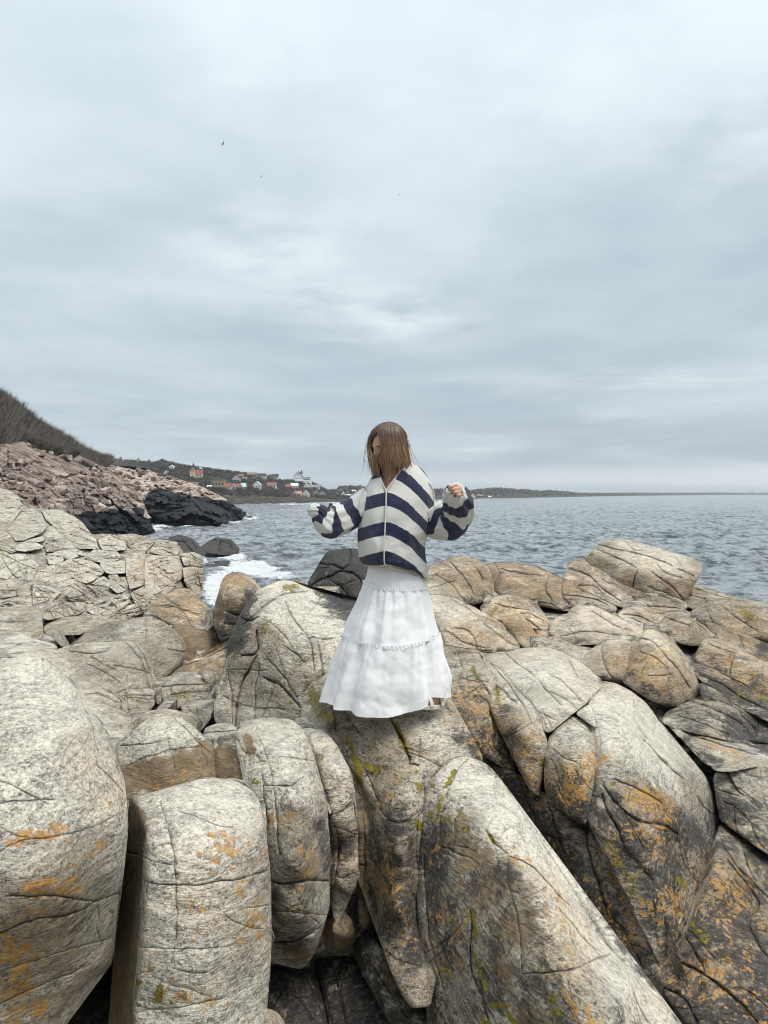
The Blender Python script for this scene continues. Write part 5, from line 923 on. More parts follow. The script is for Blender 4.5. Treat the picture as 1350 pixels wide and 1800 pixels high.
# ------------------------------------------------------------------ the jointed terrace on the left: one outcrop, one part for each joint block
terrace = empty('rock_terrace', tuple(at(150, 1060, 13) - np.array([0, 0, .8])), 'pale jointed rock terrace on the left stepping down to the surf', 'rock outcrop')
PWORLD[terrace.name] = tuple(terrace.location)
T_OUT = [(-60, 856), (0, 857), (20, 864), (32, 875), (40, 889), (60, 893), (75, 897), (88, 897), (106, 896), (120, 900), (135, 908), (145, 920), (155, 930), (168, 943), (185, 938), (215, 940), (250, 942), (280, 947), (300, 950), (314, 953), (318, 970),
         (340, 973), (358, 977), (358, 1000), (357, 1030), (352, 1056), (345, 1075), (330, 1080), (270, 1085), (250, 1096), (210, 1100), (175, 1104), (150, 1095), (110, 1098), (75, 1110), (60, 1078), (-60, 1078)]
T_DEP = TPS([(0, 862, 26), (-60, 860, 26), (40, 896, 22), (100, 898, 21), (160, 936, 20), (240, 943, 20.5), (312, 955, 20.5), (357, 978, 21), (355, 1050, 19.3), (300, 1030, 15.8), (200, 1000, 15.6), (100, 960, 15.8), (0, 940, 15), (0, 1000, 11.8), (0, 1070, 10.0), (100, 1060, 10.8), (200, 1085, 11.2), (270, 1075, 12.6), (-60, 1000, 11.6), (60, 930, 17.5), (330, 1000, 18.6)])
T_SEED = [(18, 871), (-30, 880), (21, 893), (44, 922), (100, 909), (124, 942), (89, 938), (15, 946), (53, 962), (98, 965), (62, 978), (110, 979), (30, 995), (-20, 960), (-20, 1010), (71, 991), (18, 1036), (41, 1030), (166, 968), (192, 982), (190, 955), (207, 955), (176, 950), (243, 955), (231, 969), (284, 962), (298, 976), (335, 984),
          (148, 997), (175, 1022), (204, 1023), (89, 1019), (124, 1009), (207, 997), (237, 1007), (222, 985), (264, 1010), (258, 988), (285, 994), (296, 1022), (261, 1040), (322, 1004), (347, 1008), (326, 1030), (346, 1036), (237, 1046), (166, 1040), (190, 1058), (124, 1066), (89, 1057), (62, 1053), (160, 1077), (201, 1083), (243, 1074), (9, 1060), (-30, 1060), (130, 1032), (110, 1044), (140, 915), (66, 905), (12, 915), (-30, 920), (40, 978), (148, 962), (280, 1045), (222, 1064)]
def clip_half(poly, p, n):
    out = []
    for i in range(len(poly)):
        a, b = np.array(poly[i]), np.array(poly[(i + 1) % len(poly)])
        da, db = np.dot(a - p, n), np.dot(b - p, n)
        if da <= 0: out.append(tuple(a))
        if da * db < 0: out.append(tuple(a + (b - a) * da / (da - db)))
    return out
def cells(outline, seeds, aniso=(1.0, 1.0), rot=0.0):
    c, s = math.cos(rot), math.sin(rot)
    L = np.array([[c, s], [-s, c]]) * np.array([[aniso[0]], [aniso[1]]])
    Q = L.T @ L
    res = []
    sd = np.asarray(seeds, float)
    for i, a in enumerate(sd):
        poly = list(outline)
        order = np.argsort(((sd - a) ** 2).sum(1))[1:22]
        for j in order:
            b = sd[j]
            n = Q @ (b - a)
            poly = clip_half(poly, (a + b) / 2, n)
            if len(poly) < 3: break
        if len(poly) >= 3: res.append((a, poly))
    return res
rt = np.random.RandomState(11)
T_SLABS = [
 [(9,933),(33,906),(44,894),(59,894),(74,906),(84,924),(77,936),(44,949),(27,952),(24,942)], [(73,900),(89,897),(110,896),(124,904),(140,914),(130,917),(104,920),(89,923),(83,914)],
 [(86,924),(104,920),(133,917),(142,917),(154,930),(168,947),(174,964),(148,961),(119,966),(98,951),(80,966),(78,939)], [(80,967),(98,952),(113,957),(114,966),(98,970),(81,973)],
 [(27,963),(39,954),(65,952),(76,961),(74,964),(44,969),(28,970)], [(83,980),(98,970),(119,967),(139,977),(130,983),(104,989),(86,994)], [(18,977),(44,973),(53,983),(68,995),(55,1007),(50,1040),(30,1046),(18,1057),(-60,1057),(-60,983)],
 [(56,1010),(80,998),(104,989),(133,983),(154,983),(175,992),(184,1007),(178,1013),(160,1022),(148,1025),(124,1022),(110,1037),(83,1028),(59,1025)], [(59,1028),(83,1029),(110,1040),(89,1057),(74,1072),(58,1066)],
 [(113,1040),(130,1025),(148,1025),(178,1034),(201,1031),(204,1040),(184,1054),(166,1063),(142,1054),(124,1054)], [(77,1075),(124,1056),(142,1057),(151,1071),(133,1083),(89,1090),(76,1087)], [(154,1071),(166,1063),(190,1054),(219,1043),(231,1057),(207,1072),(178,1084),(160,1078)],
 [(181,1087),(207,1075),(234,1060),(252,1054),(264,1060),(255,1075),(231,1087),(184,1096)], [(160,1025),(184,1013),(196,1022),(194,1031),(178,1032)], [(190,1011),(207,1010),(213,1019),(207,1028),(196,1029)], [(148,977),(166,964),(190,967),(207,968),(218,980),(204,983),(184,989),(172,985),(154,983)],
 [(175,989),(204,985),(221,983),(222,1007),(190,1010),(181,1001)], [(172,949),(190,938),(201,948),(222,952),(222,965),(204,968),(178,965)], [(204,942),(234,939),(258,945),(275,952),(255,968),(234,968),(224,954)], [(276,952),(311,952),(315,968),(311,977),(273,974),(261,968)],
 [(221,980),(237,970),(255,974),(252,992),(253,1028),(228,1034),(222,1007)], [(255,980),(273,976),(314,977),(316,992),(326,1007),(311,1022),(290,1010),(276,1010),(276,1046),(255,1043)], [(277,1013),(290,1011),(311,1023),(302,1037),(279,1051)], [(317,974),(341,971),(358,977),(358,995),(323,995)],
 [(321,998),(358,997),(357,1028),(353,1052),(341,1042),(326,1025)], [(228,1040),(253,1031),(279,1054),(267,1060),(252,1052),(237,1060)], [(192,1031),(206,1030),(220,1012),(228,1034),(206,1041)], [(-60,858),(0,857),(20,864),(32,875),(40,889),(20,892),(-60,890)], [(-60,892),(20,892),(42,890),(30,905),(8,932),(-60,935)],
 [(-60,937),(8,935),(22,944),(25,955),(10,962),(-60,965)], [(-60,967),(10,963),(26,970),(30,972),(18,976),(-60,982)], [(115,967),(148,962),(172,966),(152,976),(140,976)], [(-60,1058),(18,1058),(34,1048),(56,1050),(57,1066),(40,1070),(-60,1070)], [(30,955),(60,950),(78,940),(77,950),(66,952),(40,954)]]
for a, poly in cells(T_OUT, T_SEED, (1.0, 1.75), R_(-20)):
    pa = np.asarray(poly)
    ar = 0.5 * abs((pa[:, 0] * np.roll(pa[:, 1], -1) - np.roll(pa[:, 0], -1) * pa[:, 1]).sum())
    if ar < 60: continue
    k, gx_, gy_ = -.022, 0, 0
    _ = rt.uniform(-.022, .022), rt.uniform(-.0022, .0022), rt.uniform(-.0030, .0006)
    fn = lambda P, a=a, k=k, gx_=gx_, gy_=gy_: T_DEP(P) * (1 + k + gx_ * (P[:, 0] - a[0]) + gy_ * (P[:, 1] - a[1]))
    crk = []
    w_, h_ = np.ptp(pa[:, 0]), np.ptp(pa[:, 1])
    for _ in range(rt.randint(1, 4)):
        an = rt.choice([R_(-20), R_(-8), R_(60), R_(75)]) + rt.uniform(-.25, .25)
        ln = 0.35 * max(w_, h_); o_ = rt.uniform(-.22, .22, 2) * (w_, h_)
        q = [(a[0] + o_[0] + math.cos(an) * ln * t_ + rt.uniform(-2, 2), a[1] + o_[1] + math.sin(an) * ln * t_ + rt.uniform(-2, 2)) for t_ in (-1, -.4, .2, 1)]
        crk.append((q, rt.uniform(.5, 1.0)))
    base = {'P': rt.uniform(0, .5), 'W': rt.uniform(0, .14), 'D': .25, 'G': .6}
    part(poly, fn, terrace, R=rt.uniform(3.5, 6.0), T=.9, step=3.6, rd=1, corner=6, jit=1.5, cracks=crk, base=base, lump=.7)

for i, poly in enumerate(T_SLABS):
    pa = np.asarray(poly, float); a = pa.mean(0)
    k, gx_, gy_ = rt.uniform(-.006, .018), rt.uniform(-.0009, .0009), rt.uniform(-.0022, .0002)
    fn = lambda P, a=a, k=k, gx_=gx_, gy_=gy_: T_DEP(P) * (1 + k + gx_ * (P[:, 0] - a[0]) + gy_ * (P[:, 1] - a[1]))
    w_, h_ = np.ptp(pa[:, 0]), np.ptp(pa[:, 1])
    crk = []
    for _ in range(int(np.clip(w_ * h_ / 170, 2, 14))):
        an = rt.choice([R_(-24), R_(-10), R_(20), R_(65), R_(80)]) + rt.uniform(-.25, .25)
        ln = rt.uniform(.25, .5) * max(w_, h_); o_ = rt.uniform(-.32, .32, 2) * (w_, h_)
        q = [(a[0] + o_[0] + math.cos(an) * ln * t_ + rt.uniform(-2.5, 2.5), a[1] + o_[1] + math.sin(an) * ln * t_ + rt.uniform(-2.5, 2.5)) for t_ in (-1, -.4, .2, 1)]
        crk.append((q, rt.uniform(.45, 1.5)))
    part(poly, fn, terrace, R=rt.uniform(3.4, 5.6), rp=1.9, T=.9, step=3.0, rd=1, corner=4, jit=1.3, facet=1.5, cracks=crk, base={'P': rt.uniform(0, .5), 'W': rt.uniform(0, .14), 'D': rt.uniform(0, .1), 'G': rt.uniform(-.1, .6)}, lump=1.2)
# ------------------------------------------------------------------ bedrock behind and beneath all the blocks
def build_bedrock():
    stp = 22
    gx = np.arange(-60, 1412, stp); gy = np.arange(962, 1868, stp)
    G = np.stack(np.meshgrid(gx, gy), -1).astype(float)
    sh = G.shape[:2]; P = G.reshape(-1, 2)
    D = np.zeros(len(P))
    for poly, f, T in BLOCKS:
        lo, hi = poly.min(0), poly.max(0)
        k = (P[:, 0] > lo[0]) & (P[:, 0] < hi[0]) & (P[:, 1] > lo[1]) & (P[:, 1] < hi[1])
        ids = np.nonzero(k)[0]
        if not len(ids): continue
        ids = ids[inside(P[ids], poly)]
        if not len(ids): continue
        d = 1 / np.maximum(f(P[ids]), 1e-3) + T * 0.72
        D[ids] = np.maximum(D[ids], d)
    Dg = D.reshape(sh)
    # small gaps between outlines take their neighbours' depth
    for _ in range(2):
        F = Dg.copy()
        for i in range(1, sh[0] - 1):
            for j in range(1, sh[1] - 1):
                if Dg[i, j] == 0:
                    nb = Dg[i - 1:i + 2, j - 1:j + 2]; nb = nb[nb > 0]
                    if len(nb) >= 6: F[i, j] = nb.max()
        Dg = F
    V = at(P[:, 0], P[:, 1], np.maximum(Dg.reshape(-1), 1e-3))
    rr = V - np.array([0, 0, CAM_Z]); rr /= np.linalg.norm(rr, axis=1)[:, None]
    V = V + rr * (np.abs(fbm(V * 3.0, 3)) * .10)[:, None]
    idx = np.arange(len(P)).reshape(sh)
    faces = []
    for i in range(sh[0] - 1):
        for j in range(sh[1] - 1):
            q = Dg[i:i + 2, j:j + 2]
            if (q > 0).all():
                faces.append((idx[i, j], idx[i + 1, j], idx[i + 1, j + 1], idx[i, j + 1]))
    used = sorted({v for f in faces for v in f}); mp = {v: i for i, v in enumerate(used)}
    V = V[used]; faces = [tuple(mp[v] for v in f) for f in faces]
    o = mesh_obj('bedrock', V, faces, M_ROCK, recentre=False)
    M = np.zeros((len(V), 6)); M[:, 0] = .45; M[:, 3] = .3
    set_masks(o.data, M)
    tag(o, kind='structure')
build_bedrock()

def build_shore():
    """the rest of the rocky shore, round and behind the place the photograph was taken from"""
    xs = np.linspace(-22, 22, 150); ys = np.linspace(-14, 27, 150)
    X, Y = np.meshgrid(xs, ys)
    P = np.stack([X, Y, np.zeros_like(X)], -1)
    low = -(2.75 + .05 * np.clip(Y, 0, 30))
    out_l = sstep(-X - (.53 * np.clip(Y, 0, 40) + .9), 0, 1.6)
    out_r = sstep(X - (.53 * np.clip(Y, 0, 40) + .9), 0, 1.6)
    behind = sstep(-Y, -.6, 1.2)
    z = low + np.maximum(out_l * (1.25 + .02 * np.clip(Y, 0, 20)), out_r * .75)
    z = np.where(behind > 0, low + np.maximum(behind * .95, z - low), z)
    fa = np.stack([pnoise(P * (.7, .8, 1) + 3), pnoise(P * (.9, .6, 1) + 31), pnoise(P * (.6, 1.1, 1) + 57)], 0).max(0)
    z = z - (fa - .25) * .8 + fbm(P * 2.2, 3) * .07
    edge = np.where(X < -4, 23.0, 13.5) + 1.2 * pnoise(P * .5 + 9)
    z = z - 9 * sstep(Y, edge - 1.0, edge + 3.5) - 9 * sstep(X, 15 + 2 * pnoise(P * .4), 20)
    V = np.stack([X, Y, z + CAM_Z], -1).reshape(-1, 3)
    n = len(xs)
    idx = np.arange(len(V)).reshape(X.shape)
    F = np.stack([idx[:-1, :-1], idx[:-1, 1:], idx[1:, 1:], idx[1:, :-1]], -1).reshape(-1, 4).tolist()
    o = mesh_obj('rock_shore', V, F, M_ROCK, recentre=False)
    M = np.zeros((len(V), 7)); M[:, 6] = .6; M[:, 1] = .2; M[:, 0] = .2
    set_masks(o.data, M)
    tag(o, kind='structure')
build_shore()
# ------------------------------------------------------------------ the woman
person = empty('person', tuple(at(690, 1244, 4.5)), 'woman with brown hair over her face in a striped cardigan and long white skirt', 'person')
PWORLD[person.name] = tuple(person.location)
PX = 4.5 / F_PX                       # metres per photo pixel where she stands

def skin_material():
    m, t = new_mat('skin')
    pos = t.n('ShaderNodeNewGeometry').outputs['Position']
    c = t.mix(t.noise(pos, 30, 4), (.40, .215, .145), (.50, .285, .20))
    p = t.n('ShaderNodeBsdfPrincipled', {'Base Color': c, 'Roughness': .5, 'Subsurface Weight': .12, 'Subsurface Radius': (.02, .008, .004), 'Subsurface Scale': .5})
    t.n('ShaderNodeOutputMaterial', {'Surface': p.outputs[0]})
    return m
M_SKIN = skin_material()
def knit_material():
    m, t = new_mat('mohair_knit')
    pos = t.n('ShaderNodeNewGeometry').outputs['Position']
    s = t.sep(t.n('ShaderNodeAttribute', None, attribute_name='stripe').outputs['Color'])
    fz = t.math('SUBTRACT', t.noise(pos, 130, 5, .75), .5)
    fz2 = t.math('SUBTRACT', t.noise(pos, 26, 3, .6), .5)
    v = t.math('ADD', s[0], t.math('ADD', t.math('MULTIPLY', fz, .16), t.math('MULTIPLY', fz2, .10)))
    navy = t.smooth(v, .41, .59)
    loop = t.noise(t.n('ShaderNodeMapping', {'Vector': pos, 'Scale': (210, 210, 330)}).outputs[0], 1.0, 3, .7)
    cream = t.mix(loop, (.62, .605, .56), (.92, .905, .855))
    blue = t.ramp(loop, [(.30, (.006, .008, .026)), (.55, (.016, .022, .068)), (.78, (.060, .072, .145))])
    thin = t.smooth(t.noise(pos, 9, 4, .6), .48, .68)
    blue = t.mix(t.math('MULTIPLY', thin, .35), blue, t.mix(loop, (.03, .035, .06), (.16, .18, .24)))
    col = t.mix(navy, cream, blue)
    h = t.math('ADD', loop, t.math('MULTIPLY', t.noise(pos, 420, 3, .8), .7))
    b = t.n('ShaderNodeBump', {'Height': h, 'Strength': .8, 'Distance': .006})
    p = t.n('ShaderNodeBsdfPrincipled', {'Base Color': col, 'Roughness': .95, 'Specular IOR Level': .1, 'Sheen Weight': .25, 'Sheen Roughness': .6, 'Normal': b.outputs[0]})
    tr = t.n('ShaderNodeBsdfTranslucent', {'Color': col})
    mx = t.n('ShaderNodeMixShader', {0: .18, 1: p.outputs[0], 2: tr.outputs[0]})
    t.n('ShaderNodeOutputMaterial', {'Surface': mx.outputs[0]})
    return m
M_KNIT = knit_material()
def cotton_material():
    m, t = new_mat('white_cotton')
    pos = t.n('ShaderNodeNewGeometry').outputs['Position']
    vf = t.n('ShaderNodeTexVoronoi', {'Vector': t.vmath('ADD', pos, t.scale(t.vmath('SUBTRACT', t.noise(pos, 40, 2, out=1), (.5, .5, .5)), .02)), 'Scale': 21.0})
    emb = t.math('MULTIPLY', t.math('SUBTRACT', 1.0, t.smooth(vf.outputs['Distance'], .10, .34)), t.smooth(t.noise(pos, 95, 3, .7), .44, .58))
    col = t.mix(emb, (.90, .90, .91), (.95, .95, .95))
    w1 = t.noise(t.n('ShaderNodeMapping', {'Vector': pos, 'Scale': (9, 9, 3.5)}).outputs[0], 1.0, 4, .5, .6)
    h = t.math('ADD', t.math('MULTIPLY', emb, .16), t.math('ADD', t.math('MULTIPLY', w1, 1.5), t.math('MULTIPLY', t.noise(pos, 300, 2), .12)))
    b = t.n('ShaderNodeBump', {'Height': h, 'Strength': .5, 'Distance': .010})
    p = t.n('ShaderNodeBsdfPrincipled', {'Base Color': col, 'Roughness': .85, 'Specular IOR Level': .15, 'Normal': b.outputs[0]})
    tr = t.n('ShaderNodeBsdfTranslucent', {'Color': (.86, .85, .84, 1)})
    mx = t.n('ShaderNodeMixShader', {0: .20, 1: p.outputs[0], 2: tr.outputs[0]})
    t.n('ShaderNodeOutputMaterial', {'Surface': mx.outputs[0]})
    return m
M_COTTON = cotton_material()
def hair_material():
    m, t = new_mat('hair')
    a = t.sep(t.n('ShaderNodeAttribute', None, attribute_name='strand').outputs['Color'])
    root = t.ramp(a[1], [(0, (.036, .018, .011)), (.5, (.085, .043, .026)), (1, (.16, .088, .055))])
    tip = t.ramp(a[1], [(0, (.18, .100, .056)), (.5, (.33, .200, .115)), (1, (.48, .33, .21))])
    col = t.mix(t.smooth(a[0], .30, .95), root, tip)
    p = t.n('ShaderNodeBsdfPrincipled', {'Base Color': col, 'Roughness': .42, 'Specular IOR Level': .5})
    t.n('ShaderNodeOutputMaterial', {'Surface': p.outputs[0]})
    return m
M_HAIR = hair_material()
M_NAIL = simple('nail_polish', (.012, .012, .03), rough=.2, spec=.6)
M_TOENAIL = simple('toe_polish', (.16, .01, .02), rough=.25, spec=.6)
M_LEATHER = simple('cream_leather', (.56, .53, .45), rough=.6, nscale=60)
M_GOLD = simple('gold', (.75, .55, .25), rough=.3, metal=1.0)
M_LASH = simple('lash', (.012, .009, .008), rough=.6)

def frames(P):
    """parallel transported frames along a path"""
    P = np.asarray(P, float)
    T = np.gradient(P, axis=0); T /= np.linalg.norm(T, axis=1)[:, None]
    up = np.array([0, 0, 1.0])
    if abs(T[0] @ up) > .9: up = np.array([0, 1.0, 0])
    N = [np.cross(np.cross(T[0], up), T[0])]
    N[0] /= np.linalg.norm(N[0])
    for i in range(1, len(P)):
        n = N[-1] - T[i] * (N[-1] @ T[i])
        N.append(n / np.linalg.norm(n))
    N = np.array(N)
    return T, N, np.cross(T, N)
def crom(K, n):
    """smooth curve through rows of K"""
    K = np.asarray(K, float)
    A = np.concatenate([2 * K[:1] - K[1:2], K, 2 * K[-1:] - K[-2:-1]])
    t = np.linspace(0, len(K) - 1 - 1e-6, n)
    i = t.astype(int); f = (t - i)[:, None] if K.ndim == 2 else (t - i)[:, None, None]
    p0, p1, p2, p3 = A[i], A[i + 1], A[i + 2], A[i + 3]
    return .5 * ((2 * p1) + (-p0 + p2) * f + (2 * p0 - 5 * p1 + 4 * p2 - p3) * f * f + (-p0 + 3 * p1 - 3 * p2 + p3) * f ** 3)
def tube(P, r, ns=10, flat=1.0, cap=True, wave=None):
    """verts and faces of a swept tube; r may vary; flat squeezes the binormal"""
    P = np.asarray(P, float); r = np.broadcast_to(np.asarray(r, float), (len(P),))
    T, N, B = frames(P)
    th = np.linspace(0, 2 * math.pi, ns, endpoint=False)
    V = P[:, None] + N[:, None] * (np.cos(th)[None, :, None] * r[:, None, None]) + B[:, None] * (np.sin(th)[None, :, None] * r[:, None, None] * flat)
    if wave is not None: V = V + wave(V, th)
    n = len(P)
    idx = np.arange(n * ns).reshape(n, ns)
    j = (np.arange(ns) + 1) % ns
    F = np.stack([idx[:-1], idx[1:], idx[1:][:, j], idx[:-1][:, j]], -1).reshape(-1, 4).tolist()
    V = V.reshape(-1, 3)
    if cap:
        F.append(tuple(idx[0].tolist())); F.append(tuple(idx[-1][::-1].tolist()))
    return V, F
class Acc:
    def __init__(s): s.V = []; s.F = []; s.n = 0; s.C = []
    def add(s, VF, c=None):
        V, F = VF
        s.V.append(np.asarray(V, float)); s.F += [tuple(int(i) + s.n for i in f) for f in F]
        if c is not None: s.C.append(np.broadcast_to(np.asarray(c, float), (len(V), 3)))
        s.n += len(V)
    def obj(s, name, mat, parent, cname=None, smooth=True):
        V = np.concatenate(s.V)
        o = mesh_obj(name, V, s.F, mat, parent, smooth)
        if cname:
            c = np.ones((len(V), 4), np.float32); c[:, :3] = np.concatenate(s.C)
            o.data.color_attributes.new(cname, 'FLOAT_COLOR', 'POINT').data.foreach_set('color', c.ravel())
        return o
def capsule(pts, rad, ns=12):
    """pts: list of world points; rounded ends"""
    P = crom(np.asarray(pts, float), max(8, 5 * len(pts))); R = crom(np.asarray(rad, float)[:, None], len(P))[:, 0]
    d0 = (P[0] - P[1]); d0 /= np.linalg.norm(d0); d1 = (P[-1] - P[-2]); d1 /= np.linalg.norm(d1)
    k = [.35, .7, .92]
    pre = [P[0] + d0 * R[0] * x for x in k[::-1]]; post = [P[-1] + d1 * R[-1] * x for x in k]
    rp = [R[0] * math.sqrt(1 - x * x) for x in k[::-1]]; rq = [R[-1] * math.sqrt(1 - x * x) for x in k]
    return tube(np.concatenate([pre, P, post]), np.concatenate([rp, R, rq]), ns)
def blob(c, rx, ry, rz, rot=None, n=20, fn=None):
    th = np.linspace(0, math.pi, n); ph = np.linspace(0, 2 * math.pi, n * 2, endpoint=False)
    V = []
    for a in th:
        for b in ph: V.append((math.sin(a) * math.cos(b), math.sin(a) * math.sin(b), math.cos(a)))
    V = np.array(V)
    if fn is not None: V = fn(V)
    V = V * (rx, ry, rz)
    if rot is not None: V = V @ np.array(rot).T
    V = V + np.asarray(c)
    F = []
    m = n * 2
    for i in range(n - 1):
        for j in range(m): F.append((i * m + j, (i + 1) * m + j, (i + 1) * m + (j + 1) % m, i * m + (j + 1) % m))
    return V, F
A3 = lambda x, y, d: at(x, y, d)

# head: faces her right and down
HC = A3(681, 786, 4.47)
fwd = np.array([-.74, -.60, -.30]); fwd /= np.linalg.norm(fwd)
rgt = np.cross(fwd, [0, 0, 1]); rgt /= np.linalg.norm(rgt); upv = np.cross(rgt, fwd)
HR = np.stack([rgt, fwd, upv], 1)
def head_shape(V):
    V = V.copy()
    x, y, z = V[:, 0].copy(), V[:, 1].copy(), V[:, 2].copy()
    jaw = np.clip(-z, 0, 1)
    V[:, 0] *= 1 - .34 * jaw ** 1.3
    V[:, 1] *= np.where(y < 0, 1 - .35 * jaw, 1 - .06 * jaw)
    V[:, 1] += np.where(y > 0, .05 * jaw, 0)
    g = lambda cx, cz, sx, sz: np.exp(-((x - cx) / sx) ** 2 - ((z - cz) / sz) ** 2) * (y > 0)
    V[:, 1] += .20 * g(0, -.20, .13, .17) + .10 * g(0, .0, .10, .22)                   # nose
    V[:, 1] -= .085 * (g(-.42, .08, .20, .11) + g(.42, .08, .20, .11))                 # eye sockets
    V[:, 1] += .045 * (g(-.40, .06, .14, .065) + g(.40, .06, .14, .065))               # lids
    V[:, 1] += .05 * g(0, .24, .55, .08)                                               # brow
    V[:, 1] += .055 * g(0, -.50, .20, .05) + .055 * g(0, -.61, .17, .05) - .03 * g(0, -.555, .22, .025)   # lips
    V[:, 1] += .08 * g(0, -.85, .24, .14)                                              # chin
    V[:, 1] += .05 * (g(-.5, -.22, .2, .2) + g(.5, -.22, .2, .2))                      # cheeks
    return V
B = Acc()
B.add(blob(HC, .076, .093, .112, HR, 40, head_shape))
for sx in (-1, 1): B.add(blob(HC + HR @ np.array([sx * .073, -.012, -.004]), .012, .026, .032, HR, 10))
neck_b = A3(687, 842, 4.52)
B.add(capsule([HC + HR @ np.array([0, -.025, -.06]), A3(685, 826, 4.505), neck_b], [.052, .050, .058]))
# trunk
B.add(capsule([A3(689, 838, 4.53), A3(690, 870, 4.52), A3(690, 915, 4.52), A3(691, 960, 4.53), A3(692, 1000, 4.54), A3(692, 1028, 4.54)], [.075, .115, .112, .098, .125, .12], 20))
B.add(capsule([A3(664, 857, 4.53), A3(690, 846, 4.53), A3(719, 852, 4.53)], [.036, .058, .036], 14))
B.add(capsule([A3(676, 895, 4.43), A3(677, 905, 4.42)], [.05, .05])); B.add(capsule([A3(706, 895, 4.43), A3(706, 905, 4.42)], [.05, .05]))
# arms
B.add(capsule([A3(664, 858, 4.53), A3(640, 880, 4.53), A3(614, 902, 4.52)], [.036, .036, .033]))
B.add(capsule([A3(614, 902, 4.52), A3(590, 906, 4.45), A3(566, 901, 4.385)], [.033, .032, .022]))
B.add(capsule([A3(719, 853, 4.53), A3(750, 894, 4.53), A3(788, 922, 4.51)], [.036, .034, .033]))
B.add(capsule([A3(788, 922, 4.51), A3(801, 903, 4.42), A3(799, 876, 4.31)], [.033, .032, .023]))
# her left hand, held up, fingers curled toward the palm
B.add(capsule([A3(799, 874, 4.31), A3(802, 866, 4.265), A3(804, 861, 4.24)], [.024, .030, .026]))
B.add(capsule([A3(797, 870, 4.27), A3(800, 863, 4.245)], [.024, .024]))
NAILS = []
for (tx, ty), (bx, by), r in (((788.0, 857.0), (800, 853.0), .0082), ((790.5, 862.0), (804, 859.2), .0086), ((795.0, 867.0), (806.5, 865.2), .0084), ((801.0, 872.0), (808, 870.4), .0074)):
    pts = [A3(bx + 2, by, 4.245), A3(bx + .5, by - .5, 4.205), A3(tx + 5, ty - 1.2, 4.185), A3(tx, ty, 4.20)]
    B.add(capsule(pts, [r * 1.08, r * 1.05, r, r * .84], 10))
    NAILS.append((pts[-1], pts[-2], r))
B.add(capsule([A3(796, 874, 4.27), A3(788, 872, 4.235), A3(784.5, 866, 4.225)], [.0125, .0105, .0082], 10))
# her right hand, inside the drawn down cuff
B.add(capsule([A3(566, 898, 4.39), A3(560, 898, 4.375), A3(556, 897.5, 4.37)], [.024, .030, .028]))
for k in range(4): B.add(capsule([A3(557, 894 + k * 2.3, 4.372 - .012 * (k - 1.5)), A3(551.5, 894.5 + k * 2.1, 4.362 - .012 * (k - 1.5)), A3(549.5, 896 + k * 1.6, 4.378 - .012 * (k - 1.5))], [.0085, .008, .007], 8))
B.add(capsule([A3(561, 895, 4.368), A3(556, 894, 4.362), A3(553, 895, 4.362)], [.010, .0085, .0070], 8))
# legs and feet
for hx, kx, ax, ad, tx, td, ty in ((676, 668, 664, 4.56, 640, 4.47, 1243), (708, 728, 762, 4.40, 737, 4.29, 1240.5)):
    B.add(capsule([A3(hx, 1022, 4.54), A3((hx + kx) / 2, 1075, 4.52), A3(kx, 1130, (4.49 + ad) / 2)], [.088, .076, .054], 14))
    B.add(capsule([A3(kx, 1130, (4.49 + ad) / 2), A3((kx + ax) / 2 + 1, 1172, (4.5 + ad) / 2 + .02), A3(ax, 1228, ad)], [.053, .050, .032], 14))
    B.add(capsule([A3(ax + 5, 1233, ad + .02), A3((ax + tx) / 2, 1234, (ad + td) / 2), A3(tx + 4, ty - 2.5, td)], [.029, .031, .028], 12))
    for k in range(5):
        o_ = (k - 2) * .016
        q = A3(tx + 3, ty - 2.0, td) + np.array([-.004 * abs(k - 1), o_, 0])
        B.add(capsule([q, q + np.array([-.020 + .004 * k, 0, -.003]), q + np.array([-.031 + .006 * k, 0, -.007])], [.010, .0095, .008 if k else .010], 8))
body = B.obj('body', M_SKIN, person)
rm = body.modifiers.new('r', 'REMESH'); rm.mode = 'VOXEL'; rm.voxel_size = .0045
sm = body.modifiers.new('s', 'SMOOTH'); sm.factor = .5; sm.iterations = 3
dg = bpy.context.evaluated_depsgraph_get()
nm = bpy.data.meshes.new_from_object(body.evaluated_get(dg))
body.modifiers.clear(); body.data = nm
nm.materials.clear(); nm.materials.append(M_SKIN)
nm.polygons.foreach_set('use_smooth', [True] * len(nm.polygons))
for tip, prev, r in NAILS:
    dirv_ = tip - prev; dirv_ /= np.linalg.norm(dirv_)
    c = tip + np.array([0, -r * .82, r * .15]) + dirv_ * .002
    mesh_obj("fingernail", *blob(c, .0074, .0026, .0062, None, 8), M_NAIL, person)
for sx in (-1, 1):
    c = [HC + HR @ np.array([sx * .032 + u * .013, .0895 - abs(u) * .006 - .004, .003 - .004 * (1 - u * u)]) for u in np.linspace(-1, 1, 7)]
    V, F = tube(np.array(c), .0018, 6)
    mesh_obj('eyelash', V, F, M_LASH, person)
    c = [HC + HR @ np.array([sx * .032 + u * .017, .094 - abs(u) * .006, .024 + .004 * (1 - u * u)]) for u in np.linspace(-1, 1, 7)]
    V, F = tube(np.array(c), .0024, 6)
    mesh_obj('eyebrow', V, F, M_LASH, person)

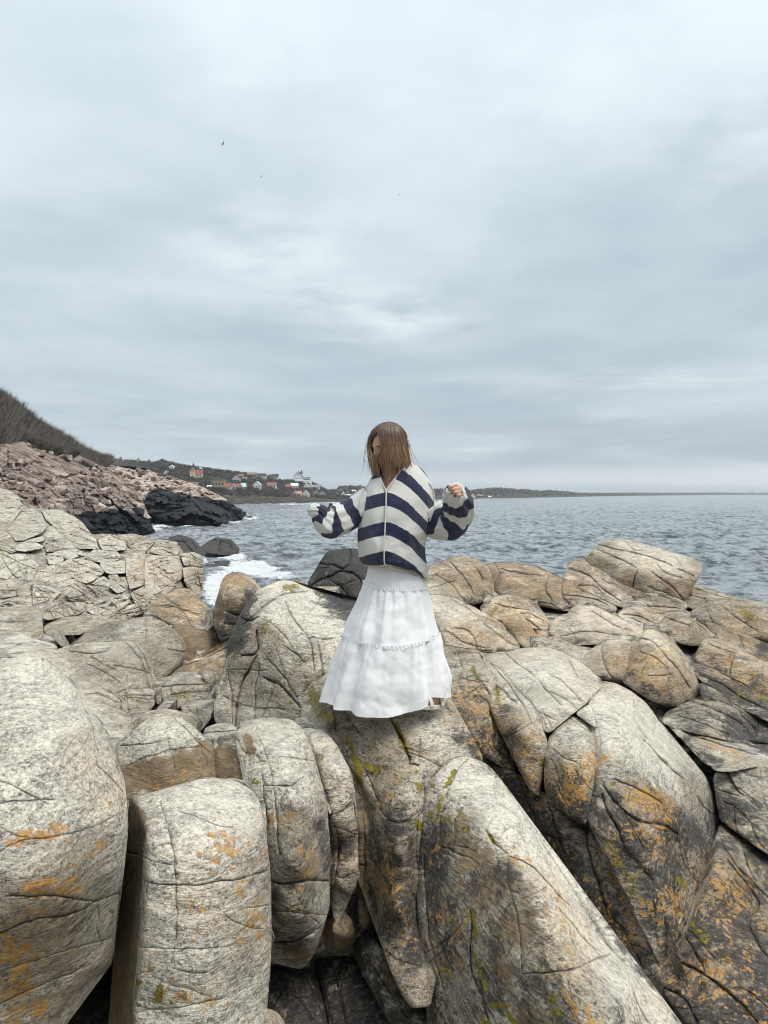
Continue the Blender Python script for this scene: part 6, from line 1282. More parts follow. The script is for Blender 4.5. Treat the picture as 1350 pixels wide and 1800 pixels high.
# hair
rh = np.random.RandomState(21)
hy = np.array([741, 743, 747, 754, 764, 778, 795, 812, 826, 842])
hcx = np.interp
def hair_r(y): return np.interp(y, hy, [0, 9, 17, 24, 29, 31.5, 31.5, 30, 28, 26])
def hair_c(y): return np.interp(y, hy, [684, 683.5, 683, 682.5, 682, 681.5, 682, 684, 686, 687])
def hair_d(y): return np.interp(y, hy, [0, .035, .065, .090, .107, .115, .112, .100, .088, .082])
HA = Acc()
def strand(phi, y1, rad, push, tone, sway):
    n = 15
    ys = 741.3 + (y1 - 741.3) * np.linspace(0, 1, n) ** 1.25
    pts, col = [], []
    tt = np.linspace(0, 1, n)
    for y, t in zip(ys, tt):
        ph = phi
        if -75 < phi < -12:
            bell = math.sin(math.pi * np.clip((y - 760) / 46.0, 0, 1)) ** .8
            ph = phi + (-1 if phi < -44 else 1) * bell * 27 * (1 - min(abs(phi + 44) / 34.0, 1) * .75)
        a = R_(ph)
        k = push
        x = hair_c(y) + hair_r(y) * k * math.sin(a) + sway * t ** 3 * 12 + math.sin(t * 5 + phi * .11) * t * t * 1.6
        d = 4.475 - hair_d(y) * k * math.cos(a)
        pts.append(A3(x, y, d)); col.append((t, tone, 0))
    r = rad * np.interp(tt, [0, .1, .75, 1], [.6, 1, 1, .12])
    VF = tube(np.array(pts), r, 4, cap=False)
    HA.add(VF, np.repeat(np.array(col), 4, 0))
for i in range(1050):
    phi = rh.uniform(-180, 180)
    fr = math.cos(R_(phi)) > -.2
    y1 = (rh.uniform(806, 824) if abs(phi - 5) < 48 else rh.uniform(820, 840)) if rh.rand() < .8 else rh.uniform(798, 842)
    strand(phi, y1, rh.uniform(.0018, .0038), rh.uniform(.95, 1.04), np.clip(.5 + rh.normal() * .13 + .10 * math.sin(phi / 13.0), 0, 1), rh.normal() * .22 + (.5 if phi > 40 else -.25 if phi < -40 else .1))
for i in range(46):     # flyaway strands
    phi = rh.uniform(-120, 120)
    strand(phi, rh.uniform(826, 848), .0011, rh.uniform(1.03, 1.14), rh.uniform(.5, 1), rh.normal() * 1.4)
HA.obj('hair', M_HAIR, person, 'strand')

# cardigan
RINGS = [  # front, right, back, left: photo x, y and distance
    ((678, 862, 4.385), (717, 812, 4.48), (690, 811, 4.585), (665, 829, 4.46)),
    ((678, 867, 4.37), (727, 815, 4.50), (690, 814, 4.62), (656, 836, 4.48)),
    ((678, 884, 4.34), (747, 831, 4.50), (690, 824, 4.66), (646, 852, 4.48)),
    ((678, 904, 4.32), (762, 860, 4.50), (690, 849, 4.68), (638, 875, 4.48)),
    ((677, 924, 4.31), (766, 893, 4.50), (690, 880, 4.70), (633, 905, 4.48)),
    ((676, 944, 4.30), (758, 925, 4.50), (690, 915, 4.70), (630, 930, 4.48)),
    ((675, 961, 4.29), (748, 952, 4.50), (690, 945, 4.70), (629, 952, 4.48)),
    ((674, 977, 4.285), (748, 980, 4.50), (692, 970, 4.70), (630, 971, 4.48)),
    ((675, 989, 4.29), (753, 1004, 4.50), (694, 988, 4.69), (634, 984, 4.48)),
    ((679, 995, 4.32), (752, 1018, 4.50), (696, 996, 4.66), (641, 992, 4.48)),
    ((682, 990, 4.38), (742, 1010, 4.50), (696, 992, 4.62), (650, 987, 4.48))]
def ring_mesh(rings, nth, nl, vneck=False):
    K = crom(np.array(rings, float).reshape(len(rings), 12), nl).reshape(nl, 4, 3)
    th = np.linspace(0, 2 * math.pi, nth, endpoint=False)
    c, s = np.cos(th), np.sin(th)
    F_, Rr, Bk, Lf = K[:, 0], K[:, 1], K[:, 2], K[:, 3]
    fb = np.where((c > 0)[None, :, None], F_[:, None], Bk[:, None])
    sd = np.where((s > 0)[None, :, None], Rr[:, None], Lf[:, None])
    ac, as_ = np.abs(c)[None, :], np.abs(s)[None, :]
    x = fb[..., 0] * (1 - as_) + sd[..., 0] * as_
    d = sd[..., 2] + (fb[..., 2] - sd[..., 2]) * ac
    e_ = (1 + np.clip(np.linspace(0, 1, nl) * 7, 0, 1))[:, None] if vneck else 2.0
    y = fb[..., 1] * (1 - as_ ** e_) + sd[..., 1] * as_ ** e_
    return x, y, d, th
def quad_faces(nl, nth, closed=True):
    idx = np.arange(nl * nth).reshape(nl, nth)
    j = (np.arange(nth) + 1) % nth
    return np.stack([idx[:-1], idx[:-1][:, j], idx[1:][:, j], idx[1:]], -1).reshape(-1, 4).tolist()
def stripe_y(x):
    r = np.clip((x - 678) / 67.0, 0, 1.6); l = np.clip((678 - x) / 44.0, 0, 1.5)
    return 45 * r ** 1.7 + 11 * l ** 1.3
def edge01(t):
    """>.5 inside the navy half of each stripe period, with a soft flank"""
    f = t - np.floor(t)
    return .5 + np.clip((.235 - np.abs(f - .245)) * 5.0, -.5, .5)
x, y, d, th = ring_mesh(RINGS, 120, 90, True)
vv = np.linspace(0, 1, 90)[:, None]
fold = (np.sin(th * 9 + 1.3)[None] * .006 + np.sin(th * 17 + vv * 3)[:, :] * .003) * sstep(vv, .25, .9)
P = at(x, y, d + fold * np.cos(th)[None])
P[..., 0] += fold * np.sin(th)[None] * .6
P += (fbm(P * 9, 3) * .010 * sstep(vv, .1, .5))[..., None] * np.array([.5, -1, .4])
st = edge01((y - stripe_y(x) - 864.5) / 51.5)
# drop the line where the front edges meet
CA_ = Acc(); CA_.add((P.reshape(-1, 3), quad_faces(90, 120)), np.repeat(st.reshape(-1, 1), 3, 1))
cardigan = CA_.obj('cardigan', M_KNIT, person, 'stripe')
CLOTH = [P.reshape(-1, 3)]
def sleeve(path, bands, flat, seed, ns=56, n=90):
    K = np.array(path, float)
    Q = crom(K, n)
    Pw = at(Q[:, 0], Q[:, 1], Q[:, 2])
    r = Q[:, 3] * PX
    L = np.concatenate([[0], np.cumsum(np.linalg.norm(np.diff(Pw, axis=0), axis=1))]); L /= L[-1]
    kink = np.interp(L, [0, .1, .3, .7, 1], [0, .3, .7, 1, .35])
    def wave(V, th):
        w_ = np.sin(th * 11 + seed)[None] * .0045 + np.sin(th * 5 + seed * 2 + L[:, None] * 5) * .006 + fbm(V * 8 + seed, 3) * .012
        w_ = w_ * kink[:, None]
        c = V.mean(1, keepdims=True)
        u = V - c; u /= np.linalg.norm(u, axis=2, keepdims=True)
        return u * w_[..., None]
    V, F = tube(Pw, r, ns, flat, True, wave)
    thv = np.linspace(0, 2 * math.pi, ns, endpoint=False)
    s = L[:, None] + .018 * np.sin(thv * 3 + seed)[None] + .010 * np.sin(thv * 7)[None]
    v = np.full(s.shape, 0.0)
    for a, b in bands: v = np.maximum(v, .5 + np.clip(np.minimum(s - a, b - s) * 14, -.5, .5))
    CLOTH.append(V)
    a_ = Acc(); a_.add((V, F), np.repeat(v.reshape(-1, 1), 3, 1))
    return a_.obj('sleeve', M_KNIT, cardigan, 'stripe')
sleeve([(652, 884, 4.49, 30), (634, 894, 4.48, 29), (614, 905, 4.46, 26.5), (596, 913, 4.43, 27), (580, 916, 4.405, 27.5), (569, 910, 4.385, 21), (562, 901, 4.372, 14), (557, 898, 4.366, 11.5), (550, 897.5, 4.36, 11.5), (545.5, 897.5, 4.358, 9.5), (545, 897.5, 4.358, 4)],
       [(.24, .43), (.575, .69), (.80, .905)], .85, 2.0)
sleeve([(748, 898, 4.50, 32), (760, 914, 4.50, 29), (776, 923, 4.49, 26), (794, 918, 4.46, 28), (806, 902, 4.42, 26), (805, 885, 4.36, 26), (799, 872, 4.30, 21.5), (796, 869.5, 4.262, 18.5), (795.5, 869, 4.25, 15), (796, 868.5, 4.262, 11), (797, 868, 4.29, 9)],
       [(.06, .20), (.33, .47), (.665, .835)], 1.0, 5.0)
# cream rib: neck edges, front band, armhole seams
M_RIB = simple('cream_rib', (.66, .645, .585), rough=.95, spec=.1, nscale=160, bump=.6)
def rib(pts, r, lay=False):
    C = crom(np.array(pts, float), 40)
    if lay:                            # a seam: laid on the cloth
        W = np.concatenate(CLOTH); wx_, wy_ = px_of(W)
        ds = []
        for c in C:
            k = np.hypot(wx_ - c[0], wy_ - c[1]) < 3.2
            if not k.any(): k = np.hypot(wx_ - c[0], wy_ - c[1]) < 9
            ds.append(W[k, 1].min() if k.any() else c[2])
        ds = np.array(ds); ds = np.convolve(np.pad(ds, 2, 'edge'), np.ones(5) / 5, 'valid')
        C[:, 2] = ds + .0015
    mesh_obj('ribbed_edging', *tube(at(C[:, 0], C[:, 1], C[:, 2]), r, 10, .7), M_RIB, cardigan)
rib([(665, 829, 4.452), (668, 838, 4.42), (673, 851, 4.39), (678.5, 863, 4.372)], .0062)
rib([(717, 812, 4.472), (708, 824, 4.435), (694, 842, 4.395), (679, 863, 4.372)], .0062)
rib([(679, 861, 4.37), (678.5, 885, 4.328), (677, 925, 4.297), (675.5, 960, 4.278), (675.5, 988, 4.276), (679, 996, 4.31)], .0056)
rib([(665, 829, 4.455), (672, 818, 4.53), (690, 811.5, 4.58), (706, 809, 4.55), (717, 812, 4.478)], .0060)
rib([(754, 848, 4.48), (762, 864, 4.44), (764, 884, 4.40), (760, 902, 4.385), (755, 916, 4.385)], .0040, True)
rib([(643, 856, 4.45), (634, 873, 4.40), (631, 891, 4.375), (632, 899, 4.37), (635, 908, 4.37)], .0038, True)
hx = [(679, 996, 4.318), (712, 1004, 4.36), (738, 1016, 4.43), (752, 1018.5, 4.50), (740, 1009, 4.6), (696, 997, 4.66), (655, 994, 4.6), (641, 992.5, 4.48), (655, 994, 4.37), (678, 996.5, 4.318)]
rib(hx, .0060)

# the mohair's loose fibres
rf = np.random.RandomState(77)
FZ = Acc()
for ob in [cardigan] + [c for c in cardigan.children if c.name.startswith('sleeve')]:
    me = ob.data
    n = len(me.vertices)
    co = np.empty(n * 3); me.vertices.foreach_get('co', co); co = co.reshape(-1, 3) + np.array(PWORLD[ob.name])
    no = np.empty(n * 3); me.vertex_normals.foreach_get('vector', no); no = no.reshape(-1, 3)
    cl = np.empty(n * 4, np.float32); me.color_attributes['stripe'].data.foreach_get('color', cl); cl = cl.reshape(-1, 4)[:, :3]
    k = rf.randint(0, n, 5200 if ob is cardigan else 2600)
    b0 = co[k] + rf.normal(size=(len(k), 3)) * .004
    d_ = no[k] * rf.uniform(.3, 1.0, (len(k), 1)) + rf.normal(size=(len(k), 3)) * .7
    d_ /= np.linalg.norm(d_, axis=1)[:, None]
    t_ = b0 + d_ * rf.uniform(.006, .017, (len(k), 1))
    s_ = np.cross(d_, rf.normal(size=(len(k), 3))); s_ = s_ / np.linalg.norm(s_, axis=1)[:, None] * .00055
    V = np.stack([b0 - s_, b0 + s_, t_], 1).reshape(-1, 3)
    FZ.add((V, np.arange(len(V)).reshape(-1, 3).tolist()), np.repeat(cl[k], 3, 0))
tag(FZ.obj('fuzz', M_KNIT, cardigan, 'stripe', smooth=False), kind='stuff')

# skirt: three gathered tiers
def tier(rings, nth, nl, seed, g0, big, name, parent):
    x, y, d, th = ring_mesh(rings, nth, nl)
    v = np.linspace(0, 1, nl)[:, None]
    wob = th + .10 * np.sin(th * 3 + seed)
    gather = np.sin(wob * 46 + seed) * g0 * np.exp(-v * 3.2) + np.sin(wob * 23 + seed * 2) * g0 * 1.2 * np.exp(-v * 1.6)
    folds = (np.sin(wob * 9 + seed) * .6 + np.sin(wob * 14 + 2 * seed) * .4) * big * sstep(v, .05, 1.0)
    P = at(x, y, d)
    c = P.mean(1, keepdims=True)
    u = P - c; u[..., 2] = 0; u /= np.linalg.norm(u, axis=2, keepdims=True)
    w_ = gather + folds
    P = P + u * (w_ + fbm(P * 7 + seed, 3) * .010 * np.clip(v * 3, 0, 1))[..., None]
    if name == 'tier' and big > .02: P[..., 2] += .040 * np.exp(-((th[None] - R_(50)) / R_(17)) ** 2) * v ** 5
    return mesh_obj(name, P.reshape(-1, 3), quad_faces(nl, nth), M_COTTON, parent)
S0 = ((690, 972, 4.385), (736, 972, 4.51), (692, 965, 4.64), (652, 972, 4.51))
S1 = ((692, 1036, 4.345), (750, 1034, 4.51), (694, 1018, 4.67), (641, 1023, 4.51))
S2 = ((690, 1138, 4.245), (771, 1114, 4.51), (694, 1090, 4.77), (604, 1117, 4.51))
def mid(a, b, t, dx=0): return tuple((p[0] * (1 - t) + q[0] * t + (dx if i == 1 else -dx if i == 3 else 0), p[1] * (1 - t) + q[1] * t, p[2] * (1 - t) + q[2] * t - (dx * .0028 if i == 0 else -dx * .0028 if i == 2 else 0)) for i, (p, q) in enumerate(zip(a, b)))
S3 = ((668, 1262, 4.18), (789, 1226, 4.52), (694, 1206, 4.84), (569, 1234, 4.50))
skirt = tier([S0, mid(S0, S1, .5, 0), S1], 150, 20, .7, .0015, .004, 'skirt', person)
tier([S1, mid(S1, S2, .12, 1), mid(S1, S2, .5, 1), S2], 190, 40, 1.9, .0075, .017, 'tier', skirt)
S3b = ((672, 1226, 4.195), (790, 1190, 4.52), (694, 1180, 4.82), (584, 1184, 4.505))
tier([S2, mid(S2, S3b, .14, 1), mid(S2, S3b, .5, 1), S3b, S3], 230, 56, 3.1, .0075, .030, 'tier', skirt)
def ruffle(S, seed):
    x, y, d, th = ring_mesh([S, S], 420, 5)
    P = at(x, y, d)
    c = P.mean(1, keepdims=True); u = P - c; u[..., 2] = 0; u /= np.linalg.norm(u, axis=2, keepdims=True)
    v = np.linspace(-1, 1, 5)[:, None]
    w_ = .009 + np.sin(th * 74 + seed)[None] * .0026 * (1 + v) / 1.2 + np.sin(th * 31)[None] * .002
    P = P + u * w_[..., None]
    P[..., 2] += v * .009 + np.sin(th * 47 + seed)[None] * .0014
    mesh_obj('ruffle', P.reshape(-1, 3), quad_faces(5, 420), M_COTTON, skirt)
ruffle(S1, .3); ruffle(S2, 1.7)
x, y, d, th = ring_mesh([S3, S3], 160, 2)

# sandals
for ax, ad, tx, td, ty in ((664, 4.56, 640, 4.47, 1243), (762, 4.40, 737, 4.29, 1240.5)):
    a, b = A3(ax + 9, 1239, ad + .03), A3(tx - 1, ty + 1.5, td - .005)
    a[2] = min(a[2], b[2] + .02) ; dr = b - a; L = np.linalg.norm(dr); dr /= L
    sd = np.cross(dr, [0, 0, 1]); sd /= np.linalg.norm(sd)
    n = 26
    out = []
    for i in range(n):
        q = 2 * math.pi * i / n
        t = .5 - .5 * math.cos(q)
        wd = (.031 + .012 * math.sin(t * math.pi * .9 + .25)) * (1 if math.sin(q) >= 0 else -1) * abs(math.sin(q)) ** .5
        out.append(a + dr * (L * t) + sd * wd)
    out = np.array(out)
    V = np.concatenate([out + [0, 0, z] for z in (-.016, -.012, .004, .008)]); V[:n] = V[:n] * .98 + out.mean(0) * .02; 
    F = []
    for k in range(3):
        for i in range(n): F.append((k * n + i, k * n + (i + 1) % n, (k + 1) * n + (i + 1) % n, (k + 1) * n + i))
    F.append(tuple(range(n))[::-1]); F.append(tuple(range(3 * n, 4 * n)))
    sole = mesh_obj('sandal', V, F, M_LEATHER, person)
    for t, rise in ((.62, .064), (.06, .066)):
        c = a + dr * (L * t)
        arc = np.array([c + sd * (.040 * math.cos(q)) + np.array([0, 0, rise * math.sin(q)]) for q in np.linspace(-.1, math.pi + .1, 15)])
        T_, N_, B_ = frames(arc)
        V, F = tube(arc, .0035, 8)
        V = V.reshape(15, 8, 3); cc = V.mean(1, keepdims=True); off = V - cc
        V = cc + off + (off @ dr)[..., None] * dr * 4.5
        mesh_obj('strap', V.reshape(-1, 3), F, M_LEATHER, sole)
# necklace
nk = np.array([at(*p) for p in ((672, 829, 4.45), (676, 836, 4.43), (684, 840, 4.42), (692, 836, 4.43), (698, 828, 4.455))])
V, F = tube(crom(nk, 24), .0010, 5)
neck = mesh_obj('necklace', V, F, M_GOLD, None)
tag(neck, 'fine gold necklace with a small pendant at the throat of the woman', 'necklace')
mesh_obj('pendant', *blob(at(684, 842, 4.415), .004, .002, .005, None, 8), M_GOLD, neck)
# ------------------------------------------------------------------ the sea
def wave_h(x, y):
    P = np.stack([x, y, np.zeros_like(x)], -1)
    wv = np.stack([pnoise(P * .09), pnoise(P * .09 + 31.0), np.zeros_like(x)], -1) * 1.6
    Q = P + wv
    a = R_(22)
    u = Q[..., 0] * math.cos(a) + Q[..., 1] * math.sin(a); v = -Q[..., 0] * math.sin(a) + Q[..., 1] * math.cos(a)
    def rid(fu, fv, s):
        n = pnoise(np.stack([u * fu, v * fv, np.full_like(u, s)], -1))
        return (1 - np.abs(n) * 2.0)
    h = 0.50 * pnoise(np.stack([u * .045, v * .10, np.zeros_like(u)], -1))
    h = h + 0.42 * rid(.075, .155, 3.0) + 0.36 * rid(.17, .33, 9.0) + 0.20 * rid(.40, .75, 5.0) + .07 * rid(1.0, 1.9, 7.0) + .03 * rid(2.4, 4.4, 2.0)
    return h - 0.75
FOAM = []   # (x, y, radius x, radius y, strength) in photo pixels: the surf round the rocks
for q in [(400, 1025, 70, 32, 1.0), (440, 998, 80, 18, 1.0), (480, 1010, 60, 12, .7), (375, 1045, 30, 26, .7), (352, 985, 20, 14, .95), (400, 975, 50, 8, .9), (430, 985, 60, 12, .6), (300, 924, 60, 3.0, .9), (272, 930, 24, 4, .7), (410, 917, 26, 4, .9), (440, 910, 24, 3, .7), (520, 1022, 50, 8, .4), (340, 935, 40, 4, .3), (520, 886, 100, 1.3, .6), (600, 883, 60, 1.2, .5)]:
    FOAM.append(q)
def build_sea():
    ys = list(np.arange(868.9, 884, 0.55)) + list(np.arange(884, 1110, 0.72)) + list(np.arange(1110, 1360, 5.0)) + [1500, 1800, 2600, 4200]
    xs = [-9000, -5000, -2600, -1200, -600, -300] + list(np.arange(-60, 1412, 2.9)) + [1600, 2000, 2700, 4200, 7000, 11000]
    X, Y = np.meshgrid(np.array(xs), np.array(ys))
    r = ray(X, Y)
    # true plane: where the rays meet the water
    t = -CAM_Z / np.minimum(r[..., 2], -1e-5)
    wx = np.clip(r[..., 0] * t, -11500, 11500); wy = np.minimum(t, 11500)
    dist = np.sqrt(wx ** 2 + wy ** 2)
    fade = np.clip(900.0 / np.maximum(dist, 1), 0, 1) ** .4 * (.55 + .45 * sstep(dist, 60, 130))
    h = wave_h(wx, wy) * fade * (np.abs(X - 675) < 900)
    sh = X.shape
    V = np.stack([wx, wy, h], -1).reshape(-1, 3)
    idx = np.arange(len(V)).reshape(sh)
    faces = np.stack([idx[:-1, :-1], idx[1:, :-1], idx[1:, 1:], idx[:-1, 1:]], -1).reshape(-1, 4)[:, ::-1].tolist()
    foam = np.zeros(sh)
    for cx, cy, rx, ry, s in FOAM:
        q = np.sqrt(((X - cx) / rx) ** 2 + ((Y - cy) / ry) ** 2)
        foam = np.maximum(foam, s * (1 - sstep(q, .25, 1.0)))
    crest = sstep(h / np.maximum(fade, .2), .30, .62)
    gust = sstep(pnoise(np.stack([wx * .03, wy * .02, np.full_like(wx, 2.2)], -1)), .05, .5)
    foam = np.maximum(foam, crest * gust * .55)
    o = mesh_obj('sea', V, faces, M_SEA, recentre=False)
    c = np.ones((len(V), 4), np.float32); c[:, 0] = foam.reshape(-1); c[:, 1] = 0; c[:, 2] = 0
    o.data.color_attributes.new('foam', 'FLOAT_COLOR', 'POINT').data.foreach_set('color', c.ravel())
    tag(o, kind='structure')
    s = 11900
    b = mesh_obj('seabed_light_block', [(-s, -s, -2.5), (s, -s, -2.5), (s, s, -2.5), (-s, s, -2.5)], [(0, 1, 2, 3)], simple('seabed_light_block', (.05, .055, .055)), recentre=False, smooth=False)  # unseen dark plane added to stop world light from below
    tag(b, kind='structure')
def sea_material():
    m, t = new_mat('sea_water')
    pos = t.n('ShaderNodeNewGeometry').outputs['Position']
    foam = t.sep(t.n('ShaderNodeAttribute', None, attribute_name='foam').outputs['Color'])[0]
    fl = t.n('ShaderNodeMapping', {'Vector': pos, 'Rotation': (0, 0, R_(-22)), 'Scale': (1.0, 1.9, 1.0)}).outputs[0]
    n1 = t.noise(fl, 1.6, 5, 0.6, .4)
    n2 = t.noise(fl, 6.0, 4, 0.6)
    n0 = t.noise(fl, 0.42, 5, 0.62, .5)
    h = t.math('ADD', t.math('MULTIPLY', n0, 1.0), t.math('ADD', t.math('MULTIPLY', n1, 0.55), t.math('MULTIPLY', n2, 0.14)))
    bump = t.n('ShaderNodeBump', {'Height': h, 'Strength': 1.0, 'Distance': 1.3})
    fn = t.noise(pos, 1.1, 8, 0.72, 1.2)
    ff = t.smooth(t.math('ADD', t.math('MULTIPLY', foam, 1.0), t.math('MULTIPLY', t.math('SUBTRACT', fn, 0.5), 1.9)), 0.36, 0.62)
    ff = t.math('MULTIPLY', ff, t.smooth(foam, 0.04, 0.2))
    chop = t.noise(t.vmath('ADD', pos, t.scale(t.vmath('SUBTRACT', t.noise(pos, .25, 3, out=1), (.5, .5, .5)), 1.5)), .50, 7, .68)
    glint = t.smooth(t.math('ADD', t.math('MULTIPLY', chop, .75), t.math('MULTIPLY', t.noise(fl, .05, 4, .6), .25)), .40, .56)  # sky glint and dark wave faces painted into the water colour
    col = t.mix(ff, t.mix(glint, (.045, .062, .074), (.40, .435, .452)), (.82, .84, .85))
    rough = t.math('ADD', 0.10, t.math('MULTIPLY', ff, 0.6))
    p = t.n('ShaderNodeBsdfPrincipled', {'Base Color': col, 'Roughness': rough, 'IOR': 1.33, 'Specular IOR Level': 0.5, 'Normal': bump.outputs[0]})
    t.n('ShaderNodeOutputMaterial', {'Surface': p.outputs[0]})
    return m
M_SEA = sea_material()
build_sea()
# ------------------------------------------------------------------ headland cliffs, hillside, village, far coast
def cliff_material(name, stops, scale, dcol=(.016, .016, .018)):
    m, t = new_mat(name)
    pos = t.n('ShaderNodeNewGeometry').outputs['Position']
    ma = t.n('ShaderNodeAttribute', None, attribute_name='mask_a').outputs['Color']
    dark, orange, moss = t.sep(ma)
    rn = t.n('ShaderNodeObjectInfo').outputs['Random']
    n = t.noise(pos, scale, 6, 0.65)
    n2 = t.noise(pos, scale * 7, 5, 0.7)
    v = t.math('ADD', t.math('ADD', t.math('MULTIPLY', n, 0.6), t.math('MULTIPLY', n2, 0.4)), t.math('MULTIPLY', t.math('SUBTRACT', rn, .5), .10))
    base = t.ramp(t.smooth(v, 0.34, 0.66), stops)
    df = t.smooth(t.math('ADD', dark, t.math('MULTIPLY', t.math('SUBTRACT', t.noise(pos, scale * .6, 5, .6), .5), 1.4)), .38, .6)
    dc = t.mix(t.smooth(n2, .42, .7), dcol, tuple(x * 2.6 for x in dcol))
    base = t.mix(df, base, dc)
    mf = t.smooth(t.math('ADD', moss, t.math('MULTIPLY', t.math('SUBTRACT', n2, .5), 1.4)), .42, .6)
    base = t.mix(mf, base, (.060, .062, .026))
    b = t.n('ShaderNodeBump', {'Height': t.math('ADD', n, t.math('MULTIPLY', n2, .5)), 'Strength': .9, 'Distance': .35 / scale})
    p = t.n('ShaderNodeBsdfPrincipled', {'Base Color': base, 'Roughness': t.math('SUBTRACT', .88, t.math('MULTIPLY', df, .25)), 'Specular IOR Level': .12, 'Normal': b.outputs[0]})
    t.n('ShaderNodeOutputMaterial', {'Surface': p.outputs[0]})
    return m
M_PINK = cliff_material('pink_granite', [(0, (.060, .046, .038)), (.35, (.200, .152, .125)), (.65, (.40, .318, .270)), (1, (.58, .50, .435))], .55)
M_SCRUB = cliff_material('scrub_ground', [(0, (.028, .024, .018)), (.4, (.062, .050, .036)), (.7, (.095, .076, .052)), (1, (.15, .12, .085))], .22)
M_SHORE = cliff_material('shore_scrub', [(0, (.030, .027, .021)), (.4, (.070, .060, .045)), (.7, (.12, .10, .075)), (1, (.26, .22, .185))], .10)
M_COAST = cliff_material('coast_wood', [(0, (.035, .036, .034)), (.5, (.070, .068, .060)), (1, (.12, .11, .095))], .012)

def skyl(pts):
    a = np.asarray(pts, float)
    return lambda x: np.interp(x, a[:, 0], a[:, 1])
def strip_land(name, x0, x1, dx, top, bot, d_top, d_bot, nrow, mat, rough=1.0, fs=.02, back=.35, kind='structure', pw=1.0, mask=None, bump2=0.0):
    """land between a skyline and a foot line, both given in the photograph, each at its own distance; it falls away behind"""
    xs = np.arange(x0, x1 + dx, dx)
    vs = np.linspace(0, 1, nrow)
    X, Vv = np.meshgrid(xs, vs)
    yb, yt, db, dt_ = bot(X), top(X), d_bot(X), d_top(X)
    Y = yb + (yt - yb) * Vv
    iv = 1 / db + (1 / dt_ - 1 / db) * Vv ** pw
    P = at(X, Y, 1 / iv)
    D = 1 / iv
    nn = fbm(P * fs, 4)
    amp = rough * np.sin(np.clip(Vv, 0, 1) * math.pi * .92 + .12)
    P[..., 1] += nn * amp * 2.0
    P[..., 2] += (nn * .9 + bump2 * np.abs(fbm(P * fs * 4, 3))) * rough * .5 * np.clip(Vv * 3, 0, 1)
    # behind the crest
    last = P[-1].copy()
    b1 = last + np.stack([last[:, 0] * back * .5, D[-1] * back * .5, -np.maximum(last[:, 2], 1) * .30], -1)
    b2 = last + np.stack([last[:, 0] * back, D[-1] * back, -np.maximum(last[:, 2], 1) * 1.1 - 2], -1)
    f1 = P[0].copy(); f1[:, 2] -= 3.0 + .02 * D[0]
    V = np.concatenate([f1[None], P, b1[None], b2[None]])
    sh = V.shape[:2]
    idx = np.arange(sh[0] * sh[1]).reshape(sh)
    faces = np.stack([idx[:-1, :-1], idx[:-1, 1:], idx[1:, 1:], idx[1:, :-1]], -1).reshape(-1, 4).tolist()
    o = mesh_obj(name, V.reshape(-1, 3), faces, mat, recentre=False)
    M = np.zeros((len(V.reshape(-1, 3)), 6))
    if mask is not None:
        Xf = np.concatenate([X[:1], X, X[-1:], X[-1:]]).reshape(-1); Yf = np.concatenate([Y[:1], Y, Y[-1:], Y[-1:]]).reshape(-1)
        mask(M, Xf, Yf)
    set_masks(o.data, M)
    tag(o, kind=kind)
    return o, (lambda x, y: 1 / (1 / d_bot(x) + (1 / d_top(x) - 1 / d_bot(x)) * np.clip((y - bot(x)) / (top(x) - bot(x)), 0, 1) ** pw))
lin = lambda *p: skyl(p)

# the steep scrub covered hill on the left
HT = lin((-1000, 330), (-300, 560), (-80, 655), (0, 696), (30, 716), (60, 741), (90, 760), (120, 775), (150, 793), (168, 804), (200, 808))
HB = lin((-1000, 985), (-300, 930), (-70, 870), (-40, 805), (0, 800), (60, 806), (110, 822), (168, 842), (200, 846))
HTD, HBD = lin((-1000, 150), (-300, 190), (0, 205), (168, 290), (200, 300)), lin((-1000, 70), (-300, 90), (0, 105), (100, 140), (168, 200), (200, 230))
hill, hill_d = strip_land('hillside', -1000, 190, 3.0, HT, HB, HTD, HBD, 40, M_SCRUB, rough=2.2, fs=.05, mask=lambda M, X, Y: M.__setitem__((slice(None), 2), .22 * sstep(Y - HB(X), -40, -10)))
# the wooded ridge with the village on it
RT = lin((120, 799), (165, 802), (200, 806), (240, 811), (270, 814), (285, 810), (300, 815), (340, 822), (400, 829), (440, 834), (470, 840), (500, 846), (520, 845), (548, 849), (562, 856), (578, 864), (600, 866), (640, 866), (700, 866))
RB = lin((120, 870), (300, 886), (400, 886), (450, 885.2), (540, 882.6), (620, 881.2), (700, 880))
_wl = lambda x: CAM_Z * F_PX / np.maximum(RB(x) - HOR, 4.0)
RTD = lambda x: _wl(x) * 1.55
ridge_l, ridge_d = strip_land('village_hill', 120, 700, 2.5, RT, RB, RTD, _wl, 26, M_SHORE, rough=5.0, fs=.012, mask=lambda M, X, Y: (M.__setitem__((slice(None), 2), .30 * sstep(RB(X) - Y, 8, 16)), M.__setitem__((slice(None), 0), .85 * (1 - sstep(RB(X) - Y, .6, 2.6)))))
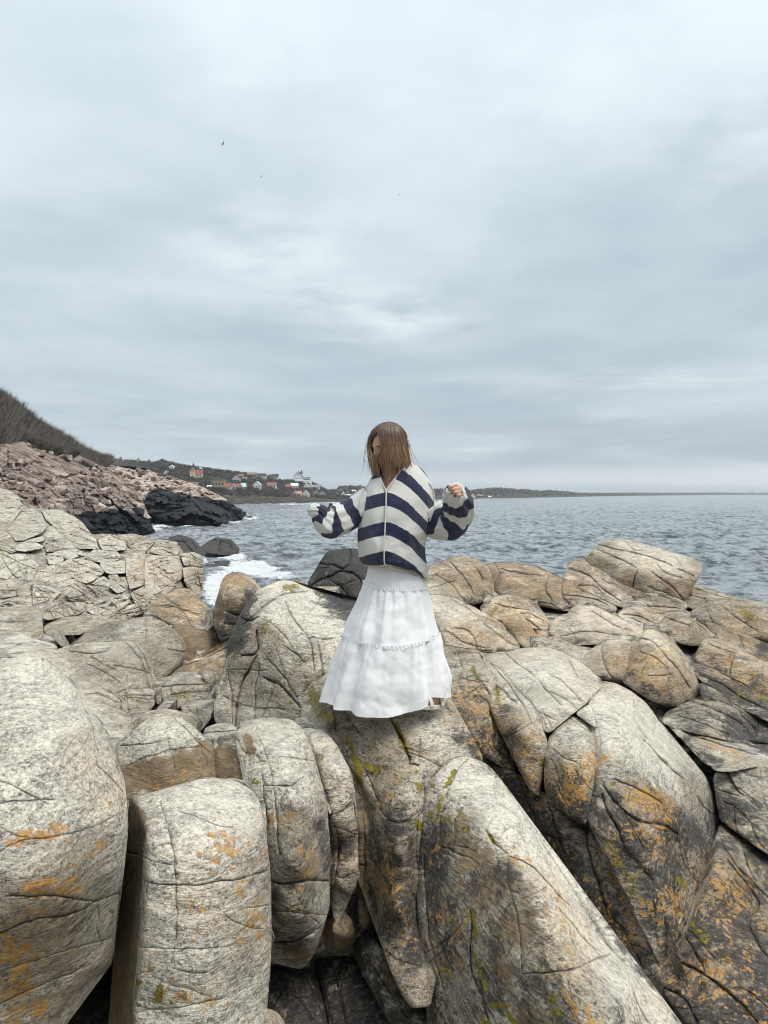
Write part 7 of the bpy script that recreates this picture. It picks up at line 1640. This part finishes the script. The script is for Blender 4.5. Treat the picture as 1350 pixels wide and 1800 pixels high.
# low point behind it, and the coast running away to the right
ET = lin((560, 866), (590, 862), (600, 858), (612, 855.5), (640, 857), (700, 860), (760, 861), (800, 861), (830, 864), (840, 861), (856, 860), (872, 858.5), (890, 859), (920, 861.5), (950, 864), (966, 862.6), (985, 863.4), (1010, 866), (1020, 867.3), (1060, 867.0), (1100, 866.6), (1180, 866.4), (1240, 866.2), (1260, 865.4), (1300, 866.2), (1500, 866), (1800, 866.4))
EB = lin((560, 880.6), (700, 879), (800, 877.2), (850, 876.0), (920, 875.0), (1000, 873.3), (1100, 871.6), (1250, 870.2), (1400, 869.6), (1800, 869.2))
_el = lambda x: CAM_Z * F_PX / np.maximum(EB(x) - HOR, .9)
coast, coast_d = strip_land('far_coast', 560, 1800, 3.0, ET, EB, lambda x: _el(x) * 1.5 + 150, _el, 14, M_COAST, rough=6.0, fs=.006, bump2=.6)

# ---- the pink cliff: bedrock surface with its blocks lying on it
def cliff(poly, depth, masks, n_rocks, seed, sz, label_kind='structure', R=5):
    o = block('cliff', poly, depth, R=R, T=8.0, step=3.0, rd=1, jit=1.1, mat=M_PINK, lump=1.6, corner=6, key='plain')
    me = o.data
    org = np.array(o.location)
    V = np.array([v.co for v in me.vertices]) + org
    px, py = px_of(V)
    M = np.zeros((len(V), 6))
    masks(M, px, py)
    # stepped joint blocks: each cell of the face stands a little proud or back, tilted its own way
    r2 = np.random.RandomState(seed + 1)
    dd_ = V[:, 1]
    tot = np.zeros(len(V))
    for (cw, ch, amp) in ((60, 36, .024), (19, 11, .011), (7.5, 4.5, .005)):
        nx_, ny_ = int(np.ptp(px) / cw) + 3, int(np.ptp(py) / ch) + 3
        qx, qy = (px - px.min()) / cw, (py - py.min()) / ch + .25 * np.sin(px / 23.0) - (px - px.min()) / cw * .25
        ji = r2.uniform(-.38, .38, (nx_ + 60, ny_ + 60, 2)); ro = r2.uniform(-1, 1, (nx_ + 60, ny_ + 60, 3))
        best = np.full(len(V), 1e9); val = np.zeros(len(V))
        for ax_ in (-1, 0, 1):
            for ay_ in (-1, 0, 1):
                ci, cj = np.floor(qx).astype(int) + ax_, np.floor(qy).astype(int) + ay_
                jj = ji[ci % (nx_ + 60), cj % (ny_ + 60)]; rr_ = ro[ci % (nx_ + 60), cj % (ny_ + 60)]
                ux, uy = qx - (ci + .5 + jj[:, 0]), qy - (cj + .5 + jj[:, 1])
                dist = np.maximum(np.abs(ux), np.abs(uy) * .9) + .25 * np.hypot(ux, uy)
                v_ = rr_[:, 0] + ux * rr_[:, 1] * 1.1 + uy * (rr_[:, 2] - .5) * 1.1
                k_ = dist < best
                best = np.where(k_, dist, best); val = np.where(k_, v_, val)
        tot += val * amp
    nvis = len(V)
    rays = V - np.array([0, 0, CAM_Z])
    V2 = V + rays * tot[:, None]
    me.vertices.foreach_set('co', (V2 - org).ravel())
    me.polygons.foreach_set('use_smooth', [False] * len(me.polygons))
    me.update()
    for a in ('mask_a', 'mask_b'): me.color_attributes.remove(me.color_attributes[a])
    set_masks(me, M)
    tag(o, kind='structure')
    BLOCKS.pop()
    f = depth_fn(depth)
    # loose and jointed blocks, sharing six shapes
    rr = np.random.RandomState(seed)
    protos = []
    for k in range(6):
        bm = bmesh.new()
        pts = rr.normal(size=(16, 3)); pts /= np.linalg.norm(pts, axis=1)[:, None] ** .75
        pts = np.sign(pts) * np.abs(pts) ** .6
        pts *= (1, .9, .62)
        for p in pts: bm.verts.new(p)
        g = bmesh.ops.convex_hull(bm, input=bm.verts)
        bmesh.ops.delete(bm, geom=[e for e in g['geom_interior'] if isinstance(e, bmesh.types.BMVert)], context='VERTS')
        pm = bmesh.new()
        for dk in (0, 1): pass
        me_ = bpy.data.meshes.new('cliff_rock'); bm.to_mesh(me_); bm.free(); pm.free()
        me_.materials.append(M_PINK)
        dmesh = me_.copy()
        for mm, dv in ((me_, 0.0), (dmesh, 1.0)):
            m6 = np.zeros((len(mm.vertices), 6)); m6[:, 0] = dv; set_masks(mm, m6)
        protos.append((me_, dmesh))
    P2 = []
    lo, hi = np.min(poly, 0), np.max(poly, 0)
    tries = 0
    while len(P2) < n_rocks and tries < n_rocks * 60:
        tries += 1
        q = rr.uniform(lo, hi)
        if not inside(q[None], np.asarray(poly, float))[0]: continue
        s = sz[0] + (sz[1] - sz[0]) * rr.rand() ** 2.2
        if any(abs(q[0] - a[0]) < (s + b) * .40 and abs(q[1] - a[1]) < (s + b) * .30 for a, b in P2): continue
        P2.append((q, s))
    for q, s in P2:
        d = 1 / f(q[None])[0]
        m6 = np.zeros((1, 6)); masks(m6, np.array([q[0]]), np.array([q[1]]))
        c = at(q[0], q[1], d)
        r = s * d / F_PX * .85
        ob = bpy.data.objects.new('rock', protos[rr.randint(6)][1 if m6[0, 0] > .5 else 0])
        COL.objects.link(ob)
        ob.parent = o
        ob.location = c - org
        ob.rotation_euler = (rr.uniform(-.3, .3), rr.uniform(-.3, .3), rr.uniform(0, 6.28))
        ob.scale = (r * rr.uniform(.8, 1.5), r * rr.uniform(.8, 1.3), r * rr.uniform(.6, 1.0))
    return o
def dark_below(line, extra=None):
    f = skyl(line)
    def g(M, x, y):
        M[:, 0] = sstep(y - f(x), -4, 4)
        if extra: extra(M, x, y)
    return g
# nearer pink slope
cliff([(-60, 792), (0, 784), (14, 786), (26, 794), (40, 772), (62, 775), (80, 784), (110, 792), (140, 800), (166, 814), (186, 822), (205, 834), (235, 852), (250, 878), (262, 905), (270, 936), (250, 940), (225, 942), (200, 946), (170, 946), (140, 925), (95, 905), (60, 905), (-60, 905)],
      [(0, 865, 62), (-60, 800, 80), (100, 892, 76), (150, 928, 102), (262, 937, 134), (60, 800, 112), (160, 815, 160), (235, 852, 165), (0, 788, 92), (110, 850, 96), (190, 880, 122)],
      dark_below([(-60, 1000), (60, 960), (112, 925), (132, 905), (160, 899), (200, 900), (240, 902), (265, 914)], lambda M, x, y: M.__setitem__((slice(None), 2), np.maximum(M[:, 2], .55 * (1 - sstep(np.hypot((x - 185) / 16, (y - 852) / 10), .3, 1))))), 190, 5, (4, 22))
# headland running out to the point
cliff([(180, 822), (200, 818), (222, 822), (245, 820), (258, 824), (272, 832), (290, 838), (310, 846), (330, 851), (348, 853), (360, 858), (378, 870), (392, 875), (402, 880), (412, 890), (422, 900), (436, 907), (420, 910), (404, 911), (398, 919), (330, 924), (262, 922), (240, 915), (225, 890), (200, 860)],
      [(200, 820, 235), (300, 842, 215), (360, 858, 205), (262, 921, 178), (330, 923, 172), (398, 919, 182), (436, 907, 240), (230, 880, 188), (300, 880, 182), (390, 885, 195)],
      dark_below([(180, 990), (235, 905), (250, 880), (262, 866), (285, 858), (300, 862), (320, 872), (340, 872), (365, 876), (392, 880), (440, 880)]), 150, 9, (3.5, 16))

# black skerries in the surf
M_WET = M_ROCK
boulder('black wet skerry touching the end of the left terrace', [(291, 950), (300, 942), (318, 940), (335, 947), (352, 957), (358, 970), (357, 990), (335, 984), (315, 968), (298, 960)], [(318, 941, 84), (355, 985, 78), (300, 958, 80), (340, 965, 79)], name='skerry', cat='skerry', R=5, step=2.2, T=4, facet=2.6, base={'D': 1.4}, cracks=[([(318, 944), (325, 958), (340, 972)], 1.2), ([(335, 950), (345, 965)], 1.0)])
boulder('black twin humped skerry in the foam beyond the terrace', [(350, 962), (360, 956), (372, 948), (382, 945), (392, 948), (404, 949), (414, 956), (424, 968), (416, 974), (400, 976), (382, 974), (362, 970)], [(382, 946, 92), (424, 970, 90), (360, 966, 88), (395, 972, 87)], name='skerry', cat='skerry', R=5, step=2.2, T=4, facet=2.6, base={'D': 1.4}, cracks=[([(388, 948), (386, 960), (388, 972)], 1.6), ([(404, 952), (408, 964)], 1.0)])
boulder('low flat black reef awash between foam and terrace edge', [(354, 996), (365, 989), (380, 985), (396, 984), (408, 987), (394, 993), (378, 997), (362, 1004)], [(380, 986, 76), (360, 1000, 72), (405, 987, 75)], name='skerry', cat='skerry', R=3, step=2.2, T=2, facet=2, base={'D': 1.4})
boulder('far low black rock tip off the headland point', [(432, 910), (438, 907), (446, 908), (450, 911), (440, 912)], [(438, 908, 230), (449, 910, 228), (436, 911, 226)], name='skerry', cat='skerry', R=2, step=2, T=4, base={'D': 1}, jit=.3)
# ------------------------------------------------------------------ scrub, trees, houses, birds
M_TWIG = cliff_material('bare_twigs', [(0, (.055, .047, .038)), (.4, (.105, .090, .073)), (.7, (.16, .138, .113)), (1, (.22, .19, .16))], .30)
M_TWIG_FAR = cliff_material('bare_wood', [(0, (.070, .063, .055)), (.5, (.125, .112, .097)), (1, (.20, .175, .145))], .05)
def tufts(name, n, seed, xr, top, bot, dfn, hgt, wid, blades, mat, vmin=.05, vpow=1.0, keep=None, lean=.5):
    rr = np.random.RandomState(seed)
    x = rr.uniform(xr[0], xr[1], n); v = vmin + (1.03 - vmin) * rr.rand(n) ** vpow
    y = bot(x) + (top(x) - bot(x)) * np.minimum(v, 1.0)
    if keep is not None:
        k = keep(x, y, v, rr); x, y, v = x[k], y[k], v[k]
    n = len(x)
    P = at(x, y, dfn(x, y))
    h = rr.uniform(*hgt, n)
    V = np.zeros((n, blades, 3, 3))
    for b in range(blades):
        an = rr.uniform(0, 2 * math.pi, n); le = rr.uniform(.05, lean, n)
        tip = P + np.stack([np.cos(an) * le * h, np.sin(an) * le * h, h * rr.uniform(.55, 1.0, n)], -1)
        wv = wid * rr.uniform(.6, 1.3, n)
        base = P + np.stack([np.cos(an) * le * h * .12, np.sin(an) * le * h * .12, -.15 * h], -1)
        V[:, b, 0] = base + np.stack([-wv, 0 * wv, 0 * wv], -1); V[:, b, 1] = base + np.stack([wv, 0 * wv, 0 * wv], -1); V[:, b, 2] = tip
    V = V.reshape(-1, 3)
    F = np.arange(len(V)).reshape(-1, 3).tolist()
    o = mesh_obj(name, V, F, mat, recentre=False, smooth=False)
    set_masks(o.data, np.zeros((len(V), 6)))
    tag(o, kind='stuff')
tufts('scrub', 9000, 5, (-70, 196), HT, HB, hill_d, (.8, 3.4), .10, 11, M_TWIG, vmin=.06, vpow=.85, lean=1.0, keep=lambda x, y, v, rr: pnoise(np.stack([x / 8, y / 5, x * 0], -1)) + .6 * pnoise(np.stack([x / 25, y / 15, x * 0 + 4], -1)) > rr.uniform(-.5, .25, len(x)))
tufts('scrub', 7000, 6, (120, 640), RT, RB, ridge_d, (1.6, 3.6), .40, 8, M_TWIG_FAR, vmin=.26, vpow=.8, lean=1.5)
tufts('scrub', 2600, 8, (565, 1500), ET, EB, coast_d, (2, 6), 1.8, 5, M_TWIG_FAR, vmin=.25, vpow=.6, lean=1.4)
tufts('scrub', 900, 9, (10, 170), lin((0, 784), (14, 786), (26, 792), (40, 772), (62, 775), (80, 784), (110, 792), (140, 800), (166, 814), (200, 832)), lin((0, 800), (60, 812), (110, 826), (170, 850), (200, 860)), lambda x, y: 1 / (1 / 118.0 + (1 / 150.0 - 1 / 118.0) * np.clip(x / 170, 0, 1)) - 3.0, (.5, 1.5), .06, 12, M_TWIG, vmin=.0, lean=1.4, keep=lambda x, y, v, rr: pnoise(np.stack([x / 22, y / 12, x * 0], -1)) > .05)
def bare_tree(x, y, d, h, seed, label):
    rr = np.random.RandomState(seed)
    p = at(x, y, d)
    t = empty('bare_tree', tuple(p), label, 'tree', 'bare trees on the ridge skyline'); PWORLD[t.name] = tuple(p)
    V, F = tube(crom(np.array([p, p + [.1 * h * rr.uniform(-1, 1), 0, .25 * h], p + [.08 * h * rr.uniform(-1, 1), 0, .55 * h]]), 6), np.linspace(.045, .02, 6) * h, 6)
    o = mesh_obj('trunk', V, F, M_TWIG_FAR, t); set_masks(o.data, np.zeros((len(V), 6)))
    VV = []; c = p + np.array([0, 0, .62 * h])
    for k in range(260):
        u = rr.normal(size=3); u /= np.linalg.norm(u); u[2] *= .75
        q0 = c + u * h * rr.uniform(.02, .22) - np.array([0, 0, .10 * h]); q1 = c + u * h * rr.uniform(.24, .46)
        s_ = np.cross(q1 - q0, rr.normal(size=3)); s_ = s_ / np.linalg.norm(s_) * h * .012
        VV += [q0 - s_, q0 + s_, q1]
    o = mesh_obj('crown', np.array(VV), np.arange(len(VV)).reshape(-1, 3).tolist(), M_TWIG_FAR, t, smooth=False); set_masks(o.data, np.zeros((len(VV), 6)))
for k, (x, y, hp, lab) in enumerate([(285, 815, 11, 'round crowned bare tree on the skyline above the pink headland'), (262, 814, 8, 'small bare tree on the skyline just left of the round crowned tree'), (243, 812, 8, 'bare tree on the ridge skyline above the middle of the pink headland'),
                                    (212, 808.5, 7, 'bare tree on the ridge skyline between the hill foot and the headland trees'), (170, 806, 7, 'bare tree where the steep hillside meets the ridge skyline'), (492, 847, 7, 'bare tree on the slope left of the white hotel'), (545, 851, 5, 'bare tree on the slope right of the white hotel')]):
    d = float(ridge_d(np.array([float(x)]), np.array([float(y)]))[0])
    bare_tree(x, y, d, hp * d / F_PX, 40 + k, lab)

HM = {}
def hm(c):
    if c not in HM: HM[c] = simple('house_paint', c, rough=.8, var=.06, nscale=.8)
    return HM[c]
WHITE, CREAMY, REDR, DARKR, OLIVE, MINT, BROWN, BLUEG, PINKR, GREYR = (.78, .78, .76), (.72, .64, .40), (.26, .10, .075), (.045, .048, .055), (.33, .29, .18), (.40, .62, .52), (.25, .16, .12), (.36, .40, .46), (.50, .22, .17), (.22, .22, .23)
M_PANE = simple('window_glass', (.03, .035, .045), rough=.15, spec=.6)
def box(x0, x1, y0, y1, z0, z1):
    V = [(x, y, z) for z in (z0, z1) for y in (y0, y1) for x in (x0, x1)]
    return V, [(0, 2, 3, 1), (4, 5, 7, 6), (0, 1, 5, 4), (2, 6, 7, 3), (0, 4, 6, 2), (1, 3, 7, 5)]
def house(label, x, y, w, h, roof, wall_c, roof_c, kind='side', nw=3, d=None, group='houses of the village', name='house', cat='house', chimney=False):
    if d is None:
        f = ridge_d if x < 575 else coast_d
        d = float(f(np.array([float(x)]), np.array([float(y)]))[0]) - 6
    p = at(x, y, d); s = d / F_PX
    W, Hh, Rf = w * s, h * s, roof * s
    dep = max(W * .7, 4.0)
    t = empty(name, tuple(p), label, cat, group); PWORLD[t.name] = tuple(p)
    X0, X1, Y0, Y1, Z0 = p[0] - W / 2, p[0] + W / 2, p[1], p[1] + dep, p[2] - 2.5
    ze = p[2] + Hh - Rf
    e = .25 * s * 1.5 + .2
    if kind == 'front':
        V = [(X0, Y0, Z0), (X1, Y0, Z0), (X1, Y0, ze), (p[0], Y0, p[2] + Hh), (X0, Y0, ze)]
        V = V + [(a, Y1, c) for a, _, c in V]
        F = [(0, 1, 2, 3, 4), (9, 8, 7, 6, 5)] + [(i, i + 5, (i + 1) % 5 + 5, (i + 1) % 5) for i in range(5)]
        mesh_obj('wall', V, F, hm(wall_c), t, smooth=False)
        for sg in (-1, 1):
            xe = X0 - e if sg < 0 else X1 + e
            ez = ze - e * Rf / (W / 2)
            th_ = .35
            R4 = [(xe, Y0 - e, ez), (p[0], Y0 - e, p[2] + Hh + .02), (p[0], Y1 + e, p[2] + Hh + .02), (xe, Y1 + e, ez)]
            V = [(a, b, c + .05) for a, b, c in R4] + [(a, b, c + .05 + th_) for a, b, c in R4]
            mesh_obj('roof', V, [(3, 2, 1, 0), (4, 5, 6, 7), (0, 1, 5, 4), (1, 2, 6, 5), (2, 3, 7, 6), (3, 0, 4, 7)], hm(roof_c), t, smooth=False)
    elif kind == 'flat':
        mesh_obj('wall', *box(X0, X1, Y0, Y1, Z0, ze), hm(wall_c), t, smooth=False)
        mesh_obj('roof', *box(X0 - e, X1 + e, Y0 - e, Y1 + e, ze + .003, p[2] + Hh), hm(roof_c), t, smooth=False)
    else:
        mesh_obj('wall', *box(X0, X1, Y0, Y1, Z0, ze), hm(wall_c), t, smooth=False)
        ym = (Y0 + Y1) / 2; zt = p[2] + Hh
        V = [(X0 - e, Y0 - e, ze + .003), (X1 + e, Y0 - e, ze + .003), (X1 + e, Y1 + e, ze + .003), (X0 - e, Y1 + e, ze + .003), (X0 - e * .5, ym, zt), (X1 + e * .5, ym, zt)]
        mesh_obj('roof', V, [(3, 2, 1, 0), (0, 1, 5, 4), (2, 3, 4, 5), (1, 2, 5), (3, 0, 4)], hm(roof_c), t, smooth=False)
    ww, wh = min(W / (nw * 2 + 1), 1.6), min((ze - p[2]) * .34, 1.7)
    for k in range(nw):
        cx = X0 + W * (k + .5) / nw
        zc = p[2] + (ze - p[2]) * .55
        fr = mesh_obj('window', *box(cx - ww / 2, cx + ww / 2, Y0 - .06, Y0 + .05, zc - wh / 2, zc + wh / 2), M_PANE, t, smooth=False)
    if kind == 'front' and Rf > 2.5:
        mesh_obj('window', *box(p[0] - ww / 2, p[0] + ww / 2, Y0 - .06, Y0 + .05, ze + Rf * .12, ze + Rf * .12 + wh), M_PANE, t, smooth=False)
    if chimney:
        rx = p[0] + W * .2
        mesh_obj('chimney', *box(rx - .4, rx + .4, (Y0 + Y1) / 2 - .4, (Y0 + Y1) / 2 + .4, p[2] + Hh - .8, p[2] + Hh + 1.0), hm(BROWN), t, smooth=False)
    return t, d, s, p
# the yellow church like house with its spire
t, d, s, p = house('yellow house with red roof and dark pointed turret among the bare trees', 349, 840, 12, 14, 7, CREAMY, REDR, 'side', 3)
X0 = p[0] - 15 * s
mesh_obj('tower', *box(X0, X0 + 8.5 * s, p[1] - .6, p[1] + 7 * s, p[2] - 2.5, p[2] + 12 * s), hm(CREAMY), t, smooth=False)
zt = p[2] + 12 * s
mesh_obj('tower_roof', [(X0 - .3, p[1] - .9, zt + .01), (X0 + 8.5 * s + .3, p[1] - .9, zt + .01), (X0 + 8.5 * s + .3, p[1] + 7 * s + .3, zt + .01), (X0 - .3, p[1] + 7 * s + .3, zt + .01), (X0 + 4.2 * s, p[1] + 3 * s, zt + 7 * s)], [(3, 2, 1, 0), (0, 1, 4), (1, 2, 4), (2, 3, 4), (3, 0, 4)], hm(REDR), t, smooth=False)
zt = p[2] + 19.5 * s; cx, cy = X0 + 5 * s, p[1] + 5 * s
mesh_obj('turret', *box(cx - 1.9 * s, cx + 1.9 * s, cy - 1.9 * s, cy + 1.9 * s, p[2] + 10 * s, zt), hm(GREYR), t, smooth=False)
mesh_obj('spire', [(cx - 2.6 * s, cy - 2.6 * s, zt + .01), (cx + 2.6 * s, cy - 2.6 * s, zt + .01), (cx + 2.6 * s, cy + 2.6 * s, zt + .01), (cx - 2.6 * s, cy + 2.6 * s, zt + .01), (cx, cy, zt + 7.5 * s)], [(3, 2, 1, 0), (0, 1, 4), (1, 2, 4), (2, 3, 4), (3, 0, 4)], hm(DARKR), t, smooth=False)
mesh_obj('window', *box(X0 + 3 * s, X0 + 5 * s, p[1] - .66, p[1] - .5, p[2] + 6.5 * s, p[2] + 8.5 * s), M_PANE, t, smooth=False)
# the hotel on the brow
t, d, s, p = house('large white hotel with dark roof and spire on the brow of the hill', 524, 846, 15, 17, 8, WHITE, DARKR, 'front', 4, name='hotel', cat='hotel', group=None)
mesh_obj('wing', *box(p[0] + 7.6 * s, p[0] + 21 * s, p[1] + 1.5, p[1] + 9, p[2] - 2.5, p[2] + 6 * s), hm(WHITE), t, smooth=False)
mesh_obj('wing_roof', *box(p[0] + 7.6 * s, p[0] + 21.4 * s, p[1] + 1.2, p[1] + 9.3, p[2] + 6 * s + .003, p[2] + 6.8 * s), hm(DARKR), t, smooth=False)
mesh_obj('terrace', *box(p[0] - 8.5 * s, p[0] + 24 * s, p[1] - 2.4, p[1] - .1, p[2] - 2.5, p[2] + 1.2 * s), hm(WHITE), t, smooth=False)
for k in range(7): mesh_obj('window', *box(p[0] + (8.6 + k * 1.75) * s, p[0] + (9.8 + k * 1.75) * s, p[1] + 1.42, p[1] + 1.6, p[2] + 2.4 * s, p[2] + 4.8 * s), M_PANE, t, smooth=False)
cx, cy, zt = p[0] + 5.5 * s, p[1] + 4 * s, p[2] + 14 * s
mesh_obj('tower', *box(cx - 1.8 * s, cx + 1.8 * s, cy - 1.8 * s, cy + 1.8 * s, p[2] + 6 * s, zt), hm(WHITE), t, smooth=False)
mesh_obj('spire', [(cx - 2.4 * s, cy - 2.4 * s, zt + .01), (cx + 2.4 * s, cy - 2.4 * s, zt + .01), (cx + 2.4 * s, cy + 2.4 * s, zt + .01), (cx - 2.4 * s, cy + 2.4 * s, zt + .01), (cx, cy, zt + 6.5 * s)], [(3, 2, 1, 0), (0, 1, 4), (1, 2, 4), (2, 3, 4), (3, 0, 4)], hm(DARKR), t, smooth=False)
for a in [
    ('small white house with a rounded front high behind the pink headland', 301, 824, 8, 6, 2.5, WHITE, WHITE, 'front', 2),
    ('dark roofed white house half hidden behind the pink headland', 292, 834, 9, 8, 4.5, WHITE, DARKR, 'front', 2),
    ('long low ochre building just above the rocks of the headland', 336, 853, 18, 6, 1.5, CREAMY, (.45, .38, .25), 'flat', 4),
    ('pair of tiny white gables on the slope right of the yellow house', 351, 826, 6, 4, 2.5, WHITE, WHITE, 'front', 1),
    ('olive green boxy house with a flat roof left of the red roofs', 383, 858, 22, 15, 2, OLIVE, (.24, .21, .14), 'flat', 4),
    ('long dark roofed house above the olive boxy house', 376, 843, 14, 5, 3, GREYR, DARKR, 'side', 3),
    ('small pale blue white shed left of the olive boxy house', 367, 858, 7, 5, 2, BLUEG, WHITE, 'side', 1),
    ('long house with a bright red roof beside the olive boxy house', 398, 859, 15, 10, 6.5, WHITE, REDR, 'side', 3),
    ('white gable house between the two bright red roofs', 409, 859, 9, 9, 5.5, WHITE, GREYR, 'front', 2),
    ('red roofed house next to the mint green gable', 418, 859, 10, 9, 6, WHITE, REDR, 'side', 2),
    ('house with a mint green roof at the right end of the red roofs', 427, 859, 9, 10, 7, WHITE, MINT, 'side', 2),
    ('white gabled house above the row of red roofs', 414.5, 846, 14, 10, 6.5, WHITE, BROWN, 'front', 3),
    ('brown roofed house behind the white gabled house', 423, 840, 9, 7, 4, BROWN, (.24, .11, .08), 'side', 2),
    ('pale house with grey roof to the right of the brown roofed house', 429, 843, 8, 5, 2.5, WHITE, GREYR, 'side', 2),
    ('ochre house high on the ridge skyline left of the white dark roofed villa', 442, 838, 16, 8, 4, (.45, .36, .22), BROWN, 'side', 3),
    ('dark low building under the ochre ridge house', 444, 844, 12, 4, 2, DARKR, DARKR, 'side', 2),
    ('white villa with a dark roof and dormer near the ridge skyline', 459.5, 841, 15, 9, 4.2, WHITE, DARKR, 'side', 3),
    ('grey stone house with dark roof right of the white villa', 483, 841, 11, 8, 4, (.5, .46, .42), DARKR, 'side', 2),
    ('small grey house left of the grey stone house on the skyline', 474, 839, 6, 5, 2.6, GREYR, DARKR, 'side', 1),
    ('tall white house with two gables above the shore scrub', 451.5, 859, 13, 12, 5, WHITE, WHITE, 'front', 3),
    ('white house with a red roof above the black shore rocks', 477, 858, 16, 10, 4.5, WHITE, REDR, 'side', 3),
    ('small grey shed below the white house with the red roof', 484, 862, 8, 4, 1.6, BLUEG, GREYR, 'side', 1),
    ('red house below the left end of the hotel', 506.5, 860, 9, 9, 5, (.40, .14, .08), REDR, 'side', 2),
    ('white house with a grey glazed front under the hotel', 517, 859, 13, 10, 5, WHITE, (.62, .64, .63), 'side', 3),
    ('tall white gabled house under the right wing of the hotel', 538, 859, 8, 10, 6, WHITE, WHITE, 'front', 2),
    ('second white gable touching the tall white gabled house', 545, 859, 7, 11, 6, WHITE, WHITE, 'front', 2),
    ('dark roofed white house at the foot of the hill right of the white gables', 555, 860, 13, 8, 4.5, WHITE, GREYR, 'side', 3),
    ('white gable with a salmon roof near the shore', 519, 871, 8, 9, 6, WHITE, PINKR, 'front', 1),
    ('salmon red roofed cottage beside the shore gable', 525.5, 871, 8, 8, 5, WHITE, PINKR, 'side', 1),
    ('white gabled cottage with a mint roof near the shore', 537, 872, 13, 10, 7, WHITE, MINT, 'front', 2),
    ('brown weathered boathouse right of the mint roofed cottage', 548, 872, 8, 9, 5, BROWN, BROWN, 'front', 1),
    ('blue grey tall house in the shore row', 556, 871, 8, 12, 5, BLUEG, DARKR, 'front', 2),
    ('lilac grey gabled house in the shore row', 566, 872, 10, 9, 5.5, (.55, .53, .58), GREYR, 'front', 2),
    ('white shore house with a dark roof near the middle of the harbour row', 576, 873, 9, 9, 5, WHITE, DARKR, 'side', 2),
    ('broad white harbour house with small windows', 584, 873.5, 10, 7, 3, WHITE, DARKR, 'side', 3),
    ('white harbour gable with a grey roof', 592, 872.5, 8, 7, 4, WHITE, GREYR, 'front', 1),
    ('bright white tall gable in the harbour row', 603, 873.5, 9, 9, 6, WHITE, WHITE, 'front', 2),
    ('red gabled cottage behind the harbour row', 611, 869, 7, 7, 4, WHITE, REDR, 'front', 1),
    ('low white harbour shed at the waterfront', 613, 874, 8, 5, 2, WHITE, WHITE, 'side', 2),
    ('rust roofed cottage near the sleeve of the cardigan', 622, 873, 8, 7, 4, WHITE, BROWN, 'front', 1),
    ('white cottage nearest to the sleeve of the cardigan', 630, 871, 8, 7, 4, WHITE, WHITE, 'front', 1),
    ('small white house behind the harbour row near the sleeve', 622, 866, 7, 5, 2.4, WHITE, WHITE, 'side', 1),
    ('little white house above the waterfront by the wooded point', 598, 866, 6, 4, 2, WHITE, GREYR, 'side', 1),
    ('white gabled house on the far shore just right of the raised hand', 832, 875, 8, 7, 4.5, WHITE, WHITE, 'front', 1),
    ('low reddish farmhouse on the far shore right of the white gabled house', 844, 874, 10, 5, 2.5, (.35, .17, .12), BROWN, 'side', 2),
    ('tiny white shed on the far shore beyond the reddish farmhouse', 861, 874.3, 5, 2.6, 1.2, WHITE, WHITE, 'side', 1),
]: house(*a)
for lab, x, w, h in (('pale tall block of a distant factory on the right horizon', 1322, 2.6, 4.2), ('second pale block of the distant factory on the right horizon', 1326.5, 2.4, 4.4), ('slim distant tower on the right horizon left of the factory', 1301, 1.2, 3.0)):
    house(lab, x, 866.6, w, h, .4, (.60, .62, .64), (.5, .52, .54), 'flat', 1, d=6800.0, group=None, name='distant_building', cat='building')

# gulls
M_BIRD = simple('dark_plumage', (.03, .03, .032), rough=.7)
M_GULL = simple('grey_plumage', (.34, .36, .38), rough=.7)
for lab, x, y, d, sp, m, roll in (('dark bird with spread wings, the nearest high in the sky', 392, 253, 60, .25, M_BIRD, .5), ('grey gull gliding below the dark bird', 460, 310, 90, .25, M_GULL, .15), ('tiny gull high above the woman, the left of a pair', 702, 342, 150, .32, M_GULL, .4), ('tiny gull high above the woman, the right of a pair', 718, 350, 150, .32, M_GULL, -.3)):
    p = at(x, y, d)
    t = empty('bird', tuple(p), lab, 'bird', 'birds in the sky'); PWORLD[t.name] = tuple(p)
    ax = np.array([.8, .5, -.1]); ax /= np.linalg.norm(ax)
    V, F = tube(np.array([p - ax * sp * .45, p - ax * sp * .25, p, p + ax * sp * .2, p + ax * sp * .34]), np.array([.012, .05, .075, .055, .01]) * sp / .5, 8)
    mesh_obj('body', V, F, m, t)
    sd = np.cross(ax, [0, 0, 1]); sd /= np.linalg.norm(sd); up = np.cross(sd, ax)
    sd = sd * math.cos(roll) + up * math.sin(roll)
    for sg in (-1, 1):
        q = [p + ax * .08 * sp, p - ax * .14 * sp, p + sd * sg * sp * .5 - ax * .10 * sp + up * .14 * sp, p + sd * sg * sp * .5 + ax * .12 * sp + up * .14 * sp, p + sd * sg * sp * 1.05 - ax * .12 * sp + up * .02 * sp]
        V = np.array(q + [a + up * .02 * sp for a in q])
        mesh_obj('wing', V, [(0, 1, 2, 3), (3, 2, 4), (8, 7, 6, 5), (8, 9, 7), (0, 3, 8, 5), (1, 6, 7, 2), (3, 4, 9, 8), (2, 7, 9, 4), (0, 5, 6, 1)], m, t)
# ------------------------------------------------------------------ the air: far things pale a little
def build_haze():
    V, F = box(-12000, 12000, -12000, 12000, -3.6, 95)
    m = bpy.data.materials.new('haze_air'); m.use_nodes = True
    t = NT(m.node_tree)
    v = t.n('ShaderNodeVolumePrincipled', {'Color': (.80, .86, .92, 1), 'Density': 0.00012, 'Anisotropy': 0.2})
    t.n('ShaderNodeOutputMaterial', {'Volume': v.outputs[0]})
    o = mesh_obj('haze', V, F, m, recentre=False, smooth=False)
    tag(o, kind='stuff')
build_haze()
